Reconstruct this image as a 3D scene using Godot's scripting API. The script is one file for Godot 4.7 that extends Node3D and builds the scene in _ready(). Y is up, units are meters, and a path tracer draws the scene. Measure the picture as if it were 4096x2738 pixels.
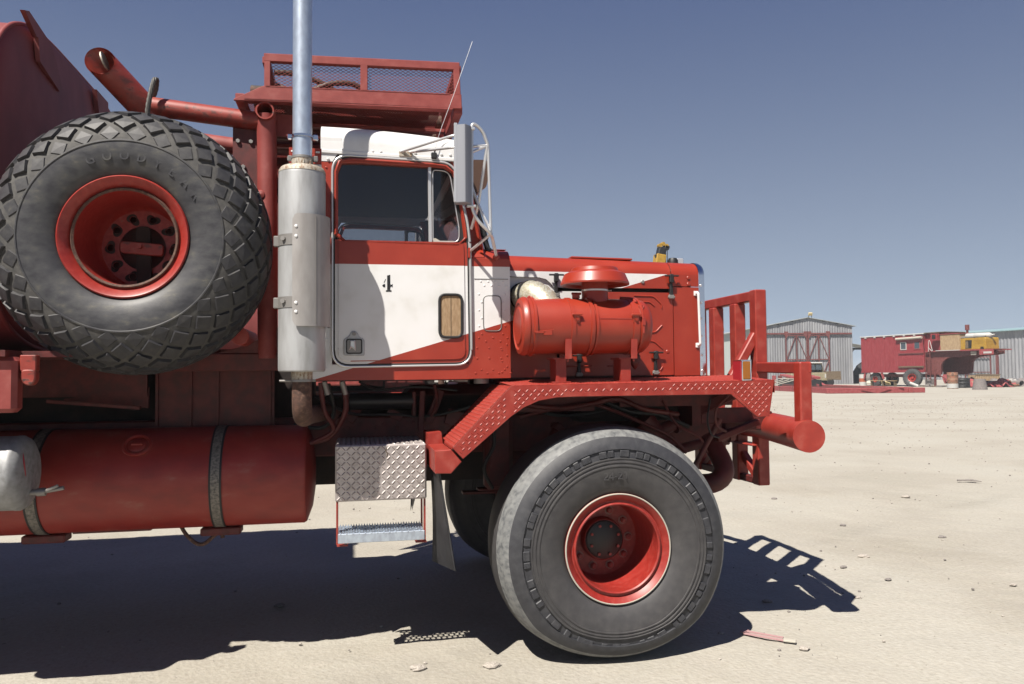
extends Node3D

const ZC := -1.36           # the truck's centre line (its right side faces +z, its nose +x)
const X := Vector3.RIGHT
const Y := Vector3.UP
const Z := Vector3.BACK

# ---------------------------------------------------------------- mesh builder
class Shape:
	var v := PackedVector3Array()
	var n := PackedVector3Array()

	func tri(a: Vector3, b: Vector3, c: Vector3, na := Vector3.ZERO, nb := Vector3.ZERO, nc := Vector3.ZERO) -> void:
		var g := (b - a).cross(c - a)
		if g.length_squared() < 1e-16:
			return
		g = g.normalized()
		v.append(a); v.append(c); v.append(b)
		n.append(na if na != Vector3.ZERO else g); n.append(nc if nc != Vector3.ZERO else g); n.append(nb if nb != Vector3.ZERO else g)

	func quad(a: Vector3, b: Vector3, c: Vector3, d: Vector3) -> void:
		tri(a, b, c); tri(a, c, d)

	func quad_n(a: Vector3, b: Vector3, c: Vector3, d: Vector3, na: Vector3, nb: Vector3, nc: Vector3, nd: Vector3) -> void:
		if (b - a).cross(d - a).dot(na) + (d - c).cross(b - c).dot(nc) < 0:
			tri(a, c, b, na, nc, nb); tri(a, d, c, na, nd, nc)
		else:
			tri(a, b, c, na, nb, nc); tri(a, c, d, na, nc, nd)

	func away(p: Array, from: Vector3) -> void:      # a flat convex face turned away from a point
		var g: Vector3 = (p[1] - p[0]).cross(p[2] - p[0])
		if g.dot(p[0] - from) < 0:
			p.reverse()
		for i in range(1, p.size() - 1):
			tri(p[0], p[i], p[i + 1])

	func box(c: Vector3, s: Vector3, b := Basis.IDENTITY, ch := 0.0) -> void:
		var h := s * 0.5
		ch = minf(ch, minf(h.x, minf(h.y, h.z)) * 0.9)
		var at := func(sg: Vector3, axis: int) -> Vector3:
			var q := Vector3.ZERO
			for k in 3:
				q[k] = sg[k] * (h[k] if k == axis or ch <= 0.0 else h[k] - ch)
			return c + b * q
		for axis in 3:
			var j := (axis + 1) % 3
			var k := (axis + 2) % 3
			for s0 in [-1.0, 1.0]:
				var f := []
				for q in [[-1.0, -1.0], [1.0, -1.0], [1.0, 1.0], [-1.0, 1.0]]:
					var sg := Vector3.ZERO
					sg[axis] = s0; sg[j] = q[0]; sg[k] = q[1]
					f.append(at.call(sg, axis))
				away(f, c)
				if ch > 0.0:
					for s1 in [-1.0, 1.0]:
						var e := []
						for q in [[axis, -1.0], [axis, 1.0], [j, 1.0], [j, -1.0]]:
							var sg2 := Vector3.ZERO
							sg2[axis] = s0; sg2[j] = s1; sg2[k] = q[1]
							e.append(at.call(sg2, int(q[0])))
						away(e, c)
		if ch > 0.0:
			for sx in [-1.0, 1.0]:
				for sy in [-1.0, 1.0]:
					for sz in [-1.0, 1.0]:
						var sg3 := Vector3(sx, sy, sz)
						away([at.call(sg3, 0), at.call(sg3, 1), at.call(sg3, 2)], c)

	func beam(a: Vector3, b: Vector3, w: float, h: float, up := Vector3.UP, ch := 0.0) -> void:   # w across, h along up
		var ax := (b - a).normalized()
		var side := up.cross(ax)
		if side.length() < 1e-4:
			side = Vector3.RIGHT.cross(ax)
		side = side.normalized()
		var u2 := ax.cross(side).normalized()
		box((a + b) * 0.5, Vector3(a.distance_to(b), h, w), Basis(ax, u2, ax.cross(u2)), ch)

	func lathe(p: Array, o: Vector3, ax: Vector3, seg := 32, sharp := 38.0, a0 := 0.0, a1 := TAU, ref := Vector3.ZERO) -> void:
		ax = ax.normalized()
		var e1 := ref if ref != Vector3.ZERO else (Vector3.UP if absf(ax.y) < 0.9 else Vector3.RIGHT)
		e1 = (e1 - ax * e1.dot(ax)).normalized()
		var e2 := ax.cross(e1)
		var sn := []
		for i in p.size() - 1:
			var d: Vector2 = p[i + 1] - p[i]
			sn.append(Vector2(d.y, -d.x).normalized())
		var cs := cos(deg_to_rad(sharp))
		for i in p.size() - 1:
			var n0: Vector2 = sn[i]
			var n1: Vector2 = sn[i]
			if i > 0 and sn[i].dot(sn[i - 1]) > cs:
				n0 = (sn[i] + sn[i - 1]).normalized()
			if i < sn.size() - 1 and sn[i].dot(sn[i + 1]) > cs:
				n1 = (sn[i] + sn[i + 1]).normalized()
			for k in seg:
				var t0 := a0 + (a1 - a0) * k / seg
				var t1 := a0 + (a1 - a0) * (k + 1) / seg
				var d0 := e1 * cos(t0) + e2 * sin(t0)
				var d1 := e1 * cos(t1) + e2 * sin(t1)
				var q0: Vector2 = p[i]
				var q1: Vector2 = p[i + 1]
				quad_n(o + d0 * q0.x + ax * q0.y, o + d1 * q0.x + ax * q0.y, o + d1 * q1.x + ax * q1.y, o + d0 * q1.x + ax * q1.y,
					d0 * n0.x + ax * n0.y, d1 * n0.x + ax * n0.y, d1 * n1.x + ax * n1.y, d0 * n1.x + ax * n1.y)

	func cyl(a: Vector3, b: Vector3, r: float, r2 := -1.0, seg := 20, caps := true, ch := 0.0) -> void:
		if r2 < 0.0:
			r2 = r
		var l := a.distance_to(b)
		var p := []
		if caps:
			p.append(Vector2(0, 0))
			p.append(Vector2(r - ch, 0))
		p.append(Vector2(r, ch))
		p.append(Vector2(r2, l - ch))
		if caps:
			p.append(Vector2(r2 - ch, l))
			p.append(Vector2(0, l))
		lathe(p, a, b - a, seg)

	func tube(p: Array, r: float, seg := 8, caps := true, closed := false, rs := []) -> void:
		var cnt := p.size()
		var rings := []
		var norms := []
		var up := Vector3.ZERO
		for i in cnt:
			var d: Vector3
			if closed:
				d = p[(i + 1) % cnt] - p[(i - 1 + cnt) % cnt]
			else:
				d = p[mini(i + 1, cnt - 1)] - p[maxi(i - 1, 0)]
			d = d.normalized()
			if up == Vector3.ZERO:
				up = Vector3.UP if absf(d.y) < 0.9 else Vector3.RIGHT
			up = (up - d * up.dot(d)).normalized()
			var s := d.cross(up)
			var ring := []
			var nn := []
			var rr: float = rs[i] if rs.size() else r
			for k in seg:
				var t := TAU * k / seg
				var q := up * cos(t) + s * sin(t)
				ring.append(p[i] + q * rr)
				nn.append(q)
			rings.append(ring); norms.append(nn)
		for i in (cnt if closed else cnt - 1):
			var j := (i + 1) % cnt
			for k in seg:
				var m := (k + 1) % seg
				quad_n(rings[i][k], rings[i][m], rings[j][m], rings[j][k], norms[i][k], norms[i][m], norms[j][m], norms[j][k])
		if caps and not closed:
			for e in [0, cnt - 1]:
				away(rings[e].duplicate(), p[1] if e == 0 else p[cnt - 2])

	# polygon in (ex, ey), from o to o + ez * d
	func prism(q: PackedVector2Array, o: Vector3, ex: Vector3, ey: Vector3, d: float, bevel := 0.0, back := true) -> void:
		var ez := ex.cross(ey).normalized()
		if Geometry2D.is_polygon_clockwise(q):
			q = q.duplicate(); q.reverse()
		var top: PackedVector2Array = q
		var at := func(w: Vector2, h: float) -> Vector3: return o + ex * w.x + ey * w.y + ez * h
		if bevel > 0.0:
			top = Shape.inset(q, bevel)
		var ix := Geometry2D.triangulate_polygon(top)
		for i in range(0, ix.size(), 3):
			away([at.call(top[ix[i]], d), at.call(top[ix[i + 1]], d), at.call(top[ix[i + 2]], d)], at.call(top[ix[i]], d - 1.0))
		if back:
			ix = Geometry2D.triangulate_polygon(q)
			for i in range(0, ix.size(), 3):
				away([at.call(q[ix[i]], 0.0), at.call(q[ix[i + 1]], 0.0), at.call(q[ix[i + 2]], 0.0)], at.call(q[ix[i]], 1.0))
		_sides(q, top, o, ex, ey, ez, d, bevel, 1.0)

	func _sides(q: PackedVector2Array, top: PackedVector2Array, o: Vector3, ex: Vector3, ey: Vector3, ez: Vector3, d: float, bevel: float, sg: float) -> void:
		var cnt := q.size()
		var en := []
		for i in cnt:
			var e := q[(i + 1) % cnt] - q[i]
			en.append(Vector2(e.y, -e.x).normalized() * sg)
		for i in cnt:
			var j := (i + 1) % cnt
			var n0: Vector2 = en[i]
			var n1: Vector2 = en[i]
			if en[i].dot(en[(i - 1 + cnt) % cnt]) > 0.72:
				n0 = (en[i] + en[(i - 1 + cnt) % cnt]).normalized()
			if en[i].dot(en[j]) > 0.72:
				n1 = (en[i] + en[j]).normalized()
			var a := o + ex * q[i].x + ey * q[i].y
			var b := o + ex * q[j].x + ey * q[j].y
			var h := ez * (d - bevel)
			var m0 := ex * n0.x + ey * n0.y
			var m1 := ex * n1.x + ey * n1.y
			quad_n(a, b, b + h, a + h, m0, m1, m1, m0)
			if bevel > 0.0:
				var c := o + ex * top[j].x + ey * top[j].y + ez * d
				var f := o + ex * top[i].x + ey * top[i].y + ez * d
				quad_n(a + h, b + h, c, f, (m0 + ez).normalized(), (m1 + ez).normalized(), (m1 + ez).normalized(), (m0 + ez).normalized())

	# frame between two outlines of the same count
	func ring(qo: PackedVector2Array, qi: PackedVector2Array, o: Vector3, ex: Vector3, ey: Vector3, d: float, bevel := 0.0) -> void:
		var ez := ex.cross(ey).normalized()
		var cnt := qo.size()
		var to := Shape.inset(qo, bevel) if bevel > 0.0 else qo
		var ti := Shape.inset(qi, -bevel) if bevel > 0.0 else qi
		_sides(qo, to, o, ex, ey, ez, d, bevel, 1.0)
		_sides(qi, ti, o, ex, ey, ez, d, bevel, -1.0)
		var at := func(w: Vector2, h: float) -> Vector3: return o + ex * w.x + ey * w.y + ez * h
		for i in cnt:
			var j := (i + 1) % cnt
			quad_n(at.call(to[i], d), at.call(to[j], d), at.call(ti[j], d), at.call(ti[i], d), ez, ez, ez, ez)
			quad_n(at.call(qo[i], 0.0), at.call(qo[j], 0.0), at.call(qi[j], 0.0), at.call(qi[i], 0.0), -ez, -ez, -ez, -ez)

	static func inset(q: PackedVector2Array, d: float) -> PackedVector2Array:      # counter-clockwise outline moved inwards
		var r := PackedVector2Array()
		var cnt := q.size()
		for i in cnt:
			var e0 := (q[i] - q[(i - 1 + cnt) % cnt]).normalized()
			var e1 := (q[(i + 1) % cnt] - q[i]).normalized()
			var n0 := Vector2(-e0.y, e0.x)
			var n1 := Vector2(-e1.y, e1.x)
			var m := (n0 + n1).normalized()
			r.append(q[i] + m * (d / maxf(0.4, m.dot(n0))))
		return r

	func patch(f: Callable, nu: int, nv: int, toward: Vector3) -> void:            # smooth sheet f(u, v); its normals point along toward at the middle
		var g := []
		for i in nu + 1:
			var row := []
			for j in nv + 1:
				row.append(f.call(float(i) / nu, float(j) / nv))
			g.append(row)
		var nn := []
		var mid: Vector3 = (g[nu / 2 + 1][nv / 2] - g[maxi(nu / 2 - 1, 0)][nv / 2]).cross(g[nu / 2][nv / 2 + 1] - g[nu / 2][maxi(nv / 2 - 1, 0)])
		var sg := 1.0 if mid.dot(toward) > 0 else -1.0
		for i in nu + 1:
			var row := []
			for j in nv + 1:
				var du: Vector3 = g[mini(i + 1, nu)][j] - g[maxi(i - 1, 0)][j]
				var dv: Vector3 = g[i][mini(j + 1, nv)] - g[i][maxi(j - 1, 0)]
				row.append((du.cross(dv) * sg).normalized())
			nn.append(row)
		for i in nu:
			for j in nv:
				quad_n(g[i][j], g[i + 1][j], g[i + 1][j + 1], g[i][j + 1], nn[i][j], nn[i + 1][j], nn[i + 1][j + 1], nn[i][j + 1])

	func lattice(o: Vector3, ex: Vector3, ey: Vector3, w: float, h: float, dx: float, dy: float, t: float) -> void:   # expanded metal
		var nrm := ex.cross(ey).normalized()
		for s in [-1.0, 1.0]:
			var k := -ceilf(h / dy) - 1.0
			while k < w / dx + h / dy + 1.0:
				# u / dx - s * v / dy = k (s = 1) or u / dx + v / dy = k (s = -1)
				var u0: float = k * dx if s > 0 else (k * dx)
				var u1: float = (k + h / dy) * dx if s > 0 else (k - h / dy) * dx
				var a := Vector2(u0, 0)
				var b := Vector2(u1, h)
				var t0 := 0.0
				var t1 := 1.0
				var d := b - a
				if absf(d.x) > 1e-6:
					var q0 := (0.0 - a.x) / d.x
					var q1 := (w - a.x) / d.x
					t0 = maxf(t0, minf(q0, q1))
					t1 = minf(t1, maxf(q0, q1))
				if t1 - t0 > 0.02:
					var p := a + d * t0
					var r := a + d * t1
					var off: Vector3 = nrm * s * t * 0.3
					beam(o + ex * p.x + ey * p.y + off, o + ex * r.x + ey * r.y + off, t * 0.55, t, nrm)
				k += 1.0

	func lugs(q: PackedVector2Array, o: Vector3, ex: Vector3, ey: Vector3, pitch: float, l: float, w: float, hgt: float, turn := 0.0) -> void:   # chequer plate lugs inside an outline
		var nrm := ex.cross(ey).normalized()
		var lo := q[0]
		var hi := q[0]
		for p in q:
			lo = lo.min(p); hi = hi.max(p)
		var i := 0
		var y := lo.y + pitch * 0.45
		while y < hi.y:
			var x := lo.x + pitch * 0.45
			var j := 0
			while x < hi.x:
				var c := Vector2(x, y)
				var a: float = turn + (PI / 4 if (i + j) % 2 == 0 else -PI / 4)
				var d := Vector2(cos(a), sin(a))
				if Geometry2D.is_point_in_polygon(c + d * l * 0.5, q) and Geometry2D.is_point_in_polygon(c - d * l * 0.5, q):
					lug(o + ex * c.x + ey * c.y, (ex * d.x + ey * d.y), nrm, l, w, hgt)
				x += pitch; j += 1
			y += pitch; i += 1

	func lug(c: Vector3, d: Vector3, nrm: Vector3, l: float, w: float, hgt: float) -> void:
		var s := nrm.cross(d) * w * 0.5
		var a := c - d * l * 0.5
		var b := c + d * l * 0.5
		var t0 := c - d * l * 0.28 + nrm * hgt
		var t1 := c + d * l * 0.28 + nrm * hgt
		var l0 := c - d * l * 0.26 + s
		var l1 := c + d * l * 0.26 + s
		var r0 := c - d * l * 0.26 - s
		var r1 := c + d * l * 0.26 - s
		var low := c - nrm
		away([a, t0, l0], low); away([l0, t0, t1, l1], low); away([l1, t1, b], low)
		away([a, t0, r0], low); away([r0, t0, t1, r1], low); away([r1, t1, b], low)

	func mirrored() -> Shape:                                                      # the same shape on the truck's other side
		var m := Shape.new()
		for i in range(0, v.size(), 3):
			for k in [0, 2, 1]:
				m.v.append(Vector3(v[i + k].x, v[i + k].y, 2.0 * ZC - v[i + k].z))
				m.n.append(Vector3(n[i + k].x, n[i + k].y, -n[i + k].z))
		return m

	func moved(t: Transform3D) -> Shape:
		var m := Shape.new()
		m.v = t * v
		m.n = Transform3D(t.basis, Vector3.ZERO) * n
		return m

	func into(am: ArrayMesh, mat: Material) -> void:
		if v.is_empty():
			return
		var a := []
		a.resize(Mesh.ARRAY_MAX)
		a[Mesh.ARRAY_VERTEX] = v
		a[Mesh.ARRAY_NORMAL] = n
		am.add_surface_from_arrays(Mesh.PRIMITIVE_TRIANGLES, a)
		am.surface_set_material(am.get_surface_count() - 1, mat)


# ---------------------------------------------------------------- scene helpers
var used := {}
var rng := RandomNumberGenerator.new()

func numbered(called: String, parent: Node) -> String:
	var key := str(parent.get_instance_id()) + called
	var k: int = used.get(key, 0)
	used[key] = k + 1
	return called if k == 0 else "%s_%03d" % [called, k]

func put(parent: Node, called: String, s: Shape, mat: Material, s2: Shape = null, mat2: Material = null) -> MeshInstance3D:
	var o := MeshInstance3D.new()
	var am := ArrayMesh.new()
	s.into(am, mat)
	if s2:
		s2.into(am, mat2)
	o.mesh = am
	o.name = numbered(called, parent)
	parent.add_child(o, true)
	return o

func put_mesh(parent: Node, called: String, me: Mesh, mat: Material, at: Transform3D) -> MeshInstance3D:
	var o := MeshInstance3D.new()
	o.mesh = me
	o.material_override = mat
	o.transform = at
	o.name = numbered(called, parent)
	parent.add_child(o, true)
	return o

func group_node(parent: Node, called: String, at := Transform3D.IDENTITY) -> Node3D:
	var o := Node3D.new()
	o.transform = at
	o.name = numbered(called, parent)
	parent.add_child(o, true)
	return o

func tag(o: Node, label: String, category: String, group := "", kind := "") -> Node:
	if label: o.set_meta("label", label)
	if category: o.set_meta("category", category)
	if group: o.set_meta("group", group)
	if kind: o.set_meta("kind", kind)
	return o

func stuff(o: Node) -> Node:
	o.set_meta("kind", "stuff")
	return o

func thing(called: String, label: String, category: String, at := Transform3D.IDENTITY, group := "") -> Node3D:
	var o := group_node(self, called, at)
	tag(o, label, category, group)
	return o

func copy_of(o: Node3D, at: Transform3D, label := "", group := "") -> Node3D:
	var c: Node3D = o.duplicate()
	var base: String = o.name
	c.name = numbered(base.rstrip("0123456789").rstrip("_") if base.right(3).is_valid_int() else base, self)
	add_child(c, true)
	c.transform = at
	if label: c.set_meta("label", label)
	if group: c.set_meta("group", group)
	return c

func pv(a: Array) -> PackedVector2Array:
	var q := PackedVector2Array()
	for i in range(0, a.size(), 2):
		q.append(Vector2(a[i], a[i + 1]))
	return q

func rounded(q: PackedVector2Array, r: Variant, seg := 5) -> PackedVector2Array:
	var out := PackedVector2Array()
	var cnt := q.size()
	for i in cnt:
		var rr: float = r[i] if r is Array else r
		var a := (q[(i - 1 + cnt) % cnt] - q[i])
		var b := (q[(i + 1) % cnt] - q[i])
		rr = minf(rr, minf(a.length(), b.length()) * 0.48)
		var p0 := q[i] + a.normalized() * rr
		var p2 := q[i] + b.normalized() * rr
		for k in seg + 1:
			var t := float(k) / seg
			out.append(p0.lerp(q[i], t).lerp(q[i].lerp(p2, t), t))
	return out

func rect(x0: float, y0: float, x1: float, y1: float, r := 0.0, seg := 4) -> PackedVector2Array:
	var q := pv([x0, y0, x1, y0, x1, y1, x0, y1])
	return rounded(q, r, seg) if r > 0.0 else q

func path(a: Array, r: float, seg := 5) -> Array:                                  # polyline with its corners rounded
	var out := [a[0]]
	for i in range(1, a.size() - 1):
		var p: Vector3 = a[i]
		var u: Vector3 = a[i - 1] - p
		var w: Vector3 = a[i + 1] - p
		var rr := minf(r, minf(u.length(), w.length()) * 0.48)
		var p0 := p + u.normalized() * rr
		var p2 := p + w.normalized() * rr
		for k in seg + 1:
			var t := float(k) / seg
			out.append(p0.lerp(p, t).lerp(p.lerp(p2, t), t))
	out.append(a[a.size() - 1])
	return out

func curve(a: Array, n := 24) -> Array:                                            # smooth line through points
	var c := Curve3D.new()
	for i in a.size():
		var t: Vector3 = (a[mini(i + 1, a.size() - 1)] - a[maxi(i - 1, 0)]) * 0.17
		c.add_point(a[i], -t, t)
	var out := []
	for k in n + 1:
		out.append(c.sample_baked(c.get_baked_length() * k / n, true))
	return out

# ---------------------------------------------------------------- materials
var M := {}

const TONE := 0.70          # the picture is exposed for bright sun: base colours and sky at their real, lower values

func lin(r: float, g: float, b: float) -> Color:
	return Color(r * TONE, g * TONE, b * TONE).linear_to_srgb()

func raw(r: float, g: float, b: float) -> Color:
	return Color(r, g, b).linear_to_srgb()

func noise_tex(stops: Array, freq := 0.02, oct := 5, seed_ := 1, size := 512, kind := FastNoiseLite.TYPE_SIMPLEX_SMOOTH) -> NoiseTexture2D:
	var f := FastNoiseLite.new()
	f.noise_type = kind
	f.seed = seed_
	f.frequency = freq
	f.fractal_octaves = oct
	f.fractal_gain = 0.55
	var t := NoiseTexture2D.new()
	t.width = size; t.height = size
	t.seamless = true
	t.noise = f
	var g := Gradient.new()
	g.offsets = PackedFloat32Array()
	var off := PackedFloat32Array()
	var col := PackedColorArray()
	for s in stops:
		off.append(s[0]); col.append(s[1])
	g.offsets = off; g.colors = col
	t.color_ramp = g
	return t

func mat(called: String, rough: float, tex: Texture2D, scale: Vector3, metal := 0.0, bump: Texture2D = null, bump_cm := 0.0) -> StandardMaterial3D:
	var m := StandardMaterial3D.new()
	m.resource_name = called
	m.roughness = rough
	m.metallic = metal
	m.uv1_triplanar = true
	m.uv1_world_triplanar = true
	m.uv1_scale = scale
	if tex:
		m.albedo_texture = tex
	if bump:
		m.heightmap_enabled = true
		m.heightmap_texture = bump
		m.heightmap_scale = bump_cm
	M[called] = m
	return m

func flat(called: String, c: Color, rough := 0.6, metal := 0.0) -> StandardMaterial3D:
	var m := StandardMaterial3D.new()
	m.resource_name = called
	m.albedo_color = c
	m.roughness = rough
	m.metallic = metal
	M[called] = m
	return m

func materials() -> void:
	var fine := noise_tex([[0.0, Color(0.2, 0.2, 0.2)], [1.0, Color(0.8, 0.8, 0.8)]], 0.09, 4, 3)
	var soft := noise_tex([[0.0, Color(0.1, 0.1, 0.1)], [1.0, Color(0.9, 0.9, 0.9)]], 0.015, 5, 4)
	mat("red_cab", 0.42, noise_tex([[0.25, lin(0.32, 0.028, 0.011)], [0.6, lin(0.345, 0.032, 0.013)], [0.85, lin(0.37, 0.04, 0.018)]], 0.012, 5, 11), Vector3.ONE * 0.6)
	M.red_cab.clearcoat_enabled = true
	M.red_cab.clearcoat = 0.12
	M.red_cab.clearcoat_roughness = 0.25
	mat("red_fender", 0.48, noise_tex([[0.2, lin(0.29, 0.026, 0.016)], [0.55, lin(0.33, 0.032, 0.02)], [0.9, lin(0.38, 0.07, 0.05)]], 0.018, 5, 12), Vector3.ONE * 0.9)
	mat("red_rack", 0.6, noise_tex([[0.2, lin(0.25, 0.036, 0.03)], [0.55, lin(0.29, 0.048, 0.04)], [0.9, lin(0.33, 0.08, 0.068)]], 0.02, 5, 13), Vector3.ONE * 0.9, 0.0, fine, 0.04)
	mat("red_pipe", 0.5, noise_tex([[0.2, lin(0.12, 0.03, 0.022)], [0.32, lin(0.29, 0.034, 0.022)], [0.62, lin(0.32, 0.042, 0.028)], [0.74, lin(0.32, 0.08, 0.06)], [0.84, lin(0.07, 0.03, 0.025)]], 0.02, 5, 14), Vector3(0.9, 1.6, 0.9))
	mat("red_tank", 0.5, noise_tex([[0.15, lin(0.22, 0.018, 0.012)], [0.5, lin(0.29, 0.022, 0.014)], [0.75, lin(0.31, 0.036, 0.025)], [0.97, lin(0.33, 0.12, 0.09)]], 0.014, 6, 15), Vector3(0.5, 1.1, 0.9))
	mat("red_body", 0.62, noise_tex([[0.2, lin(0.21, 0.036, 0.034)], [0.55, lin(0.25, 0.045, 0.042)], [0.9, lin(0.28, 0.065, 0.06)]], 0.01, 5, 16), Vector3(0.7, 0.35, 0.7))
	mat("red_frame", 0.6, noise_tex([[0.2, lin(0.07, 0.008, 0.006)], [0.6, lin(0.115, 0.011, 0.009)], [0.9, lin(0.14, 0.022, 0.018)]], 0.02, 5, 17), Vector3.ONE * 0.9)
	mat("red_rim", 0.45, noise_tex([[0.2, lin(0.27, 0.018, 0.012)], [0.55, lin(0.33, 0.026, 0.018)], [0.8, lin(0.36, 0.05, 0.038)], [0.95, lin(0.25, 0.10, 0.085)]], 0.03, 5, 18), Vector3.ONE * 1.6)
	mat("white_paint", 0.4, noise_tex([[0.12, raw(0.52, 0.515, 0.50)], [0.45, raw(0.575, 0.575, 0.572)], [0.9, raw(0.60, 0.60, 0.605)]], 0.012, 6, 21), Vector3.ONE * 0.6)
	mat("aluminium", 0.5, noise_tex([[0.15, lin(0.36, 0.36, 0.355)], [0.45, lin(0.47, 0.475, 0.48)], [0.8, lin(0.55, 0.56, 0.57)]], 0.012, 6, 22), Vector3(2.2, 0.45, 2.2), 0.4, fine, 0.02)
	mat("dull_aluminium", 0.6, noise_tex([[0.2, lin(0.26, 0.26, 0.26)], [0.5, lin(0.34, 0.345, 0.35)], [0.85, lin(0.40, 0.405, 0.41)]], 0.03, 6, 30), Vector3.ONE * 1.5, 0.35, fine, 0.02)
	flat("worn_red", lin(0.34, 0.17, 0.14), 0.6)
	flat("faded_pink", lin(0.46, 0.27, 0.27), 0.85)
	mat("strap_steel", 0.55, noise_tex([[0.2, lin(0.08, 0.075, 0.07)], [0.5, lin(0.20, 0.185, 0.165)], [0.85, lin(0.30, 0.27, 0.235)]], 0.04, 5, 19), Vector3(2, 3, 2), 0.3)
	mat("heat_shield", 0.55, noise_tex([[0.2, lin(0.37, 0.35, 0.335)], [0.6, lin(0.42, 0.40, 0.385)], [0.9, lin(0.46, 0.44, 0.425)]], 0.02, 5, 23), Vector3(1.4, 0.5, 1.4), 0.45)
	mat("step_plate", 0.44, noise_tex([[0.2, raw(0.34, 0.305, 0.29)], [0.6, raw(0.43, 0.39, 0.375)], [0.9, raw(0.48, 0.44, 0.425)]], 0.02, 5, 24), Vector3.ONE * 1.2, 0.6)
	mat("galvanised", 0.36, noise_tex([[0.2, raw(0.42, 0.47, 0.55)], [0.6, raw(0.5, 0.57, 0.66)], [0.9, raw(0.55, 0.62, 0.70)]], 0.03, 4, 25), Vector3(1.6, 0.8, 1.6), 0.75)
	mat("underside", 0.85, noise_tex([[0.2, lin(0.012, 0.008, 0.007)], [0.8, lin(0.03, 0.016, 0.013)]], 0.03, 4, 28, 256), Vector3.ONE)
	flat("chrome", raw(0.72, 0.72, 0.74), 0.14, 1.0)
	flat("bright_trim", raw(0.6, 0.6, 0.6), 0.35, 0.7)
	flat("grey_metal", raw(0.22, 0.21, 0.2), 0.5, 0.5)
	mat("rust", 0.8, noise_tex([[0.2, lin(0.05, 0.028, 0.02)], [0.55, lin(0.10, 0.045, 0.03)], [0.85, lin(0.2, 0.12, 0.08)]], 0.04, 5, 26), Vector3.ONE * 2.0)
	mat("rusty_collar", 0.6, noise_tex([[0.2, lin(0.2, 0.11, 0.06)], [0.5, lin(0.5, 0.44, 0.36)], [0.85, lin(0.6, 0.57, 0.5)]], 0.04, 5, 27), Vector3(3, 1.5, 3), 0.3)
	mat("rubber", 0.62, noise_tex([[0.2, lin(0.046, 0.044, 0.047)], [0.55, lin(0.058, 0.056, 0.058)], [0.9, lin(0.074, 0.071, 0.071)]], 0.02, 6, 31), Vector3.ONE * 1.3, 0.0, fine, 0.05)
	mat("rubber_dusty", 0.6, noise_tex([[0.22, lin(0.09, 0.093, 0.10)], [0.45, lin(0.19, 0.197, 0.198)], [0.8, lin(0.25, 0.255, 0.25)]], 0.03, 6, 32), Vector3.ONE * 1.5, 0.0, fine, 0.05)
	mat("rubber_spare", 0.58, noise_tex([[0.22, lin(0.018, 0.018, 0.022)], [0.5, lin(0.029, 0.028, 0.032)], [0.75, lin(0.042, 0.041, 0.041)], [0.92, lin(0.085, 0.08, 0.07)]], 0.03, 6, 33), Vector3.ONE * 1.4, 0.0, fine, 0.05)
	mat("rubber_side", 0.52, noise_tex([[0.2, lin(0.018, 0.018, 0.024)], [0.38, lin(0.033, 0.033, 0.039)], [0.62, lin(0.050, 0.050, 0.054)], [0.82, lin(0.075, 0.073, 0.066)], [0.95, lin(0.13, 0.12, 0.095)]], 0.014, 6, 34), Vector3(1.2, 2.0, 1.2), 0.0, fine, 0.04)
	mat("rubber_groove", 0.75, noise_tex([[0.2, lin(0.045, 0.044, 0.043)], [0.85, lin(0.095, 0.09, 0.083)]], 0.03, 5, 35), Vector3.ONE * 1.6)
	mat("rubber_dark", 0.58, noise_tex([[0.2, lin(0.028, 0.029, 0.035)], [0.55, lin(0.042, 0.043, 0.050)], [0.9, lin(0.065, 0.065, 0.070)]], 0.025, 6, 29), Vector3.ONE * 1.4)
	flat("mirror_grey", lin(0.30, 0.31, 0.345), 0.5, 0.4)
	flat("black_rubber", lin(0.012, 0.012, 0.013), 0.55)
	flat("black_paint", lin(0.01, 0.01, 0.011), 0.45)
	mat("flap_rubber", 0.55, noise_tex([[0.2, lin(0.018, 0.018, 0.021)], [0.8, lin(0.038, 0.038, 0.042)]], 0.02, 5, 36), Vector3(1, 0.5, 1))
	flat("cab_inside", lin(0.02, 0.021, 0.026), 0.8)
	var gl := flat("glass", Color(0.03, 0.04, 0.05, 0.22), 0.03)
	gl.transparency = BaseMaterial3D.TRANSPARENCY_ALPHA
	mat("tan_card", 0.8, noise_tex([[0.2, lin(0.30, 0.19, 0.10)], [0.8, lin(0.42, 0.29, 0.17)]], 0.03, 5, 37), Vector3(4, 1, 4))
	flat("visor_brown", lin(0.085, 0.042, 0.026), 0.5)
	flat("amber", lin(0.33, 0.115, 0.012), 0.25)
	flat("lamp_red", lin(0.35, 0.02, 0.03), 0.35)
	mat("rope", 0.6, fine, Vector3.ONE * 9, 0.3)
	M.rope.albedo_color = lin(0.5, 0.48, 0.45)
	mat("hose", 0.6, noise_tex([[0.3, lin(0.02, 0.015, 0.013)], [0.55, lin(0.06, 0.034, 0.022)], [0.8, lin(0.12, 0.09, 0.06)]], 0.04, 5, 38), Vector3.ONE * 2.0)
	mat("intake_foil", 0.38, noise_tex([[0.2, raw(0.38, 0.33, 0.2)], [0.6, raw(0.6, 0.58, 0.48)], [0.9, raw(0.7, 0.7, 0.66)]], 0.05, 4, 39), Vector3.ONE * 3.0, 0.6)
	# the yard
	var grain := noise_tex([[0.0, Color(0.05, 0.05, 0.05)], [0.45, Color(0.4, 0.4, 0.4)], [0.72, Color(0.6, 0.6, 0.6)], [1.0, Color(1, 1, 1)]], 0.06, 6, 41, 1024)
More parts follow.
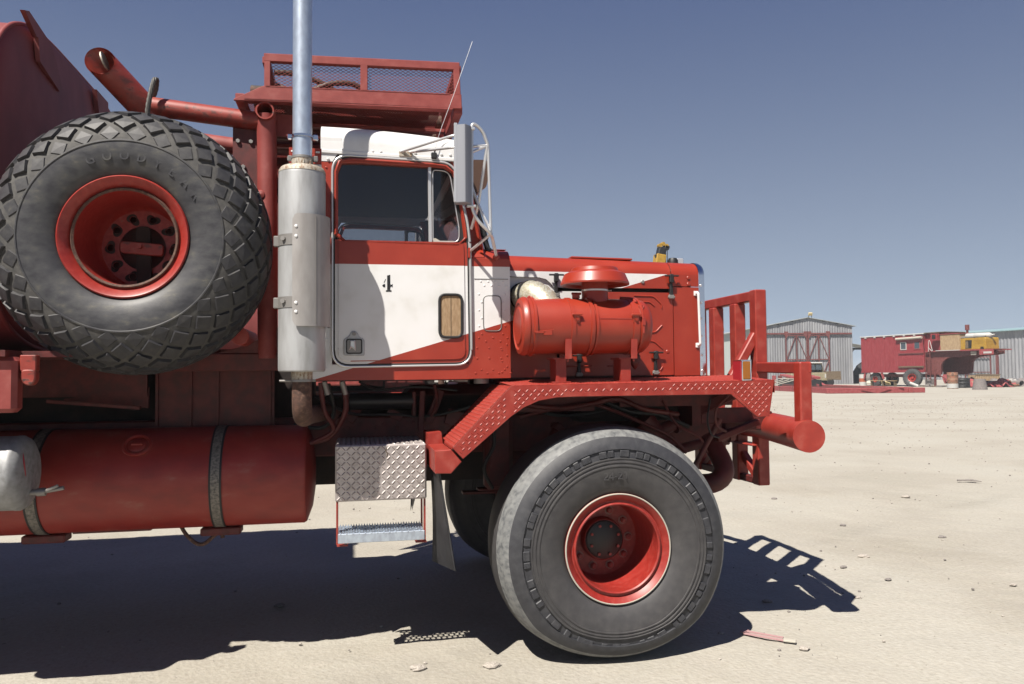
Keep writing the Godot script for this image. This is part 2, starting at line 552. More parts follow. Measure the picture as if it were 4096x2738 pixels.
	mat("sand", 0.95, noise_tex([[0.06, lin(0.33, 0.30, 0.25)], [0.25, lin(0.415, 0.39, 0.335)], [0.6, lin(0.445, 0.422, 0.365)], [0.9, lin(0.48, 0.458, 0.405)]], 0.05, 6, 42, 1024), Vector3.ONE * 0.42, 0.0, grain, 0.55)
	M.sand.vertex_color_use_as_albedo = true
	M.sand.detail_enabled = true
	M.sand.detail_blend_mode = BaseMaterial3D.BLEND_MODE_MUL
	M.sand.detail_uv_layer = BaseMaterial3D.DETAIL_UV_2
	M.sand.detail_albedo = noise_tex([[0.2, Color(0.94, 0.93, 0.92)], [0.5, Color(0.985, 0.98, 0.975)], [0.8, Color(1, 1, 1)]], 0.012, 6, 43)
	M.sand.uv2_triplanar = true
	M.sand.uv2_world_triplanar = true
	M.sand.uv2_scale = Vector3.ONE * 0.035
	mat("stone", 0.9, noise_tex([[0.2, lin(0.30, 0.26, 0.22)], [0.8, lin(0.55, 0.51, 0.46)]], 0.05, 5, 44), Vector3.ONE * 3.0)
	mat("stone_dark", 0.9, noise_tex([[0.2, lin(0.16, 0.14, 0.13)], [0.8, lin(0.32, 0.29, 0.27)]], 0.05, 5, 45), Vector3.ONE * 3.0)
	for k in 4:
		var g: float = [0.34, 0.39, 0.44, 0.37][k]
		mat("sheet_%d" % k, 0.5, noise_tex([[0.2, lin(g * 0.80, g * 0.82, g * 0.88)], [0.6, lin(g, g * 1.02, g * 1.07)], [0.9, lin(g * 1.06, g * 1.08, g * 1.12)]], 0.02, 5, 50 + k, 256), Vector3(0.25, 0.06, 0.25), 0.35)
	flat("sheet_light", lin(0.50, 0.54, 0.52), 0.5, 0.2)
	flat("roof_sheet", lin(0.45, 0.48, 0.47), 0.5, 0.3)
	flat("roof_blue", lin(0.28, 0.43, 0.45), 0.5, 0.1)
	mat("steel_red", 0.7, noise_tex([[0.2, lin(0.12, 0.028, 0.024)], [0.8, lin(0.22, 0.06, 0.055)]], 0.03, 4, 55, 256), Vector3.ONE * 0.6)
	mat("trailer_red", 0.6, noise_tex([[0.2, lin(0.24, 0.022, 0.028)], [0.55, lin(0.28, 0.028, 0.036)], [0.9, lin(0.33, 0.06, 0.066)]], 0.02, 5, 56), Vector3(0.5, 0.12, 0.5))
	mat("pink_red", 0.7, noise_tex([[0.2, lin(0.28, 0.042, 0.046)], [0.8, lin(0.36, 0.085, 0.085)]], 0.03, 5, 57, 256), Vector3.ONE * 0.5)
	mat("plywood", 0.8, noise_tex([[0.2, lin(0.34, 0.23, 0.13)], [0.8, lin(0.46, 0.34, 0.2)]], 0.03, 5, 58, 256), Vector3(0.6, 0.3, 0.6))
	mat("yellow", 0.55, noise_tex([[0.2, lin(0.36, 0.205, 0.018)], [0.8, lin(0.46, 0.28, 0.03)]], 0.03, 5, 59, 256), Vector3.ONE * 0.5)
	mat("beige_paint", 0.6, noise_tex([[0.2, lin(0.26, 0.22, 0.13)], [0.8, lin(0.38, 0.34, 0.23)]], 0.03, 5, 60, 256), Vector3.ONE * 0.7)
	mat("mud_brown", 0.8, noise_tex([[0.2, lin(0.12, 0.085, 0.05)], [0.8, lin(0.2, 0.15, 0.095)]], 0.03, 5, 61, 256), Vector3.ONE * 0.7)
	mat("drum_rust", 0.75, noise_tex([[0.3, lin(0.14, 0.06, 0.035)], [0.5, lin(0.3, 0.2, 0.13)], [0.7, lin(0.34, 0.11, 0.06)]], 0.02, 4, 62, 256), Vector3.ONE * 0.7)
	mat("concrete", 0.9, noise_tex([[0.2, lin(0.16, 0.14, 0.135)], [0.8, lin(0.26, 0.23, 0.22)]], 0.04, 4, 63, 256), Vector3.ONE * 0.8)
	flat("drum_white", lin(0.52, 0.52, 0.5), 0.6)
	flat("drum_red", lin(0.36, 0.09, 0.04), 0.6)
	flat("pale_cloth", lin(0.5, 0.47, 0.4), 0.85)
	flat("dark_heap", lin(0.03, 0.032, 0.036), 0.8)
	flat("window_dark", lin(0.06, 0.08, 0.10), 0.15)
	flat("lamp_face", lin(0.75, 0.62, 0.32), 0.4)


func _ready() -> void:
	rng.seed = 20
	# camera, sky, sun, exposure
	var cam := Camera3D.new()
	cam.name = "camera"
	cam.position = Vector3(-1.45, 1.575, 4.15)
	cam.rotation_order = EULER_ORDER_YXZ
	cam.rotation = Vector3(deg_to_rad(2.3), deg_to_rad(-11.5), deg_to_rad(-0.5))
	cam.fov = rad_to_deg(2.0 * atan(784.0 / 1816.0))
	cam.near = 0.05
	cam.far = 9000.0
	add_child(cam)
	cam.current = true
	var we := WorldEnvironment.new()
	we.name = "environment"
	var env := Environment.new()
	env.background_mode = Environment.BG_SKY
	env.tonemap_mode = Environment.TONE_MAPPER_LINEAR
	env.tonemap_exposure = 2.0
	env.sdfgi_enabled = true
	env.ssao_enabled = true
	env.ssil_enabled = true
	var sky := Sky.new()
	var sm := ProceduralSkyMaterial.new()
	sm.sky_top_color = lin(0.027, 0.051, 0.152)
	sm.sky_horizon_color = lin(0.33, 0.395, 0.47)
	sm.sky_curve = 0.19
	sm.ground_bottom_color = lin(0.30, 0.27, 0.23)
	sm.ground_horizon_color = lin(0.30, 0.30, 0.29)
	sm.sun_angle_max = 3.0
	sm.sun_curve = 0.05
	sky.sky_material = sm
	env.sky = sky
	env.fog_enabled = true
	env.fog_density = 0.0007
	env.fog_light_color = Color(0.80, 0.83, 0.86)
	we.environment = env
	add_child(we)
	var sun := DirectionalLight3D.new()
	sun.name = "sun"
	sun.light_energy = 1.6
	sun.light_color = Color(1.0, 0.972, 0.93)
	sun.light_angular_distance = 0.5
	sun.shadow_enabled = true
	sun.look_at_from_position(Vector3.ZERO, Vector3(0.50, -1.0, -0.49))
	add_child(sun)
	materials()
	ground()
	var before := get_child_count()
	truck()
	spare()
	basket_load()
	for k in range(before, get_child_count()):      # the loaded tyres sit a little into the sand
		get_child(k).position.y -= 0.045
	yard()


func ground() -> void:
	var nz := FastNoiseLite.new()
	nz.seed = 7
	nz.frequency = 0.9
	nz.fractal_octaves = 4
	var nz2 := FastNoiseLite.new()
	nz2.seed = 8
	nz2.frequency = 5.0
	nz2.fractal_octaves = 3
	var axis := func(lo: float, hi: float, step: float) -> PackedFloat32Array:
		var out := PackedFloat32Array()
		var back := []
		var s := step
		var p := lo
		while p > -4200.0:
			s *= 1.22
			p -= s
			back.append(p)
		back.reverse()
		for q in back:
			out.append(q)
		p = lo
		while p < hi:
			out.append(p)
			p += step
		s = step
		while p < 4200.0:
			out.append(p)
			s *= 1.22
			p += s
		out.append(p)
		return out
	var xs: PackedFloat32Array = axis.call(-6.0, 9.0, 0.05)
	var zs: PackedFloat32Array = axis.call(-9.0, 3.0, 0.05)
	var nx := xs.size()
	var nzz := zs.size()
	var v := PackedVector3Array()
	v.resize(nx * nzz)
	for j in nzz:
		for i in nx:
			var x := xs[i]
			var z := zs[j]
			var near := clampf(1.0 - Vector2(x - 1.0, z + 2.0).length() / 40.0, 0.0, 1.0)
			var h := nz.get_noise_2d(x, z) * 0.014 + nz2.get_noise_2d(x, z) * 0.006
			# faint ruts that run along the truck
			h += sin(z * 46.0 + nz.get_noise_2d(x * 0.3, z) * 5.0) * 0.0022 * smoothstep(-2.2, -1.0, z) * smoothstep(0.5, -0.5, z)
			var d := Vector2(x + 0.01, (z + 0.3) * 1.6).length()
			h = lerpf(-0.004, h, smoothstep(0.25, 0.7, d))
			v[j * nx + i] = Vector3(x, h * near - 0.004, z)
	# dirt that stays: old wheel tracks across the yard and some oily, trodden patches
	var col := PackedColorArray()
	col.resize(nx * nzz)
	var patch_noise := FastNoiseLite.new()
	patch_noise.seed = 31
	patch_noise.frequency = 0.35
	patch_noise.fractal_octaves = 5
	for j in nzz:
		for i in nx:
			var x := xs[i]
			var z := zs[j]
			var dark := 0.0
			for tr in [[-0.9, -0.62, 0.012, 0.9], [0.15, -0.60, 0.010, 0.9], [-3.6, -0.22, 0.004, 0.7], [-5.4, -0.24, 0.006, 0.7], [1.9, -0.10, -0.03, 0.5], [-11.0, 0.10, 0.004, 0.6], [-12.9, 0.11, 0.004, 0.6]]:
				var d: float = absf(z - (tr[0] + tr[1] * x + tr[2] * x * x + 0.12 * patch_noise.get_noise_2d(x * 2.0, tr[0] * 9.0)))
				if d < 0.5:
					var grip := 0.65 + 0.35 * sin((x * 0.8 - z * 0.6) * 38.0)
					dark += tr[3] * exp(-pow(d / 0.15, 2.0)) * grip * (0.5 + patch_noise.get_noise_2d(x * 1.5, z * 1.5))
			var p := patch_noise.get_noise_2d(x, z)
			var dirt := smoothstep(0.12, 0.45, p) * 0.55
			var pale := smoothstep(0.1, 0.4, patch_noise.get_noise_2d(x * 0.7 + 40.0, z * 0.7))
			var f := 1.0 - 0.13 * clampf(dark, 0.0, 1.0) - 0.13 * dirt + 0.05 * pale
			col[j * nx + i] = Color(f, f * (1.0 - 0.015 * dirt), f * (1.0 - 0.04 * dirt))
			v[j * nx + i].y -= 0.007 * clampf(dark, 0.0, 1.0)
	var n := PackedVector3Array()
	n.resize(nx * nzz)
	for j in nzz:
		for i in nx:
			var a := v[j * nx + mini(i + 1, nx - 1)] - v[j * nx + maxi(i - 1, 0)]
			var b := v[mini(j + 1, nzz - 1) * nx + i] - v[maxi(j - 1, 0) * nx + i]
			n[j * nx + i] = b.cross(a).normalized()
	var ix := PackedInt32Array()
	ix.resize((nx - 1) * (nzz - 1) * 6)
	var k := 0
	for j in nzz - 1:
		for i in nx - 1:
			var p := j * nx + i
			ix[k] = p; ix[k + 1] = p + 1; ix[k + 2] = p + nx
			ix[k + 3] = p + 1; ix[k + 4] = p + nx + 1; ix[k + 5] = p + nx
			k += 6
	var a2 := []
	a2.resize(Mesh.ARRAY_MAX)
	a2[Mesh.ARRAY_VERTEX] = v
	a2[Mesh.ARRAY_NORMAL] = n
	a2[Mesh.ARRAY_COLOR] = col
	a2[Mesh.ARRAY_INDEX] = ix
	var am := ArrayMesh.new()
	am.add_surface_from_arrays(Mesh.PRIMITIVE_TRIANGLES, a2)
	am.surface_set_material(0, M.sand)
	var o := MeshInstance3D.new()
	o.mesh = am
	o.name = "sand_ground"
	add_child(o, true)
	o.set_meta("kind", "structure")
	# gravel
	for kind in 2:
		var mm := MultiMesh.new()
		mm.transform_format = MultiMesh.TRANSFORM_3D
		mm.mesh = pebble_mesh(3 + kind, M.stone_dark if kind else M.stone)
		mm.instance_count = 2600 if kind else 5200
		for q in mm.instance_count:
			var r := pow(rng.randf(), 0.8)
			var z := lerpf(2.2, -34.0, r)
			var x := lerpf(-5.5, 9.0 - z * 0.75, rng.randf())
			var s := (0.003 + 0.010 * pow(rng.randf(), 5.0)) * (1.0 + maxf(0.0, -z - 3.0) * 0.07)
			if Vector2(x, z + 0.3).length() < 0.5:
				x += 1.2
			mm.set_instance_transform(q, Transform3D(Basis.from_euler(Vector3(rng.randf() * 0.5, rng.randf() * TAU, rng.randf() * 0.5)).scaled(Vector3(s, s * 0.6, s * 0.9)), Vector3(x, s * 0.1, z)))
		var mi := MultiMeshInstance3D.new()
		mi.multimesh = mm
		mi.name = "dark_gravel" if kind else "pale_gravel"
		add_child(mi, true)
		tag(mi, "darker brown gravel specks scattered over the sandy ground" if kind else "fine pale gravel scattered over the sandy ground", "gravel", "", "stuff")


func pebble_mesh(sd: int, m: Material) -> ArrayMesh:
	var r := RandomNumberGenerator.new()
	r.seed = sd
	var s := SphereMesh.new()
	s.radius = 1.0; s.height = 2.0
	s.radial_segments = 9; s.rings = 5
	var arr := s.get_mesh_arrays()
	var v: PackedVector3Array = arr[Mesh.ARRAY_VERTEX]
	var ix: PackedInt32Array = arr[Mesh.ARRAY_INDEX]
	var f := FastNoiseLite.new()
	f.seed = sd
	f.frequency = 0.7
	var sh := Shape.new()
	for i in range(0, ix.size(), 3):
		var p := []
		for k in 3:
			var q := v[ix[i + k]]
			p.append(q * (1.0 + 0.5 * f.get_noise_3dv(q)))
		sh.away(p, Vector3.ZERO)
	var am := ArrayMesh.new()
	sh.into(am, m)
	return am

# ---------------------------------------------------------------- wheels
func tyre_outline(half: Array, mid: float) -> Array:
	var full := []
	for p in half:
		full.append(Vector2(p.x, 2.0 * mid - p.y))
	for i in range(half.size() - 2, -1, -1):
		full.append(half[i])
	return full

func letters(parent: Node, txt: String, called: String, hgt: float, depth: float, m: Material, at: Transform3D) -> void:
	var tm := TextMesh.new()
	tm.text = txt
	tm.font_size = 64
	tm.pixel_size = hgt / 46.0
	tm.depth = depth
	tm.curve_step = 3.0
	put_mesh(parent, called, tm, m, at)

const FRONT_TYRE := [Vector2(.285, -.10), Vector2(.298, -.055), Vector2(.312, -.040), Vector2(.345, -.022), Vector2(.40, -.006), Vector2(.44, -.001), Vector2(.452, 0), Vector2(.454, .004), Vector2(.461, .004), Vector2(.463, 0), Vector2(.473, 0), Vector2(.475, .004), Vector2(.482, .004), Vector2(.484, 0), Vector2(.492, 0), Vector2(.494, .003), Vector2(.499, .003), Vector2(.501, -.008), Vector2(.545, -.013), Vector2(.548, -.003), Vector2(.56, -.005), Vector2(.59, -.016), Vector2(.615, -.034), Vector2(.636, -.060), Vector2(.648, -.085), Vector2(.651, -.10), Vector2(.655, -.104), Vector2(.6605, -.135), Vector2(.656, -.138), Vector2(.656, -.142), Vector2(.6625, -.145), Vector2(.668, -.20), Vector2(.671, -.28)]

func make_wheel(t: Node3D, called: String, at: Vector3, turn: float, lettered: bool) -> Node3D:
	var w := group_node(t, called, Transform3D(Basis(Y, turn), at))
	var full := tyre_outline(FRONT_TYRE, -.28)
	# the shoulder carries pale sand dust
	var a := Shape.new()
	var b := Shape.new()
	var sb := Shape.new()
	var cnt := full.size()
	var cut := cnt - 22
	a.lathe(full.slice(0, cut - 8), Vector3.ZERO, Z, 96)
	b.lathe(full.slice(cut - 9, cut), Vector3.ZERO, Z, 96)
	sb.lathe(full.slice(cut - 1, cnt - 17), Vector3.ZERO, Z, 96)
	a.lathe(full.slice(cnt - 18, cnt), Vector3.ZERO, Z, 96)
	for sh in [a, b, sb]:
		for i in sh.v.size():           # the loaded tyre stands flat on the sand
			if sh.v[i].y < -0.40:
				sh.v[i].z += 0.03 * pow((-0.40 - sh.v[i].y) / 0.27, 2.0) * (1.0 if sh.v[i].z > -0.28 else -1.0)
			if sh.v[i].y < -0.40:
				sh.v[i].y = -0.40 + (sh.v[i].y + 0.40) * 0.775
	var ty := put(w, "tyre", a, M.rubber, b, M.rubber_dusty)
	put(ty, "outer_sidewall", sb, M.rubber_dark)
	var lg := Shape.new()
	for k in 46:
		var an := TAU * k / 46 + 0.03 * sin(k * 2.3)
		var d := Vector3(cos(an), sin(an), 0)
		var tng := Vector3(-sin(an), cos(an), 0)
		lg.box(d * 0.523 + Z * -0.008, Vector3(0.038, 0.034 + 0.01 * (k % 3), 0.012), Basis(d, tng, Z), 0.004)
	stuff(put(w, "sidewall_lug_pattern", lg, M.rubber_dark))
	if lettered:
		letters(w, "24-21", "size_lettering", 0.040, 0.004, M.rubber, Transform3D(Basis(Z, 0.05), Vector3(-0.02, 0.405, -0.0045)))
	var r := Shape.new()
	r.lathe([Vector2(.29, -.085), Vector2(.303, -.05), Vector2(.304, -.036), Vector2(.297, -.030), Vector2(.268, -.052), Vector2(.262, -.060), Vector2(.252, -.060), Vector2(.250, -.046), Vector2(.243, -.042), Vector2(.236, -.048), Vector2(.232, -.10), Vector2(.227, -.335), Vector2(.215, -.352), Vector2(.125, -.352), Vector2(.120, -.342), Vector2(0, -.342)], Vector3.ZERO, Z, 72)
	put(w, "rim", r, M.red_rim)
	var e := Shape.new()
	e.lathe([Vector2(.3035, -.0365), Vector2(.3035, -.0305), Vector2(.299, -.0285), Vector2(.2955, -.0305)], Vector3.ZERO, Z, 72)
	put(w, "worn_rim_edge", e, M.pale_cloth)
	var h := Shape.new()
	h.lathe([Vector2(.125, -.35), Vector2(.122, -.305), Vector2(.115, -.295), Vector2(.106, -.295)], Vector3.ZERO, Z, 40)
	put(w, "hub", h, M.red_rim)
	var hc := Shape.new()
	hc.lathe([Vector2(.112, -.31), Vector2(.110, -.282), Vector2(.102, -.277), Vector2(0, -.275)], Vector3.ZERO, Z, 40)
	put(w, "hub_cap", hc, M.black_paint)
	var nut := Shape.new()
	nut.cyl(Vector3.ZERO, Vector3(0, 0, 0.026), 0.0185, -1, 6, true, 0.003)
	nut.cyl(Vector3(0, 0, 0.02), Vector3(0, 0, 0.034), 0.010, -1, 8)
	var wa := Shape.new()
	wa.cyl(Vector3.ZERO, Vector3(0, 0, 0.006), 0.026, -1, 16)
	var wm := ArrayMesh.new()
	wa.into(wm, M.worn_red)
	var nm := ArrayMesh.new()
	nut.into(nm, M.red_rim)
	for k in 10:
		var an := deg_to_rad(36.0 * k)
		put_mesh(w, "nut_washer", wm, M.worn_red, Transform3D(Basis.IDENTITY, Vector3(cos(an) * .166, sin(an) * .166, -.352)))
		put_mesh(w, "wheel_nut", nm, M.red_rim, Transform3D(Basis.IDENTITY, Vector3(cos(an) * .166, sin(an) * .166, -.352)))
	var bolt := Shape.new()
	bolt.cyl(Vector3.ZERO, Vector3(0, 0, 0.01), 0.009, -1, 6)
	var bm := ArrayMesh.new()
	bolt.into(bm, M.red_rim)
	for k in 8:
		var an := deg_to_rad(45.0 * k + 20)
		put_mesh(w, "hub_bolt", bm, M.red_rim, Transform3D(Basis.IDENTITY, Vector3(cos(an) * .086, sin(an) * .086, -.277)))
	return w


func spare() -> void:
	var w := thing("spare_wheel", "big spare wheel with diamond tread and dished red rim hung on the truck's side", "wheel", Transform3D(Basis.from_scale(Vector3.ONE * .976), Vector3(-2.530, 2.301, .07)))
	var half := [Vector2(.285, -.10), Vector2(.30, -.055), Vector2(.318, -.034), Vector2(.35, -.018), Vector2(.40, -.005), Vector2(.445, -.001), Vector2(.470, -.003), Vector2(.474, .001), Vector2(.480, .000), Vector2(.484, -.006), Vector2(.51, -.012), Vector2(.55, -.027), Vector2(.59, -.055), Vector2(.622, -.09), Vector2(.645, -.13), Vector2(.660, -.175), Vector2(.669, -.225), Vector2(.673, -.29)]
	var full := tyre_outline(half, -.29)
	var cut := full.size() - 9
	var a := Shape.new()
	a.lathe(full.slice(cut, full.size()), Vector3.ZERO, Z, 96)
	var b := Shape.new()
	b.lathe(full.slice(0, cut + 1), Vector3.ZERO, Z, 96)
	var tyre := put(w, "tyre", a, M.rubber_side, b, M.rubber_groove)
	# tread blocks: diamonds along the outline from the sidewall over the crown
	var line := half.slice(9, half.size())
	for i in range(half.size() - 2, 9, -1):
		line.append(Vector2(half[i].x, -.58 - half[i].y))
	var len_at := [0.0]
	for i in range(1, line.size()):
		len_at.append(len_at[i - 1] + line[i].distance_to(line[i - 1]))
	var point := func(s: float, an: float, up: float) -> Vector3:
		var i := 0
		while i < line.size() - 2 and len_at[i + 1] < s:
			i += 1
		var q: Vector2 = line[i].lerp(line[i + 1], (s - len_at[i]) / (len_at[i + 1] - len_at[i]))
		var i0 := maxi(i - 1, 0)
		var i1 := mini(i + 2, line.size() - 1)
		var d: Vector2 = (line[i1] - line[i0]).normalized()
		q += Vector2(-d.y, d.x) * up
		return Vector3(cos(an) * q.x, sin(an) * q.x, q.y)
	var total: float = len_at[len_at.size() - 1]
	var rows := 12
	var cntr := 26
	var back := Shape.new()
	for row in rows:
		var s: float = total * (row + 0.5) / rows
		var step := TAU / cntr
		for k in cntr:
			var an := step * (k + 0.5 * (row % 2))
			var hs := total / rows * 0.80
			var ha := step * 0.40
			var low := 0.30 if row == 0 or row == rows - 1 else 1.0
			var hgt := 0.016 * low
			var sh := back if row > 7 else Shape.new()
			var base := [point.call(s - hs, an, -.003), point.call(s, an + ha, -.003), point.call(s + hs, an, -.003), point.call(s, an - ha, -.003)]
			var k2 := 0.84
			var top := [point.call(s - hs * k2, an, hgt), point.call(s, an + ha * k2, hgt), point.call(s + hs * k2, an, hgt), point.call(s, an - ha * k2, hgt)]
			var mid: Vector3 = point.call(s, an, hgt)
			var inside: Vector3 = point.call(s, an, -.1)
			for q in 4:
				var q1 := (q + 1) % 4
				sh.away([mid, top[q], top[q1]], inside)
				sh.away([top[q], base[q], base[q1], top[q1]], inside)
			if row <= 7:
				put(tyre, "tread_block", sh, M.rubber_spare)
	stuff(put(tyre, "rear_tread_block", back, M.rubber_spare))
	var txt := "GOODYEAR"
	for i in txt.length():
		var an := deg_to_rad(112.0 - i * 11.5)
		letters(tyre, txt[i], "raised_letter", 0.046, 0.0035, M.rubber_side, Transform3D(Basis(Z, an - PI / 2), Vector3(cos(an) * .405, sin(an) * .405, -.0055)))
	var r := Shape.new()
	r.lathe([Vector2(.29, -.085), Vector2(.306, -.05), Vector2(.309, -.034), Vector2(.302, -.026), Vector2(.294, -.030), Vector2(.262, -.070), Vector2(.256, -.078), Vector2(.254, -.066), Vector2(.248, -.060), Vector2(.238, -.066), Vector2(.233, -.11), Vector2(.228, -.36), Vector2(.212, -.402), Vector2(.205, -.41)], Vector3.ZERO, Z, 72)
	var rim := put(w, "rim", r, M.red_rim)
	var lip := Shape.new()
	lip.lathe([Vector2(.2545, -.0665), Vector2(.2483, -.0590), Vector2(.2375, -.0655)], Vector3.ZERO, Z, 72)
	put(rim, "scraped_lip", lip, M.rust)
	# the disc with its ten stud holes
	var ds := Shape.new()
	for k in 10:
		for s in [-1.0, 1.0]:
			var a0: float = TAU * k / 10
			var q := PackedVector2Array()
			var ae: float = a0 + s * TAU / 20
			for i in 4:
				var an := lerpf(a0, ae, i / 3.0)
				q.append(Vector2(cos(an), sin(an)) * .207)
			for i in 4:
				var an := lerpf(ae, a0, i / 3.0)
				q.append(Vector2(cos(an), sin(an)) * .118)
			for i in 7:
				var th: float = PI - PI * i / 6.0
				q.append(Vector2(cos(a0), sin(a0)) * (.163 + cos(th) * .019) + Vector2(-sin(a0), cos(a0)) * s * sin(th) * .019)
			ds.prism(q, Z * -.422, X, Y, .012)
	put(w, "disc", ds, M.red_rim)
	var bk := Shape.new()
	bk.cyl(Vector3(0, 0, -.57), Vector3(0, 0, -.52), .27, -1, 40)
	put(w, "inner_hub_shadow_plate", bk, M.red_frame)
	var cb := Shape.new()
	cb.prism(rounded(pv([-.02, -.25, .055, -.25, .045, .115, -.03, .115]), .03), Vector3(.0, 0, -.395), X, Y, .02, .004)
	put(w, "clamp_bar", cb, M.underside)
	for k in 10:
		var gs := Shape.new()
		var a0: float = TAU * k / 10
		var hc := Vector3(cos(a0) * .163, sin(a0) * .163, -.4095)
		var inner := PackedVector2Array()
		var outer := PackedVector2Array()
		for i in 24:
			var an := TAU * i / 24
			inner.append(Vector2(cos(an), sin(an)) * .0195)
			outer.append(Vector2(cos(an), sin(an)) * (.030 + .006 * sin(an * 2.0 + k) + .004 * cos(an * 3.0 + k * 3)))
		gs.ring(outer, inner, hc, X, Y, .0008)
		put(w, "grease_stain", gs, M.underside)
	var hb := Shape.new()
	hb.prism(rounded(pv([-.10, -.035, .115, -.05, .118, .015, -.10, .03]), .02), Vector3(0, 0, -.372), X, Y, .025, .004)
	hb.cyl(Vector3(.0, .0, -.35), Vector3(.0, .0, -.32), .014, -1, 10)
	put(w, "clamp_plate", hb, M.red_pipe)


# ---------------------------------------------------------------- the truck
var WHITE := PackedVector2Array()

func livery(t: Node, called: String, q: PackedVector2Array, o: Vector3, ex: Vector3, d: float, x0: float, both := true) -> MeshInstance3D:   # a plate in x and y, red with the white band
	var white := Shape.new()
	var red := Shape.new()
	var w2 := PackedVector2Array()
	for p in WHITE:
		w2.append(p - Vector2(x0, 0))
	for p in Geometry2D.intersect_polygons(q, w2):
		white.prism(p, o, ex, Y, d)
	for p in Geometry2D.clip_polygons(q, w2):
		red.prism(p, o, ex, Y, d)
	if both:
		return put(t, called, red, M.red_cab, white, M.white_paint)
	return put(t, called, red.mirrored(), M.red_cab, white.mirrored(), M.white_paint)

func both_sides(t: Node, called: String, s: Shape, m: Material) -> void:
	put(t, called, s, m)
	put(t, called, s.mirrored(), m)

func truck() -> void:
	var t := thing("oilfield_truck", "large red and white heavy truck with tank body, roof basket and long hood", "truck")
	WHITE = pv([-1.9, 1.523, -.527, 1.931, .522, 2.243, -1.9, 2.238])
	cab(t)
	hood(t)
	fender(t)
	nose(t)
	exhaust(t)
	rack(t)
	side_gear(t)
	chassis(t)
	make_wheel(t, "front_wheel", Vector3(-.012, .655, 0), 0, true)
	make_wheel(t, "front_wheel", Vector3(-.012, .655, 2.0 * ZC), PI, false)
	for x in [-5.6, -7.15]:
		make_wheel(t, "rear_wheel", Vector3(x, .655, -.05), 0, false)
		make_wheel(t, "rear_wheel", Vector3(x, .655, 2.0 * ZC + .05), PI, false)


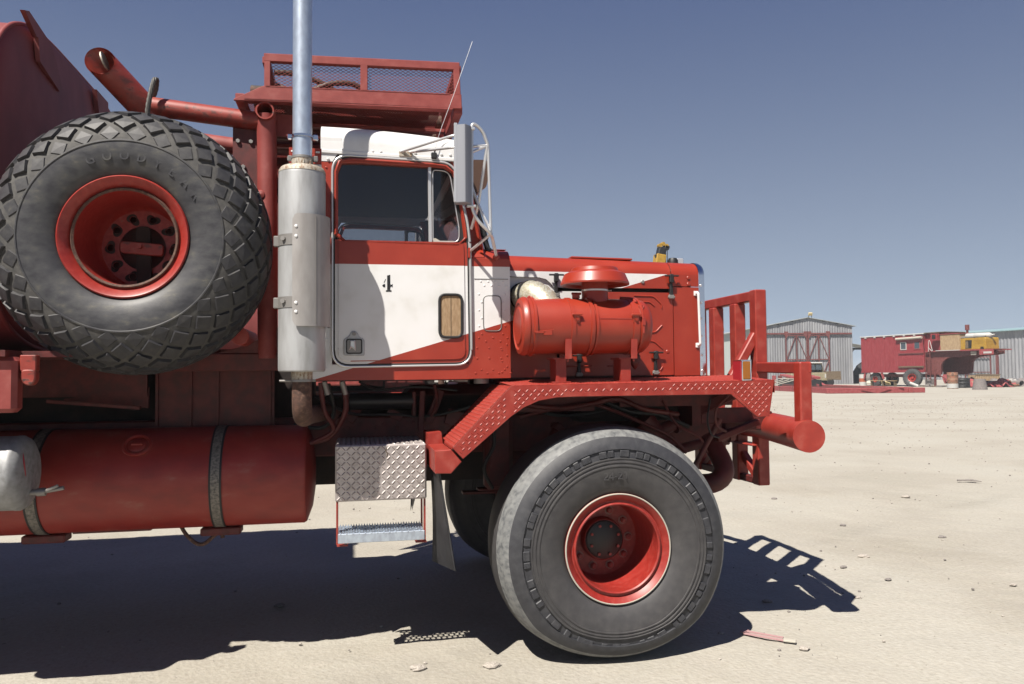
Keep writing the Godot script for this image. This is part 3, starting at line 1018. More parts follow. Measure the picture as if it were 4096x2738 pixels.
func cab(t: Node3D) -> void:
	var zs := -.345
	var door := rounded(pv([-1.553, 1.664, -.774, 1.672, -.779, 2.33, -.792, 2.50, -.862, 2.838, -1.553, 2.855]), [.10, .09, .05, .05, .09, .10], 6)
	var win := rounded(pv([-1.52, 2.372, -.806, 2.362, -.812, 2.45, -.876, 2.803, -1.52, 2.812]), [.008, .05, .05, .075, .05], 6)
	# side walls, in strips round the doorway
	for side in [true, false]:
		livery(t, "side_panel", pv([-1.69, 1.592, -1.553, 1.592, -1.553, 2.872, -1.69, 2.872]), Vector3(0, 0, zs - .03), X, .03, 0, side)
		livery(t, "side_panel", pv([-1.553, 1.592, -.77, 1.592, -.77, 1.68, -1.553, 1.68]), Vector3(0, 0, zs - .03), X, .03, 0, side)
		livery(t, "cowl_panel", pv([-.79, 1.594, -.545, 1.596, -.545, 2.285, -.79, 2.285]), Vector3(0, 0, zs - .03), X, .032, 0, side)
	var pil := Shape.new()
	pil.prism(rounded(pv([-.80, 2.285, -.685, 2.285, -.70, 2.36, -.80, 2.87, -.90, 2.87, -.865, 2.80]), .015, 3), Vector3(0, 0, zs - .07), X, Y, .072, .008)
	both_sides(t, "windscreen_pillar", pil, M.red_cab)
	# door
	var lower := PackedVector2Array()
	for p in Geometry2D.intersect_polygons(Shape.inset(door, .010), pv([-2, 1.5, 0, 1.5, 0, 2.375, -2, 2.375])):
		lower = p
	var d1 := livery(t, "door", lower, Vector3(0, 0, zs - .03), X, .040, 0)
	livery(t, "door", lower, Vector3(0, 0, zs - .03), X, .040, 0, false)
	var inner := PackedVector2Array()
	for p in Geometry2D.intersect_polygons(Shape.inset(door, .036), pv([-2, 1.5, 0, 1.5, 0, 2.366, -2, 2.366])):
		inner = p
	var skin := livery(d1, "raised_panel", inner, Vector3(0, 0, zs + .008), X, .008, 0)
	# pressed edge that catches the light along the panel's foot
	var bead := []
	for p in inner:
		if p.y < 2.05:
			bead.append(Vector3(p.x, p.y, zs + .0105))
	bead.sort_custom(func(u, w): return (atan2(u.y - 2.05, u.x + 1.16)) < (atan2(w.y - 2.05, w.x + 1.16)))
	var bd := Shape.new()
	var bw := Shape.new()
	for i in bead.size() - 1:
		var mid: Vector3 = (bead[i] + bead[i + 1]) * 0.5
		var inw := Geometry2D.is_point_in_polygon(Vector2(mid.x, mid.y), WHITE)
		(bw if inw else bd).tube([bead[i], bead[i + 1]], .0055, 6, false)
	put(d1, "pressed_edge", bd, M.red_cab, bw, M.white_paint)
	var fr := Shape.new()
	var whole := Geometry2D.intersect_polygons(Shape.inset(door, .010), pv([-2, 2.362, 0, 2.362, 0, 3, -2, 3]))
	# window frame as a ring between the door's edge and the opening
	var cnt := 42
	var qo := PackedVector2Array()
	var qi := PackedVector2Array()
	var ro: PackedVector2Array = whole[0]
	for i in cnt:
		var an := TAU * i / cnt
		qo.append(hit(ro, Vector2(-1.17, 2.58), an))
		qi.append(hit(win, Vector2(-1.17, 2.58), an))
	fr.ring(qo, qi, Vector3(0, 0, zs - .03), X, Y, .046, .007)
	put(d1, "window_frame", fr, M.red_cab)
	put(t, "window_frame", fr.mirrored(), M.red_cab)
	var arch := []
	for i in cnt + 1:
		var m2 := qo[i % cnt].lerp(qi[i % cnt], .45)
		if m2.y > 2.40:
			arch.append(Vector3(m2.x, m2.y, zs + .017))
	arch.sort_custom(func(u, w): return atan2(u.x + 1.17, u.y - 2.45) < atan2(w.x + 1.17, w.y - 2.45))
	var ab := Shape.new()
	ab.tube(arch, .006, 6)
	put(d1, "frame_bead", ab, M.red_cab)
	# seal, pale on its outside
	var sl := Shape.new()
	var pts := []
	for p in Shape.inset(door, .002):
		pts.append(Vector3(p.x, p.y, zs + .006))
	sl.tube(pts, .0075, 6, false, true)
	put(t, "door_seal", sl, M.bright_trim)
	put(t, "door_seal", sl.mirrored(), M.bright_trim)
	var sb := Shape.new()
	pts = []
	for p in Shape.inset(door, .013):
		pts.append(Vector3(p.x, p.y, zs + .0065))
	sb.tube(pts, .0055, 6, false, true)
	put(t, "door_gap", sb, M.black_rubber)
	# glass
	var g := Shape.new()
	g.prism(Shape.inset(win, -.004), Vector3(0, 0, zs - .018), X, Y, .004)
	put(d1, "window_glass", g, M.glass)
	put(t, "window_glass", g.mirrored(), M.glass)
	var dv := Shape.new()
	dv.box(Vector3(-1.0065, 2.588, zs - .006), Vector3(.020, .44, .022), Basis(Z, .008), .003)
	put(d1, "window_divider", dv, M.bright_trim)
	put(t, "window_divider", dv.mirrored(), M.bright_trim)
	var vo := rounded(pv([-.998, 2.366, -.804, 2.362, -.810, 2.45, -.877, 2.802, -.998, 2.806]), [.004, .03, .05, .07, .01], 5)
	var vi := rounded(pv([-.990, 2.382, -.842, 2.378, -.838, 2.45, -.893, 2.788, -.990, 2.792]), [.01, .04, .05, .06, .02], 5)
	var vr := Shape.new()
	vr.ring(vo, vi, Vector3(0, 0, zs - .016), X, Y, .012, .003)
	put(d1, "vent_rubber", vr, M.black_rubber)
	put(t, "vent_rubber", vr.mirrored(), M.black_rubber)
	var vt := Shape.new()
	pts = []
	for p in vi:
		pts.append(Vector3(p.x, p.y, zs - .003))
	vt.tube(pts, .0035, 6, false, true)
	put(d1, "vent_trim", vt, M.bright_trim)
	var tape := Shape.new()
	tape.prism(pv([-.99, 2.368, -.88, 2.372, -.87, 2.385, -.95, 2.384, -.975, 2.398, -.99, 2.398]), Vector3(0, 0, zs - .004), X, Y, .004)
	put(d1, "torn_tape", tape, M.pale_cloth)
	# number 4, stencilled
	var four := Shape.new()
	for q in [[-1.251, 2.096, -1.234, 2.096, -1.234, 2.178, -1.251, 2.178], [-1.258, 2.087, -1.227, 2.087, -1.227, 2.0945, -1.258, 2.0945], [-1.2325, 2.111, -1.228, 2.118, -1.221, 2.111, -1.221, 2.131, -1.228, 2.124, -1.2325, 2.130], [-1.2785, 2.120, -1.271, 2.112, -1.262, 2.112, -1.262, 2.129, -1.271, 2.129], [-1.270, 2.137, -1.267, 2.137, -1.258, 2.157, -1.261, 2.157], [-1.248, 2.178, -1.234, 2.178, -1.234, 2.182]]:
		four.prism(pv(q), Vector3(0, 0, zs + .0165), X, Y, .001)
	put(d1, "number_four", four, M.black_paint)
	# small low window with a tan card behind it
	var to := rect(-.965, 1.823, -.822, 2.081, .045, 5)
	var ti := Shape.inset(to, .015)
	var tr := Shape.new()
	tr.ring(to, ti, Vector3(0, 0, zs + .014), X, Y, .014, .004)
	put(d1, "low_window_rubber", tr, M.black_rubber)
	var tc := Shape.new()
	tc.prism(Shape.inset(to, .010), Vector3(0, 0, zs + .0165), X, Y, .003)
	put(d1, "tan_card", tc, M.tan_card)
	var tl := Shape.new()
	tl.box(Vector3(-.893, 1.952, zs + .020), Vector3(.003, .225, .003))
	put(d1, "card_fold", tl, M.mud_brown)
	# handle
	var hp := Shape.new()
	hp.prism(rounded(pv([-1.490, 1.728, -1.376, 1.726, -1.376, 1.818, -1.404, 1.832, -1.418, 1.862, -1.446, 1.866, -1.462, 1.834, -1.490, 1.820]), .012, 4), Vector3(0, 0, zs + .016), X, Y, .006, .002)
	var hpl := put(d1, "handle_plate", hp, M.aluminium)
	var hh := Shape.new()
	hh.ring(rect(-1.477, 1.738, -1.388, 1.822, .014), rect(-1.470, 1.745, -1.395, 1.815, .010), Vector3(0, 0, zs + .022), X, Y, .003, .001)
	put(d1, "handle_recess_edge", hh, M.black_rubber)
	var hr := Shape.new()
	hr.prism(rect(-1.470, 1.745, -1.395, 1.815, .010), Vector3(0, 0, zs + .0222), X, Y, .001)
	put(d1, "handle_recess", hr, M.grey_metal)
	var hd := Shape.new()
	hd.prism(rounded(pv([-1.458, 1.757, -1.447, 1.775, -1.428, 1.757, -1.424, 1.757, -1.427, 1.812, -1.455, 1.812]), .004, 2), Vector3(0, 0, zs + .0235), X, Y, .010, .004)
	put(d1, "handle", hd, M.bright_trim)
	var lk := Shape.new()
	lk.cyl(Vector3(-1.433, 1.850, zs + .022), Vector3(-1.433, 1.850, zs + .027), .011, -1, 16, true, .002)
	put(d1, "door_lock", lk, M.grey_metal)
	# hinge rod
	var hg := Shape.new()
	hg.tube(curve([Vector3(-.822, 2.60, zs + .012), Vector3(-.796, 2.50, zs + .014), Vector3(-.780, 2.38, zs + .014)], 8), .008, 8)
	hg.cyl(Vector3(-.779, 2.37, zs + .014), Vector3(-.774, 1.76, zs + .014), .0075, -1, 10)
	put(d1, "hinge", hg, M.aluminium)
	# hatch and seams of the cowl
	var ho := rect(-.703, 1.868, -.598, 2.072, .03)
	var hs := Shape.new()
	pts = []
	for p in ho:
		pts.append(Vector3(p.x, p.y, zs + .004))
	hs.tube(pts, .003, 5, false, true)
	put(t, "hatch_gap", hs, M.grey_metal)
	livery(t, "hatch", Shape.inset(ho, .004), Vector3(0, 0, zs + .002), X, .004, 0)
	var seam := Shape.new()
	seam.box(Vector3(-.655, 2.168, zs + .003), Vector3(.20, .004, .003))
	put(t, "cowl_seam", seam, M.grey_metal)
	# rivets
	var rv := Shape.new()
	rv.lathe([Vector2(.0066, 0), Vector2(.0054, .0022), Vector2(.0026, .0034), Vector2(0, .0037)], Vector3.ZERO, Z, 8)
	var rm := ArrayMesh.new()
	rv.into(rm, M.white_paint)
	var spots := []
	for y in [2.154, 2.13]:
		for i in 4:
			spots.append(Vector2(-.716 + i * .043 + (.02 if y < 2.14 else 0.0), y))
	for i in 6:
		spots.append(Vector2(-.728 if i % 2 == 0 else -.712, 2.08 - i * .046))
		spots.append(Vector2(-.575 if i % 2 == 0 else -.588, 2.08 - i * .046))
	for i in 5:
		spots.append(Vector2(-.73 + i * .042, 1.828 - (.02 if i % 2 else 0.0)))
	for i in 6:
		spots.append(Vector2(-.74 + (i % 3) * .07, 1.77 - (i / 3) * .06))
		spots.append(Vector2(-.565 - .03 * (i % 2), 1.79 - i * .032))
	for i in 7:
		spots.append(Vector2(-.75 + i * .034, 1.625 + (.02 if i % 2 else 0.0)))
	for i in 8:
		spots.append(Vector2(-1.585, 2.78 - i * .16))
	for p in spots:
		var wht := Geometry2D.is_point_in_polygon(p, WHITE)
		put_mesh(t, "rivet", rm, M.white_paint if wht else M.red_cab, Transform3D(Basis.IDENTITY, Vector3(p.x, p.y, zs + .0015)))
	# roof: a rounded white cap
	var roof := Shape.new()
	var half_w := absf(ZC - (zs + .004))
	roof.patch(func(u, w):
		var x: float = lerpf(-1.615, -.845, u)
		var top: float = 3.085 - .05 * u * u
		var an: float = PI * w
		var ca: float = cos(an)
		var sa: float = sin(an)
		var yy: float = 2.865 + (top - 2.865) * pow(sa, .50)
		return Vector3(x, yy, ZC + half_w * signf(ca) * pow(absf(ca), .42)), 14, 48, Y)
	roof.prism(pv([0, 0, 2.0 * half_w, 0, 2.0 * half_w - .09, .13, half_w, .20, .09, .13]), Vector3(-1.615, 2.862, zs + .004), -Z, Y, .004)
	put(t, "roof", roof, M.white_paint)
	var gut := Shape.new()
	gut.box(Vector3(-1.23, 2.862, zs + .004), Vector3(.80, .022, .012), Basis(Z, -.02), .004)
	gut.prism(pv([-1.615, 2.815, -1.55, 2.815, -1.50, 2.90, -1.50, 2.95, -1.615, 2.95]), Vector3(0, 0, zs - .012), X, Y, .014)
	put(t, "roof_edge", gut, M.white_paint)
	put(t, "roof_edge", gut.mirrored(), M.white_paint)
	for x in [-1.575, -1.495, -1.33, -1.285, -1.09, -.94, -.89]:
		put_mesh(t, "rivet", rm, M.white_paint, Transform3D(Basis.from_scale(Vector3(1.3, 1.3, 1.3)), Vector3(x, 2.882 - (.055 if x < -1.55 else 0.0), zs + .006)))
	var lip := Shape.new()
	lip.prism(pv([-.99, 2.985, -.89, 3.03, -.89, 2.96, -.99, 2.96]), Vector3(0, 0, -1.9), X, Y, 1.3)
	put(t, "roof_vent", lip, M.white_paint)
	# sun visor across the windscreen
	var vs := Shape.new()
	vs.prism(pv([-.86, 2.96, -.66, 2.885, -.63, 2.80, -.638, 2.80, -.668, 2.878, -.86, 2.945]), Vector3(0, 0, 2.0 * ZC + .40), X, Y, 1.70)
	put(t, "sun_visor", vs, M.white_paint)
	var vc := Shape.new()
	vc.prism(rounded(pv([-.86, 2.88, -.66, 2.885, -.648, 2.80, -.668, 2.72, -.74, 2.675, -.80, 2.68]), .015, 3), Vector3(0, 0, -.43), X, Y, .008)
	both_sides(t, "visor_cheek", vc, M.visor_brown)
	# windscreen, rear wall, floor, firewall
	var ws := Shape.new()
	ws.beam(Vector3(-.655, 2.33, ZC), Vector3(-.815, 2.87, ZC), 1.72, .006, X)
	put(t, "windscreen", ws, M.glass)
	var wr := Shape.new()
	wr.beam(Vector3(-.660, 2.335, -.40), Vector3(-.815, 2.86, -.40), .03, .03, X, .006)
	wr.beam(Vector3(-.655, 2.345, -.40), Vector3(-.655, 2.345, -2.1), .03, .03, Y, .006)
	put(t, "windscreen_rubber", wr, M.black_rubber)
	for z in [-.52, -.95]:
		var wp := Shape.new()
		wp.tube([Vector3(-.60, 2.345, z), Vector3(-.65, 2.36, z), Vector3(-.69, 2.50, z + .04)], .007, 6)
		wp.beam(Vector3(-.655, 2.42, z + .04), Vector3(-.72, 2.62, z + .05), .012, .02, X)
		put(t, "wiper", wp, M.black_paint)
	var back := Shape.new()
	back.box(Vector3(-1.70, 1.98, ZC), Vector3(.03, .77, 1.80))
	back.box(Vector3(-1.70, 2.80, ZC), Vector3(.03, .18, 1.80))
	for z in [ZC + .66, ZC - .66]:
		back.box(Vector3(-1.70, 2.54, z), Vector3(.03, .36, .48))
	put(t, "rear_wall", back, M.red_cab)
	var fl := Shape.new()
	fl.box(Vector3(-1.13, 1.60, ZC), Vector3(1.12, .03, 1.72))
	fl.box(Vector3(-.56, 1.97, ZC), Vector3(.03, .70, 1.72))
	fl.box(Vector3(-.70, 2.20, ZC), Vector3(.26, .20, 1.70), Basis.IDENTITY, .04)
	fl.box(Vector3(-1.22, 2.885, ZC), Vector3(.74, .015, 1.70))
	put(t, "cab_lining", fl, M.cab_inside)
	for z in [-.75, -1.75]:
		var st := Shape.new()
		st.box(Vector3(-1.33, 2.00, z), Vector3(.46, .14, .5), Basis.IDENTITY, .04)
		st.box(Vector3(-1.54, 2.22, z), Vector3(.13, .44, .5), Basis(Z, .12), .04)
		put(t, "seat", st, M.cab_inside)
	var sw := Shape.new()
	var ring := []
	for i in 24:
		var an := TAU * i / 24
		ring.append(Vector3(-.98, 2.28, -1.75) + Basis(Z, .55) * Vector3(cos(an) * .23, 0, sin(an) * .23))
	sw.tube(ring, .013, 8, false, true)
	sw.cyl(Vector3(-.98, 2.28, -1.75), Vector3(-.78, 2.02, -1.75), .025)
	put(t, "steering_wheel", sw, M.black_paint)
	# cowl shoulder in front of the pillar
	var ct := Shape.new()
	ct.patch(func(u, w):
		var an: float = w * PI / 2
		return Vector3(lerpf(-.80, -.545, u), 2.283 + .075 * sin(an) - .012 * u, zs + .002 - .11 * (1.0 - cos(an))), 3, 8, Z + Y)
	ct.prism(pv([-.80, 0, -.545, 0, -.545, .55, -.80, .55]), Vector3(0, 2.357, zs - .105), X, -Z, .002)
	put(t, "cowl_top", ct, M.red_cab)
	put(t, "cowl_top", ct.mirrored(), M.red_cab)
	# aerial
	var ae := Shape.new()
	ae.box(Vector3(-.985, 2.868, zs + .022), Vector3(.032, .034, .024), Basis.IDENTITY, .004)
	ae.cyl(Vector3(-.982, 2.88, zs + .022), Vector3(-.978, 2.91, zs + .022), .005)
	put(t, "aerial_base", ae, M.black_rubber)
	var aw := Shape.new()
	aw.tube(curve([Vector3(-.979, 2.90, zs + .022), Vector3(-.958, 2.985, zs + .024), Vector3(-.88, 3.20, zs + .026), Vector3(-.76, 3.545, zs + .03)], 10), .0016, 5)
	put(t, "aerial", aw, M.bright_trim)
	mirror(t, false)
	mirror(t, true)


func hit(q: PackedVector2Array, c: Vector2, an: float) -> Vector2:      # where a ray from c leaves the outline
	var far := c + Vector2(cos(an), sin(an)) * 4.0
	var best := far
	for i in q.size():
		var r: Variant = Geometry2D.segment_intersects_segment(c, far, q[i], q[(i + 1) % q.size()])
		if r != null and c.distance_to(r) < c.distance_to(best):
			best = r
	return best


func mirror(t: Node3D, far_side: bool) -> void:
	var z0 := -.10
	var add := func(called: String, s: Shape, m: Material) -> void:
		put(t, called, s.mirrored() if far_side else s, m)
	var tube_ := func(a: Array, r: float, m: Material = M.bright_trim, rad: float = .04) -> void:
		var s := Shape.new()
		s.tube(path(a, rad), r, 8)
		add.call("mirror_tube", s, m)
	# the main loop, its outrigger and the braces between them
	tube_.call([Vector3(-.632, 2.294, -.30), Vector3(-.690, 2.391, -.13), Vector3(-.775, 2.462, z0), Vector3(-.804, 2.53, z0), Vector3(-.800, 3.005, z0), Vector3(-.736, 2.965, -.12), Vector3(-.705, 2.885, -.13)], .0095)
	tube_.call([Vector3(-.705, 2.89, -.13), Vector3(-.693, 2.40, -.13)], .0085)
	tube_.call([Vector3(-.711, 2.88, -.125), Vector3(-.757, 2.555, -.17), Vector3(-.775, 2.45, -.30)], .0085)
	tube_.call([Vector3(-.792, 2.66, -.16), Vector3(-.756, 2.55, -.15), Vector3(-.695, 2.41, -.125)], .0075)
	tube_.call([Vector3(-.690, 2.395, -.13), Vector3(-.780, 2.325, zp()), ], .008)
	tube_.call([Vector3(-1.172, 2.885, zp()), Vector3(-.896, 2.925, z0), Vector3(-.802, 2.935, z0)], .008)
	tube_.call([Vector3(-1.122, 2.885, zp()), Vector3(-.896, 2.858, z0), Vector3(-.705, 2.885, -.13)], .008)
	tube_.call([Vector3(-.800, 2.835, z0), Vector3(-.71, 2.883, -.13)], .007)
	var ft := Shape.new()
	ft.box(Vector3(-1.145, 2.873, -.335), Vector3(.075, .03, .012), Basis.IDENTITY, .003)
	add.call("mirror_foot", ft, M.rusty_collar)
	var f2 := Shape.new()
	f2.box(Vector3(-.632, 2.292, -.30), Vector3(.03, .03, .03), Basis(Z, .6), .004)
	f2.box(Vector3(-.785, 2.315, -.33), Vector3(.014, .06, .02), Basis.IDENTITY, .003)
	add.call("mirror_foot", f2, M.red_cab)
	var mr := Shape.new()
	mr.prism(rounded(pv([-.900, .075, -.848, .098, -.808, .060, -.808, .022, -.900, .022]), .004, 2), Vector3(0, 2.965, -.12), X, Z, .425, .004)
	add.call("mirror_housing", mr, M.mirror_grey)
	var mb := Shape.new()
	mb.beam(Vector3(-.902, 2.545, -.047), Vector3(-.898, 2.965, -.047), .008, .014, X, .002)
	mb.box(Vector3(-.895, 2.972, -.06), Vector3(.018, .012, .02), Basis.IDENTITY, .002)
	mb.box(Vector3(-.80, 2.962, -.09), Vector3(.03, .014, .02), Basis.IDENTITY, .002)
	mb.box(Vector3(-.808, 2.533, -.085), Vector3(.05, .012, .03), Basis.IDENTITY, .002)
	add.call("mirror_edge", mb, M.bright_trim)

func zp() -> float:
	return -.335

func hood_z(x: float) -> float:
	return -.47 - .05 * (x + .53) / 1.24

func section(x: float, from_y: float, grow := 0.0) -> Array:         # the hood's outline across the truck: near side up, over and down
	var z0 := hood_z(x) + grow
	var top := 2.342 - .02 * (x + .53) / 1.24 + grow
	var r := .11
	var half := []
	half.append(Vector3(x, from_y, z0))
	if from_y < 2.2:
		half.append(Vector3(x, 2.0, z0))
		half.append(Vector3(x, 2.234, z0))
	for k in range(0 if from_y > 2.2 else 1, 9):
		var an := PI / 2 * k / 8
		half.append(Vector3(x, 2.235 + (top - 2.235) * sin(an), z0 - r * (1.0 - cos(an))))
	half.append(Vector3(x, top + .012, (z0 - r + ZC) * .5))
	half.append(Vector3(x, top + .018, ZC))
	var out := half.duplicate()
	for i in range(half.size() - 2, -1, -1):
		out.append(Vector3(x, half[i].y, 2.0 * ZC - half[i].z))
	return out

func loft(s: Shape, secs: Array, toward: Vector3) -> void:
	s.patch(func(u, w): return secs[roundi(u * (secs.size() - 1))][roundi(w * (secs[0].size() - 1))], secs.size() - 1, secs[0].size() - 1, toward)

func hood(t: Node3D) -> void:
	var ex := Vector3(1.24, 0, -.05).normalized()
	var o := Vector3(-.53, 0, -.47)
	for side in [true, false]:
		livery(t, "hood_side", pv([0, 2.236, 0, 2.205, .05, 2.20, .19, 2.20, .235, 2.19, .265, 2.165, .285, 2.142, 1.05, 2.146, 1.05, 2.236]), o - Z * .012, ex, .012, -.53, side)
		livery(t, "engine_side_plate", pv([0.006, 1.598, .302, 1.598, .302, 2.20, .006, 2.20]), o - Z * .028, ex, .012, -.53, side)
		livery(t, "radiator_side", pv([1.066, 1.60, 1.241, 1.60, 1.241, 2.157, 1.066, 2.157]), o - Z * .012, ex, .013, -.53, side)
		livery(t, "radiator_side", pv([1.054, 2.162, 1.241, 2.162, 1.241, 2.236, 1.054, 2.236]), o - Z * .012, ex, .013, -.53, side)
	var pq := rounded(pv([.314, 1.604, 1.060, 1.604, 1.060, 2.120, .314, 2.118]), .008, 2)
	var pan := livery(t, "engine_side_door", pq, o - Z * .012, ex, .016, -.53)
	livery(t, "engine_side_door", pq, o - Z * .012, ex, .016, -.53, false)
	var back := Shape.new()
	back.box(Vector3(.10, 1.93, ZC), Vector3(1.2, .62, 1.46))
	put(t, "engine_block", back, M.black_paint)
	var hs0 := Shape.new()
	hs0.box(Vector3(.10, 1.52, -.60), Vector3(1.26, .17, .10))
	hs0.box(Vector3(.10, 1.52, 2.0 * ZC + .60), Vector3(1.26, .17, .10))
	hs0.box(Vector3(.70, 1.45, ZC), Vector3(.06, .34, 1.6))
	put(t, "hood_sill", hs0, M.red_frame)
	for q in [[.80, 2.098, .93, 2.096, .985, 2.046, .985, 2.02], [.86, 2.060, .905, 2.060, .935, 2.035], [.88, 1.870, .94, 1.870, .985, 1.914], [.86, 1.818, .93, 1.815, .985, 1.768], [.97, 1.635, .985, 1.655], [.345, 1.662, .52, 1.664], [.62, 1.664, .76, 1.668], [.36, 2.05, .36, 1.75]]:
		var pts := []
		for i in range(0, q.size(), 2):
			pts.append(o + ex * q[i] + Y * q[i + 1] + Z * .004)
		var b := Shape.new()
		b.tube(path(pts, .02), .0055, 6)
		put(pan, "pressed_bead", b, M.red_cab)
	var top := Shape.new()
	var secs := []
	for i in 7:
		secs.append(section(lerpf(-.53, .520, i / 6.0), 2.235))
	loft(top, secs, Y)
	put(t, "hood_top", top, M.red_cab)
	var top2 := Shape.new()
	loft(top2, [section(.524, 2.235), section(.60, 2.235), section(.711, 2.235)], Y)
	put(t, "radiator_top", top2, M.red_cab)
	var rs := Shape.new()
	rs.box(Vector3(.09, 2.338, -.62), Vector3(.40, .012, .10), Basis(Z, -.016), .003)
	put(t, "hood_top_strip", rs, M.red_cab)
	var sh := Shape.new()
	var s2 := []
	for q in [[.711, .004], [.735, .004], [.752, -.002], [.760, -.018], [.760, -.05]]:
		s2.append(section(q[0], 1.60, q[1]))
	loft(sh, s2, Y)
	put(t, "grille_shell", sh, M.chrome)
	var gr := Shape.new()
	for i in 23:
		gr.box(Vector3(.742, 1.92, ZC - .62 + i * .056), Vector3(.02, .62, .012))
	gr.box(Vector3(.72, 1.93, ZC), Vector3(.02, .66, 1.36))
	put(t, "grille", gr, M.grey_metal)
	var sc := Shape.new()
	sc.cyl(Vector3.ZERO, Vector3(0, 0, .006), .008, -1, 8, true, .002)
	var scm := ArrayMesh.new()
	sc.into(scm, M.bright_trim)
	for y in [2.17, 2.06, 1.96, 1.85, 1.73, 1.63]:
		put_mesh(t, "shell_screw", scm, M.bright_trim, Transform3D(Basis.IDENTITY, Vector3(.724, y, hood_z(.72) + .002)))
	for p in [Vector2(.57, 2.176), Vector2(.64, 2.176), Vector2(.64, 2.216), Vector2(.33, 2.185), Vector2(-.505, 2.11), Vector2(-.505, 1.98), Vector2(-.50, 1.64), Vector2(.49, 1.75)]:
		put_mesh(t, "hood_bolt", scm, M.grey_metal if p.x < 0.4 and p.x > 0 else (M.white_paint if p.x < 0 and p.y > 1.95 else M.red_cab), Transform3D(Basis.from_scale(Vector3(1.5, 1.5, 1.2)), Vector3(p.x, p.y, hood_z(p.x) - (.016 if p.x < 0 else 0.0))))
	var gh := Shape.new()
	var gz := hood_z(.70)
	gh.tube(path([Vector3(.690, 2.118, gz), Vector3(.690, 2.118, gz + .04), Vector3(.697, 1.79, gz + .04), Vector3(.697, 1.79, gz)], .015), .0085, 8)
	gh.box(Vector3(.69, 2.118, gz + .006), Vector3(.03, .03, .01), Basis.IDENTITY, .002)
	gh.box(Vector3(.697, 1.79, gz + .006), Vector3(.03, .03, .01), Basis.IDENTITY, .002)
	put(t, "grab_handle", gh, M.white_paint)
	# rubber T latches
	for q in [[-.236, 2.222, 2.085, 1], [.516, 2.232, 2.085, 1], [-.096, 1.735, 1.605, 1], [.404, 1.752, 1.612, 1]]:
		var z: float = hood_z(q[0])
		var l := Shape.new()
		l.tube([Vector3(q[0] - .045, q[1] - .008, z + .028), Vector3(q[0] + .045, q[1] - .008, z + .028)], .0055, 6)
		l.box(Vector3(q[0], q[1] - .025, z + .022), Vector3(.028, .055, .025), Basis.IDENTITY, .005)
		l.prism(pv([-.012, 0, .012, 0, .007, q[1] - q[2] - .05, -.007, q[1] - q[2] - .05]), Vector3(q[0], q[2] + .01, z + .006), X, Y, .016, .003)
		var la := put(t, "hood_latch", l, M.black_rubber)
		var lb := Shape.new()
		lb.box(Vector3(q[0], q[2] + .008, z + .012), Vector3(.036, .026, .024), Basis.IDENTITY, .004)
		lb.cyl(Vector3(q[0] - .022, q[2] + .006, z + .018), Vector3(q[0] + .022, q[2] + .006, z + .018), .006, -1, 8)
		put(la, "latch_foot", lb, M.grey_metal)
	# knobs on the radiator top
	var kn := Shape.new()
	kn.lathe([Vector2(.034, 0), Vector2(.034, .03), Vector2(.026, .045), Vector2(0, .05)], Vector3(.625, 2.325, -.72), Y, 16)
	put(t, "radiator_cap", kn, M.black_rubber)
	var kb := Shape.new()
	kb.box(Vector3(.68, 2.345, -.75), Vector3(.05, .055, .05), Basis.IDENTITY, .006)
	put(t, "radiator_ornament", kb, M.bright_trim)
	# intake hose out of the hood
	var hz := Shape.new()
	hz.lathe([Vector2(.112, 0), Vector2(.112, .012), Vector2(.098, .012), Vector2(.098, -.006)], Vector3(-.425, 2.06, hood_z(-.4) - .016), Z, 36)
	hz.cyl(Vector3(-.425, 2.06, -.60), Vector3(-.425, 2.06, -.489), .10, -1, 30)
	put(t, "hose_opening_rubber", hz, M.black_rubber)
	var hc := curve([Vector3(-.455, 2.03, -.50), Vector3(-.445, 2.068, -.40), Vector3(-.415, 2.072, -.30), Vector3(-.365, 2.02, -.235), Vector3(-.33, 1.94, -.20)], 44)
	var rr := []
	for i in hc.size():
		rr.append(.086 if i % 4 < 2 else .076)
	var hs := Shape.new()
	hs.tube(hc, .08, 24, true, false, rr)
	var hose := put(t, "intake_hose", hs, M.intake_foil)
	for i in [10, 19]:
		var cl := Shape.new()
		cl.tube([hc[i], hc[i + 1], hc[i + 2]], .0885, 24, false)
		put(hose, "hose_strap", cl, M.black_rubber)
	air_cleaner(t)


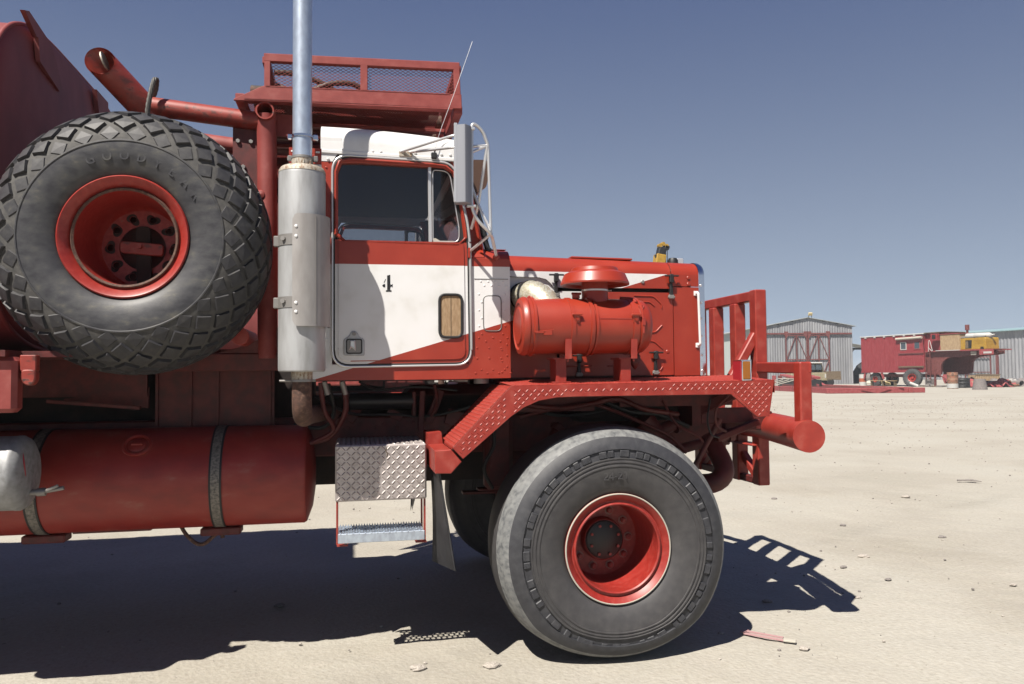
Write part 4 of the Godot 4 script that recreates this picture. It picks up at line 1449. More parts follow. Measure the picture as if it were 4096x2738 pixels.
func air_cleaner(t: Node3D) -> void:
	var c := Vector3(0, 1.886, -.185)
	var at := func(x: float) -> Vector3: return Vector3(x, c.y, c.z)
	var b := Shape.new()
	b.lathe([Vector2(.153, 0), Vector2(.157, .03), Vector2(.157, .50), Vector2(.157, .63), Vector2(.150, .675), Vector2(.128, .70), Vector2(.09, .715), Vector2(0, .72)], at.call(-.485), X, 56)
	var body := put(t, "air_cleaner", b, M.red_cab)
	var ec := Shape.new()
	ec.lathe([Vector2(0, -.048), Vector2(.10, -.048), Vector2(.108, -.040), Vector2(.125, -.040), Vector2(.132, -.047), Vector2(.155, -.040), Vector2(.166, -.022), Vector2(.166, -.010), Vector2(.160, -.004), Vector2(.160, .012), Vector2(.168, .016), Vector2(.168, .030), Vector2(.157, .034)], at.call(-.487), X, 56)
	put(body, "end_cover", ec, M.red_cab)
	for q in [[-.262, .022, .006], [-.150, .018, .010], [-.122, .014, .008], [.095, .034, .005], [.140, .012, .010]]:
		var bd := Shape.new()
		bd.lathe([Vector2(.156, -.002), Vector2(.157 + q[2], 0), Vector2(.157 + q[2], q[1]), Vector2(.156, q[1] + .002)], at.call(q[0]), X, 56)
		put(body, "band", bd, M.red_cab)
	var sm := Shape.new()
	sm.beam(at.call(-.10) + Vector3(0, .035, .1535), at.call(.09) + Vector3(0, .035, .1535), .004, .004, Y)
	put(body, "weld_seam", sm, M.red_fender)
	for q in [[-.235, .045], [.105, .045]]:
		var lg := Shape.new()
		lg.box(Vector3(q[0], c.y + q[1] - .01, c.z + .158), Vector3(.035, .05, .016), Basis(X, .25), .003)
		lg.box(Vector3(q[0], c.y + q[1] + .012, c.z + .165), Vector3(.055, .010, .02), Basis(X, .25), .002)
		lg.cyl(Vector3(q[0], c.y + q[1] - .015, c.z + .16), Vector3(q[0], c.y + q[1] - .015, c.z + .172), .008, -1, 8)
		put(body, "band_clamp", lg, M.red_cab)
	var ck := Shape.new()
	ck.box(Vector3(-.40, c.y - .045, c.z + .158), Vector3(.05, .028, .018), Basis.IDENTITY, .003)
	ck.box(Vector3(-.445, c.y - .042, c.z + .160), Vector3(.06, .012, .014), Basis.IDENTITY, .002)
	ck.tube([Vector3(-.48, c.y - .04, c.z + .165), Vector3(-.37, c.y - .03, c.z + .165)], .003, 5)
	put(body, "cover_catch", ck, M.red_cab)
	var ha := Shape.new()
	ha.tube(path([Vector3(.150, c.y + .085, c.z + .130), Vector3(.135, c.y + .112, c.z + .118), Vector3(.170, c.y + .112, c.z + .118), Vector3(.152, c.y + .085, c.z + .131), Vector3(.150, c.y + .04, c.z + .158)], .006, 2), .0028, 5)
	ha.box(Vector3(.150, c.y + .02, c.z + .163), Vector3(.02, .045, .012), Basis.IDENTITY, .002)
	ha.box(Vector3(.150, c.y - .03, c.z + .163), Vector3(.010, .035, .008), Basis.IDENTITY, .002)
	put(body, "wire_catch", ha, M.red_fender)
	var tp := Shape.new()
	tp.box(Vector3(-.20, c.y + .17, c.z + .02), Vector3(.04, .03, .03), Basis.IDENTITY, .005)
	tp.cyl(Vector3(-.225, c.y + .185, c.z + .02), Vector3(-.17, c.y + .185, c.z + .02), .007, -1, 8)
	put(body, "band_bolt", tp, M.red_fender)
	tp = Shape.new()
	tp.tube(curve([Vector3(-.51, c.y + .13, c.z + .06), Vector3(-.47, c.y + .162, c.z + .02), Vector3(-.45, c.y + .165, c.z - .06)], 8), .010, 6)
	put(body, "band_bolt", tp, M.red_fender)
	tp = Shape.new()
	tp.tube(curve([Vector3(.07, c.y + .164, c.z + .0), Vector3(.12, c.y + .155, c.z + .05), Vector3(.13, c.y + .13, c.z + .1)], 8), .009, 6)
	put(body, "band_bolt", tp, M.red_fender)
	# rain cap on its neck
	var nk := Shape.new()
	nk.lathe([Vector2(.086, -.07), Vector2(.078, .02), Vector2(.075, .035), Vector2(.075, .20)], Vector3(-.082, 2.02, c.z), Y, 36)
	var neck := put(body, "neck", nk, M.red_cab)
	var wb := Shape.new()
	wb.lathe([Vector2(.075, .0), Vector2(.0775, .002), Vector2(.0775, .010), Vector2(.075, .012)], Vector3(-.082, 2.085, c.z), Y, 36)
	wb.tube([Vector3(-.005, 2.09, c.z + .02), Vector3(.008, 2.09, c.z + .03)], .004, 6)
	put(body, "neck_clamp", wb, M.bright_trim)
	var cp := Shape.new()
	cp.lathe([Vector2(.075, .012), Vector2(.16, .0), Vector2(.183, -.012), Vector2(.196, -.016), Vector2(.197, -.006), Vector2(.178, .038), Vector2(.174, .046), Vector2(.150, .058), Vector2(.136, .062), Vector2(.130, .080), Vector2(.124, .084), Vector2(.06, .088), Vector2(0, .089)], Vector3(-.082, 2.138, c.z), Y, 56, 14.0)
	put(body, "rain_cap", cp, M.red_cab)
	# dust valve and feet
	var dv := Shape.new()
	dv.lathe([Vector2(0, -.085), Vector2(.012, -.075), Vector2(.026, -.05), Vector2(.028, -.042), Vector2(.028, -.03), Vector2(.031, -.028), Vector2(.031, -.005), Vector2(.026, 0), Vector2(.026, .03)], Vector3(.147, 1.722, c.z + .02), Y, 20)
	put(body, "dust_valve", dv, M.red_frame)
	for x in [-.30, .08]:
		var f := Shape.new()
		f.prism(rounded(pv([-.030, 0, .030, 0, .030, .135, -.030, .135]), .006, 2), Vector3(x, 1.57, -.14), X, Y, .008, .002)
		f.box(Vector3(x - .028, 1.637, -.20), Vector3(.007, .13, .12))
		f.box(Vector3(x - .01, 1.702, -.185), Vector3(.075, .008, .15))
		f.box(Vector3(x, 1.571, -.185), Vector3(.11, .008, .12))
		f.prism(pv([-.018, 0, .018, 0, .018, .11, -.018, .11]), Vector3(x + .02, 1.70, -.055), X, Vector3(0, 1, .06).normalized(), .006)
		f.tube([Vector3(x + .02, 1.708, -.06), Vector3(x + .02, 1.685, -.06)], .006, 6)
		put(t, "air_cleaner_foot", f, M.red_fender)


func fender(t: Node3D) -> void:
	var zo := 0.0
	var lipq := pv([.926, 1.572, -.612, 1.556, -.930, 1.234, -.873, 1.175, -.614, 1.392, -.545, 1.438, -.46, 1.474, -.36, 1.490, -.24, 1.493, .655, 1.493, .815, 1.362, .890, 1.366])
	var hits := Shape.new()
	hits.prism(lipq, Vector3(0, 0, zo - .010), X, Y, .010, .0025)
	var lip := put(t, "fender_lip", hits, M.red_fender)
	put(t, "fender_lip", hits.mirrored(), M.red_fender)
	var lg := Shape.new()
	var inq := Shape.inset(_ccw(lipq), .006)
	lg.lugs(Geometry2D.intersect_polygons(inq, pv([-.60, 1.3, 1, 1.3, 1, 1.7, -.60, 1.7]))[0], Vector3(0, 0, zo), X, Y, .0215, .027, .0066, .0024)
	var dl := Vector3(.318, .322, 0).normalized()
	# the sloping leg of the lip in its own directions
	var leg := PackedVector2Array()
	var e2 := Z.cross(dl)
	for p in [Vector2(-.63, 1.535), Vector2(-.922, 1.238), Vector2(-.875, 1.185), Vector2(-.625, 1.398)]:
		var q := Vector3(p.x + .93, p.y - 1.234, 0)
		leg.append(Vector2(q.dot(dl), q.dot(e2)))
	lg.lugs(leg, Vector3(-.93, 1.234, zo), dl, e2, .0225, .023, .0066, .0026, PI / 4)
	stuff(put(lip, "raised_lug_pattern", lg, M.red_fender))
	# top and slope
	var zi := -.60
	var up := .028
	var tp := Shape.new()
	tp.quad(Vector3(-.612, 1.556, zo), Vector3(.926, 1.572, zo), Vector3(.99, 1.572 + up, zi), Vector3(-.612, 1.556 + up, zi))
	tp.quad(Vector3(-.612, 1.548 + up, zi), Vector3(.99, 1.564 + up, zi), Vector3(.926, 1.564, zo - .01), Vector3(-.612, 1.548, zo - .01))
	tp.quad(Vector3(.926, 1.572, zo), Vector3(.926, 1.50, zo), Vector3(.99, 1.50, zi), Vector3(.99, 1.572 + up, zi))
	var ftop := put(t, "fender_top", tp, M.red_fender)
	put(t, "fender_top", tp.mirrored(), M.red_fender)
	var sl := Shape.new()
	sl.quad(Vector3(-.930, 1.234, zo), Vector3(-.612, 1.556, zo), Vector3(-.612, 1.556, zi), Vector3(-.930, 1.234, zi))
	sl.quad(Vector3(-.930, 1.226, zi), Vector3(-.612, 1.548, zi), Vector3(-.612, 1.548, zo - .01), Vector3(-.930, 1.226, zo - .01))
	var fsl := put(t, "fender_slope", sl, M.red_fender)
	put(t, "fender_slope", sl.mirrored(), M.red_fender)
	var l2 := Shape.new()
	l2.lugs(rect(-.60, .008, .92, .58), Vector3(0, 1.5623, zo), X, -Z, .0225, .026, .0068, .0024)
	for i in range(l2.v.size()):      # the top rises a little towards the nose
		l2.v[i].y += .0104 * l2.v[i].x + up * l2.v[i].z / zi
	stuff(put(ftop, "raised_lug_pattern", l2, M.red_fender))
	var l3 := Shape.new()
	l3.lugs(rect(.008, .008, .445, .58), Vector3(-.930, 1.234, zo), dl, -Z, .0225, .026, .0068, .0026)
	stuff(put(fsl, "raised_lug_pattern", l3, M.red_fender))
	# end box behind the wheel
	var eb := Shape.new()
	eb.prism(pv([-1.022, 1.222, -1.018, 1.102, -.936, 1.100, -.880, 1.160, -.936, 1.226]), Vector3(0, 0, -.62), X, Y, .616, .004)
	eb.prism(pv([-1.022, 1.222, -.936, 1.226, -.945, 1.292, -1.022, 1.285]), Vector3(0, 0, -.66), X, Y, .28)
	both_sides(t, "fender_end_box", eb, M.red_fender)
	var fl := Shape.new()
	fl.patch(func(u, w):
		return Vector3(-1.0 + .010 * sin(w * PI) + pow(1.0 - w, 1.5) * lerpf(.080, .012, u), lerpf(.588 - .05 * u, 1.12, w), lerpf(-.04, -.50, u)), 8, 16, -X)
	fl.patch(func(u, w):
		return Vector3(-.988 + .010 * sin(w * PI) + pow(1.0 - w, 1.5) * lerpf(.080, .012, u), lerpf(.588 - .05 * u, 1.12, w), lerpf(-.04, -.50, u)), 8, 16, X)
	var edge := []
	for i in 17:
		var w := i / 16.0
		edge.append(Vector3(-.994 + .010 * sin(w * PI) + .080 * pow(1.0 - w, 1.5), lerpf(.588, 1.12, w), -.04))
	fl.tube(edge, .0055, 6)
	both_sides(t, "mud_flap", fl, M.flap_rubber)
	# inner skirt and brackets in the wheel arch
	var ib := Shape.new()
	ib.box(Vector3(-.30, 1.46, -.52), Vector3(.62, .14, .012))
	ib.box(Vector3(.55, 1.47, -.52), Vector3(.75, .12, .012))
	ib.beam(Vector3(.93, 1.52, -.35), Vector3(.72, 1.36, -.62), .06, .06, Y)
	both_sides(t, "fender_brace", ib, M.red_frame)
	# indicator lamp
	var lb := Shape.new()
	lb.box(Vector3(.752, 1.625, -.055), Vector3(.062, .116, .10), Basis.IDENTITY, .004)
	var lamp := put(t, "indicator_lamp", lb, M.lamp_red)
	var lc := Shape.new()
	lc.ring(rect(.724, 1.570, .783, 1.686, .004, 2), rect(.731, 1.578, .776, 1.678, .004, 2), Vector3(0, 0, -.005), X, Y, .008, .002)
	lc.box(Vector3(.752, 1.686, -.05), Vector3(.064, .004, .10))
	put(lamp, "chrome_rim", lc, M.chrome)
	var ln := Shape.new()
	ln.prism(rect(.731, 1.578, .776, 1.678), Vector3(0, 0, -.004), X, Y, .007, .003)
	put(lamp, "amber_lens", ln, M.amber)

func _ccw(q: PackedVector2Array) -> PackedVector2Array:
	if Geometry2D.is_polygon_clockwise(q):
		q = q.duplicate(); q.reverse()
	return q


func nose(t: Node3D) -> void:
	var gx := 1.36
	var zn := -.845
	var zf := 2.0 * ZC - zn
	var add := func(called: String, a: Vector3, b: Vector3, w: float, h: float, up: Vector3, m: Material) -> void:
		var s := Shape.new()
		s.beam(a, b, w, h, up, .007)
		put(t, called, s, m)
	for k in 4:
		var z := lerpf(zn, zf, k / 3.0)
		var zz: float = z - .045 if k == 0 else (z + .045 if k == 3 else z)
		add.call("guard_post", Vector3(gx - .04, .842 if k != 2 else .98, zz), Vector3(gx - .04, 2.187 if k % 3 == 0 else 2.115, zz), .09, .085, X, M.red_fender)
	add.call("guard_rail", Vector3(gx - .03, 2.150, zn - .091), Vector3(gx - .03, 2.150, zf + .091), .066, .07, Y, M.red_fender)
	for s in [1.0, -1.0]:
		var z: float = zn - .05 if s > 0 else zf + .05
		add.call("guard_brace", Vector3(gx - .06, 1.88, z), Vector3(gx - .25, 1.57, z), .06, .06, Z, M.red_fender)
		add.call("guard_stay", Vector3(gx - .03, .875, z - s * .04), Vector3(gx - .03, 1.11, z - s * .38), .05, .055, Y, M.red_fender)
	add.call("guard_foot_rail", Vector3(gx - .045, .868, zn - .09), Vector3(gx - .045, .868, zf + .09), .05, .05, Y, M.red_frame)
	add.call("guard_shelf", Vector3(gx - .06, 1.115, zn - .02), Vector3(gx - .06, 1.115, zf + .02), .11, .012, Y, M.red_fender)
	# bumper pipe with its swept ends and hoops
	var bp := Shape.new()
	bp.tube(path([Vector3(1.150, 1.242, -.022), Vector3(1.325, 1.255, -.84), Vector3(1.325, 1.255, 2.0 * ZC + .84), Vector3(1.150, 1.242, 2.0 * ZC + .022)], .16), .0935, 32)
	put(t, "bumper_pipe", bp, M.red_fender)
	for s in [0, 1]:
		var h := Shape.new()
		var g := [Vector3(1.32, 1.650, -.87), Vector3(1.163, 1.640, -.098), Vector3(1.163, 1.31, -.098)]
		h.beam(g[0], g[1] + Vector3(.0, 0, .038), .075, .070, Y, .008)
		h.beam(Vector3(1.163, 1.676, -.096), g[2], .078, .078, X, .008)
		put(t, "bumper_hoop", h if s == 0 else h.mirrored(), M.red_fender)
	var bk := Shape.new()
	bk.box(Vector3(1.10, 1.30, -.66), Vector3(.34, .12, .05), Basis.IDENTITY, .006)
	bk.beam(Vector3(1.12, 1.30, -.55), Vector3(.80, 1.20, -.50), .05, .04, Y, .005)
	bk.box(Vector3(.92, 1.34, -.60), Vector3(.36, .10, .04), Basis.IDENTITY, .004)
	both_sides(t, "bumper_bracket", bk, M.red_frame)
	# thick bent pipe below, and a rod down to the axle
	var hp := Shape.new()
	hp.tube(curve([Vector3(.80, 1.20, -.62), Vector3(.835, 1.08, -.52), Vector3(.83, .99, -.46), Vector3(.76, .93, -.47), Vector3(.62, .92, -.55)], 20), .062, 18)
	put(t, "bent_pipe", hp, M.red_frame)
	var rd := Shape.new()
	rd.tube([Vector3(.79, 1.33, -.42), Vector3(.60, .98, -.46)], .017, 8)
	rd.tube(curve([Vector3(.80, 1.49, -.3), Vector3(.70, 1.40, -.28), Vector3(.71, 1.30, -.3), Vector3(.78, 1.26, -.32)], 14), .009, 6)
	put(t, "rod", rd, M.red_frame)


func exhaust(t: Node3D) -> void:
	var c := Vector3(-1.698, 0, -.07)
	var b := Shape.new()
	b.lathe([Vector2(0, 1.640), Vector2(.112, 1.640), Vector2(.118, 1.646), Vector2(.119, 1.66), Vector2(.119, 2.655), Vector2(.117, 2.675), Vector2(.108, 2.692), Vector2(.085, 2.702), Vector2(.05, 2.706)], c, Y, 48)
	var mu := put(t, "muffler", b, M.aluminium)
	var rr := Shape.new()
	rr.lathe([Vector2(.1195, 2.668), Vector2(.1175, 2.681), Vector2(.1085, 2.696), Vector2(.10, 2.700)], c, Y, 48)
	put(mu, "rusty_rim", rr, M.rusty_collar)
	var nk := Shape.new()
	nk.lathe([Vector2(.053, 2.70), Vector2(.053, 2.752)], c, Y, 32)
	for k in 9:
		nk.box(c + Vector3(cos(k * .7) * .053, 2.722, sin(k * .7) * .053), Vector3(.006, .028, .006))
	put(mu, "collar", nk, M.rusty_collar)
	var st := Shape.new()
	st.lathe([Vector2(.0495, 2.73), Vector2(.0490, 3.80)], c, Y, 40)
	st.lathe([Vector2(.0490, 3.80), Vector2(.0455, 3.80), Vector2(.0455, 2.9)], c, Y, 40)
	put(t, "exhaust_stack", st, M.galvanised)
	for y in [2.864, 2.752]:
		var cl := Shape.new()
		cl.lathe([Vector2(.050, -.008), Vector2(.0555, -.006), Vector2(.0555, .006), Vector2(.050, .008)], c + Y * y, Y, 36)
		cl.box(c + Vector3(.066, y - .002, .0), Vector3(.026, .03, .022), Basis(Y, .2), .004)
		cl.box(c + Vector3(-.064, y - .004, .0), Vector3(.022, .028, .022), Basis(Y, .2), .004)
		put(t, "stack_clamp", cl, M.chrome if y > 2.8 else M.grey_metal)
	# perforated bracket that holds the stack
	var br := Shape.new()
	br.box(Vector3(-1.69, 2.80, -.20), Vector3(.17, .085, .008))
	br.box(Vector3(-1.69, 2.715, -.20), Vector3(.17, .045, .008))
	br.box(Vector3(-1.69, 2.78, -.27), Vector3(.05, .16, .14))
	put(t, "stack_bracket", br, M.red_cab)
	var bw := Shape.new()
	bw.box(Vector3(-1.69, 2.748, -.205), Vector3(.17, .018, .008))
	for x in [-1.753, -1.625]:
		bw.box(Vector3(x, 2.822, -.1955), Vector3(.022, .010, .004), Basis.IDENTITY, .0015)
	put(t, "bracket_gap", bw, M.white_paint)
	# heat shield: part of a wider tube, towards the cab
	var sh := Shape.new()
	var seg := 26
	for i in seg:
		for jj in 12:
			var f := func(a: float, w: float, r: float) -> Vector3:
				var an := lerpf(deg_to_rad(-32.0), deg_to_rad(106.0), a)
				var e := 0.0
				for q in [a, 1.0 - a]:
					var d: float = q * .33
					if d < .03:
						e = maxf(e, .03 - sqrt(maxf(0.0, .0009 - pow(.03 - d, 2.0))))
				var y := lerpf(1.868 + e, 2.437 - e, w)
				return c + Vector3(cos(an) * r, y, sin(an) * r)
			var a0 := i / float(seg)
			var a1 := (i + 1) / float(seg)
			var w0 := jj / 12.0
			var w1 := (jj + 1) / 12.0
			for r in [.143, .140]:
				var p := [f.call(a0, w0, r), f.call(a1, w0, r), f.call(a1, w1, r), f.call(a0, w1, r)]
				var nn := []
				for q in p:
					nn.append(Vector3(q.x - c.x, 0, q.z - c.z).normalized() * (1.0 if r > .1415 else -1.0))
				sh.quad_n(p[0], p[1], p[2], p[3], nn[0], nn[1], nn[2], nn[3])
	var shield := put(t, "heat_shield", sh, M.heat_shield)
	var rv := Shape.new()
	for y in [2.37, 2.32, 1.985, 1.94]:
		rv.lathe([Vector2(.009, 0), Vector2(.007, .004), Vector2(0, .006)], c + Vector3(cos(1.72) * .143, y, sin(1.72) * .143), Vector3(cos(1.72), 0, sin(1.72)), 10)
	put(shield, "shield_rivet_pattern", rv, M.white_paint)
	var rib := Shape.new()
	rib.beam(c + Vector3(cos(1.02) * .1435, 1.88, sin(1.02) * .1435), c + Vector3(cos(1.02) * .1435, 2.425, sin(1.02) * .1435), .005, .003, Vector3(cos(1.02), 0, sin(1.02)))
	put(shield, "shield_seam", rib, M.grey_metal)
	for y in [2.31, 1.992]:
		var s := Shape.new()
		s.lathe([Vector2(.119, -.028), Vector2(.1225, -.028), Vector2(.1225, .028), Vector2(.119, .028)], c + Y * y, Y, 48)
		put(mu, "strap", s, M.grey_metal)
		var s2 := Shape.new()
		s2.box(c + Vector3(-.126, y, .01), Vector3(.03, .055, .03), Basis.IDENTITY, .004)
		s2.cyl(c + Vector3(-.085, y + .005, .085), c + Vector3(-.09, y + .005, .10), .012, -1, 10)
		put(mu, "strap_bolt", s2, M.grey_metal)
	# outlet pipe
	var ol := Shape.new()
	ol.tube(path([c + Y * 1.645, c + Y * 1.40, c + Vector3(.02, 1.40, -.35), c + Vector3(.10, 1.40, -.7)], .11, 8), .050, 24)
	put(t, "exhaust_elbow", ol, M.rust)
	var oc := Shape.new()
	oc.lathe([Vector2(.0505, 1.600), Vector2(.054, 1.600), Vector2(.054, 1.642), Vector2(.0505, 1.642)], c, Y, 32)
	put(t, "elbow_collar", oc, M.rusty_collar)
	var ocl := Shape.new()
	ocl.lathe([Vector2(.051, 1.588), Vector2(.060, 1.588), Vector2(.060, 1.600), Vector2(.051, 1.600)], c, Y, 32)
	ocl.cyl(c + Vector3(-.11, 1.594, .02), c + Vector3(.07, 1.594, .02), .006, -1, 8)
	put(t, "elbow_clamp", ocl, M.grey_metal)


func rack(t: Node3D) -> void:
	var zn := -.50
	var zf := 2.0 * ZC - zn
	for z in [zn, zf]:
		var s := 1.0 if z == zn else -0.961
		var f := Shape.new()
		f.prism(_ccw(pv([-2.100, 3.192, -1.941, 3.276, -0.800, 3.297, -0.797, 3.210, -2.100, 3.182])), Vector3(0, 0, z - (.012 if s > 0 else 0.0)), X, Y, .012, .003)
		f.box(Vector3(-1.447, 3.200, z - s * .03), Vector3(1.19, .010, .06), Basis(Z, .014))
		f.box(Vector3(-1.396, 3.282, z - s * .03), Vector3(1.06, .010, .06), Basis(Z, .018))
		put(t, "basket_sill", f, M.red_rack)
		var tb := Shape.new()
		tb.beam(Vector3(-1.937, 3.443, z - s * .02), Vector3(-0.809, 3.468, z - s * .02), .04, .046, Y, .003)
		put(t, "basket_rail", tb, M.red_rack)
		for q in [[-1.918, .034, 3.271, 3.423], [-1.374, .042, 3.282, 3.440], [-0.829, .038, 3.293, 3.451]]:
			var p := Shape.new()
			p.beam(Vector3(q[0] + (.006 if q[0] > -1 else 0.0), q[2], z - s * .018), Vector3(q[0], q[3], z - s * .018), .036, q[1], X, .003)
			put(t, "basket_post", p, M.red_rack)
		var me := Shape.new()
		me.lattice(Vector3(-1.902, 3.278, z - s * .025), Vector3(1, .018, 0), Y, 1.065, .158, .0315, .0185, .0032)
		if z == zn:
			stuff(put(t, "side_mesh", me, M.red_rack))
	for x in [-1.930, -0.816]:
		var yy := 3.443 if x < -1 else 3.468
		var e := Shape.new()
		e.beam(Vector3(x, yy, zn - .042), Vector3(x, yy, zf + .042), .04, .04, Y, .003)
		put(t, "basket_rail", e, M.red_rack)
		var me := Shape.new()
		me.lattice(Vector3(x, 3.282, zf), Z, Y, zn - zf - .04, .158, .0315, .0185, .0024)
		if x > -1:
			stuff(put(t, "side_mesh", me, M.red_rack))
	for x in [-2.069, -0.818]:
		var e := Shape.new()
		e.beam(Vector3(x, 3.205, zn - .014), Vector3(x, 3.205, zf + .014), .05, .05, Y, .004)
		put(t, "basket_sill", e, M.red_rack)
	for z in [-.95, -1.43, -1.95]:
		var e := Shape.new()
		e.beam(Vector3(-2.037, 3.193, z), Vector3(-0.852, 3.204, z), .05, .022, Y, .003)
		put(t, "basket_floor_beam", e, M.red_rack)
	var fl := Shape.new()
	fl.lattice(Vector3(-2.048, 3.215, zn - .03), X, -Z, 1.13, zn - zf - .06, .0158, .0285, .0034)
	stuff(put(t, "floor_mesh", fl, M.red_rack))
	# carriers behind the cab
	for z in [-.62, 2.0 * ZC + .62]:
		var p := Shape.new()
		p.box(Vector3(-2.05, 2.66, z), Vector3(.14, .88, .012), Basis.IDENTITY, .002)
		var pl := put(t, "carrier_plate", p, M.red_frame)
		for q in [Vector2(-2.09, 2.98), Vector2(-2.018, 2.98), Vector2(-2.06, 2.83)]:
			var bo := Shape.new()
			bo.cyl(Vector3(q.x, q.y, z + .006), Vector3(q.x, q.y, z + .020), .013, -1, 6, true, .002)
			put(pl, "bolt", bo, M.grey_metal)
		var g := Shape.new()
		g.prism(rounded(pv([-.17, .06, .115, .06, .115, -.03, .085, -.075, -.17, -.06]), .03, 4), Vector3(-1.87, 3.105, -.665 if z > ZC else 2.0 * ZC + .665), X, Y, .012)
		put(t, "carrier_gusset", g, M.red_rack)


func side_gear(t: Node3D) -> void:
	# pipe frame that carries the spare wheel
	var zz := -.60
	var po := Shape.new()
	po.tube(path([Vector3(-1.920, 1.72, zz), Vector3(-1.928, 2.95, zz), Vector3(-1.932, 3.136, zz + .02)], .06), .0555, 24)
	put(t, "spare_carrier_pipe", po, M.red_rack)
	var bp := Shape.new()
	bp.tube([Vector3(-2.60, 3.162, zz - .02), Vector3(-1.96, 3.097, zz)], .0535, 24)
	put(t, "spare_carrier_pipe", bp, M.red_pipe)
	var el := Shape.new()
	el.lathe([Vector2(.0535, -.12), Vector2(.0535, .055), Vector2(.0505, .060), Vector2(.043, .060), Vector2(.042, .054), Vector2(.042, -.10), Vector2(0, -.10)], Vector3(-1.932, 3.137, zz + .03), Z, 32)
	put(t, "open_pipe_end", el, M.red_pipe)
	var cp := Shape.new()
	cp.tube([Vector3(-2.55, 3.055, -.85), Vector3(-2.00, 3.000, -.85)], .052, 20)
	put(t, "spare_carrier_pipe", cp, M.red_rack)
	# slanting pipe with an open, cut-off end and a sheave in its slot
	var a0 := Vector3(-2.49, 3.03, -.72)
	var a1 := Vector3(-2.80, 3.355, -.50)
	var d := (a1 - a0).normalized()
	var sl := Shape.new()
	var ring := 40
	var e1 := Z - d * Z.dot(d)
	e1 = e1.normalized()
	var e2 := d.cross(e1)
	for r in [.078, .068]:
		var sg := 1.0 if r > .07 else -1.0
		for k in ring:
			var pr := []
			var pn := []
			for m in [k, k + 1]:
				var an: float = TAU * m / ring
				var n: Vector3 = e1 * cos(an) + e2 * sin(an)
				var tip: Vector3 = a1 + n * r
				# the end is cut by a plane that faces the yard
				var nrm := Vector3(-.12, .12, 1.0).normalized()
				tip -= d * ((tip - a1).dot(nrm) / d.dot(nrm)) * 0.66
				pr.append(a0 + n * r); pr.append(tip)
				pn.append(n * sg); pn.append(n * sg)
			sl.quad_n(pr[0], pr[2], pr[3], pr[1], pn[0], pn[2], pn[3], pn[1])
	var slant := put(t, "slanting_pipe", sl, M.red_pipe)
	var pi_ := Shape.new()
	pi_.lathe([Vector2(0, -.004), Vector2(.05, -.004), Vector2(.05, .004), Vector2(0, .004)], a1 - d * .03 + Y * .03, Vector3(1, .3, .1), 20)
	put(slant, "sheave", pi_, M.rusty_collar)
	var pin := Shape.new()
	pin.cyl(a1 - d * .10 + Vector3(-.07, .005, 0), a1 - d * .10 + Vector3(.07, .005, 0), .009, -1, 8)
	put(slant, "sheave_pin", pin, M.red_pipe)
	# studs, peg and beam below the spare
	var pg := Shape.new()
	pg.cyl(Vector3(-2.045, 1.838, -.85), Vector3(-2.045, 1.838, -.38), .049, -1, 28, true, .004)
	put(t, "peg", pg, M.red_fender)
	var pe := Shape.new()
	pe.lathe([Vector2(0, .0), Vector2(.035, .0), Vector2(.035, .012), Vector2(.02, .04), Vector2(0, .045)], Vector3(-1.955, 2.66, -.58), Z, 16)
	put(t, "pipe_stub", pe, M.red_rack)
	var bm := Shape.new()
	bm.box(Vector3(-2.3, 1.70, -.62), Vector3(.9, .10, .10), Basis.IDENTITY, .006)
	bm.prism(pv([-2.20, 1.75, -1.86, 1.75, -1.86, 1.90, -2.02, 1.80]), Vector3(0, 0, -.60), X, Y, .02)
	put(t, "carrier_beam", bm, M.red_frame)
	# fuel tank on the side
	var c := Vector3(0, 1.044, -.72)
	var tk := Shape.new()
	tk.lathe([Vector2(0, -3.65), Vector2(.21, -3.645), Vector2(.283, -3.60), Vector2(.286, -3.58), Vector2(.286, -1.733), Vector2(.2865, -1.717), Vector2(.278, -1.702), Vector2(.19, -1.670), Vector2(.095, -1.657), Vector2(0, -1.653)], c, X, 64)
	var tank := put(t, "fuel_tank", tk, M.red_tank)
	for x in [-2.179, -3.10]:
		var s := Shape.new()
		s.lathe([Vector2(.2865, -.025), Vector2(.291, -.023), Vector2(.291, .023), Vector2(.2865, .025)], c + X * x, X, 64)
		put(tank, "strap", s, M.strap_steel)
		for w in [-.028, .028]:
			var sb := Shape.new()
			sb.lathe([Vector2(.2868, -.005), Vector2(.292, -.005), Vector2(.292, .005), Vector2(.2868, .005)], c + X * (x + w), X, 64)
			put(tank, "strap_liner", sb, M.black_rubber)
		var br := Shape.new()
		br.box(c + Vector3(x, -.307, .02), Vector3(.22, .045, .12), Basis.IDENTITY, .008)
		br.beam(c + Vector3(x - .05, -.255, .06), c + Vector3(x - .03, -.20, .16), .012, .03, Z)
		br.beam(c + Vector3(x + .05, -.255, .06), c + Vector3(x + .03, -.20, .16), .012, .03, Z)
		br.prism(pv([.03, -.29, .18, -.265, .18, -.20, .10, -.26]), c + Vector3(x, 0, -.2), X, Y, .2)
		put(t, "tank_bracket", br, M.red_frame)
	var cr := Shape.new()
	var cn := Vector3(0, sin(.80), cos(.80))
	var cc := c + Vector3(-2.595, 0, 0) + cn * .282
	cr.lathe([Vector2(.078, 0), Vector2(.078, .008), Vector2(.066, .012), Vector2(.058, .008), Vector2(.052, -.02), Vector2(0, -.02)], cc, cn, 32)
	cr.lathe([Vector2(.047, -.02), Vector2(.047, .004), Vector2(.040, .010), Vector2(0, .012)], cc, cn, 28)
	cr.beam(cc + cn * .012 + X * -.03, cc + cn * .012 + X * .03, .016, .012, cn, .003)
	put(tank, "filler_cap", cr, M.red_tank)
	var uf := Shape.new()
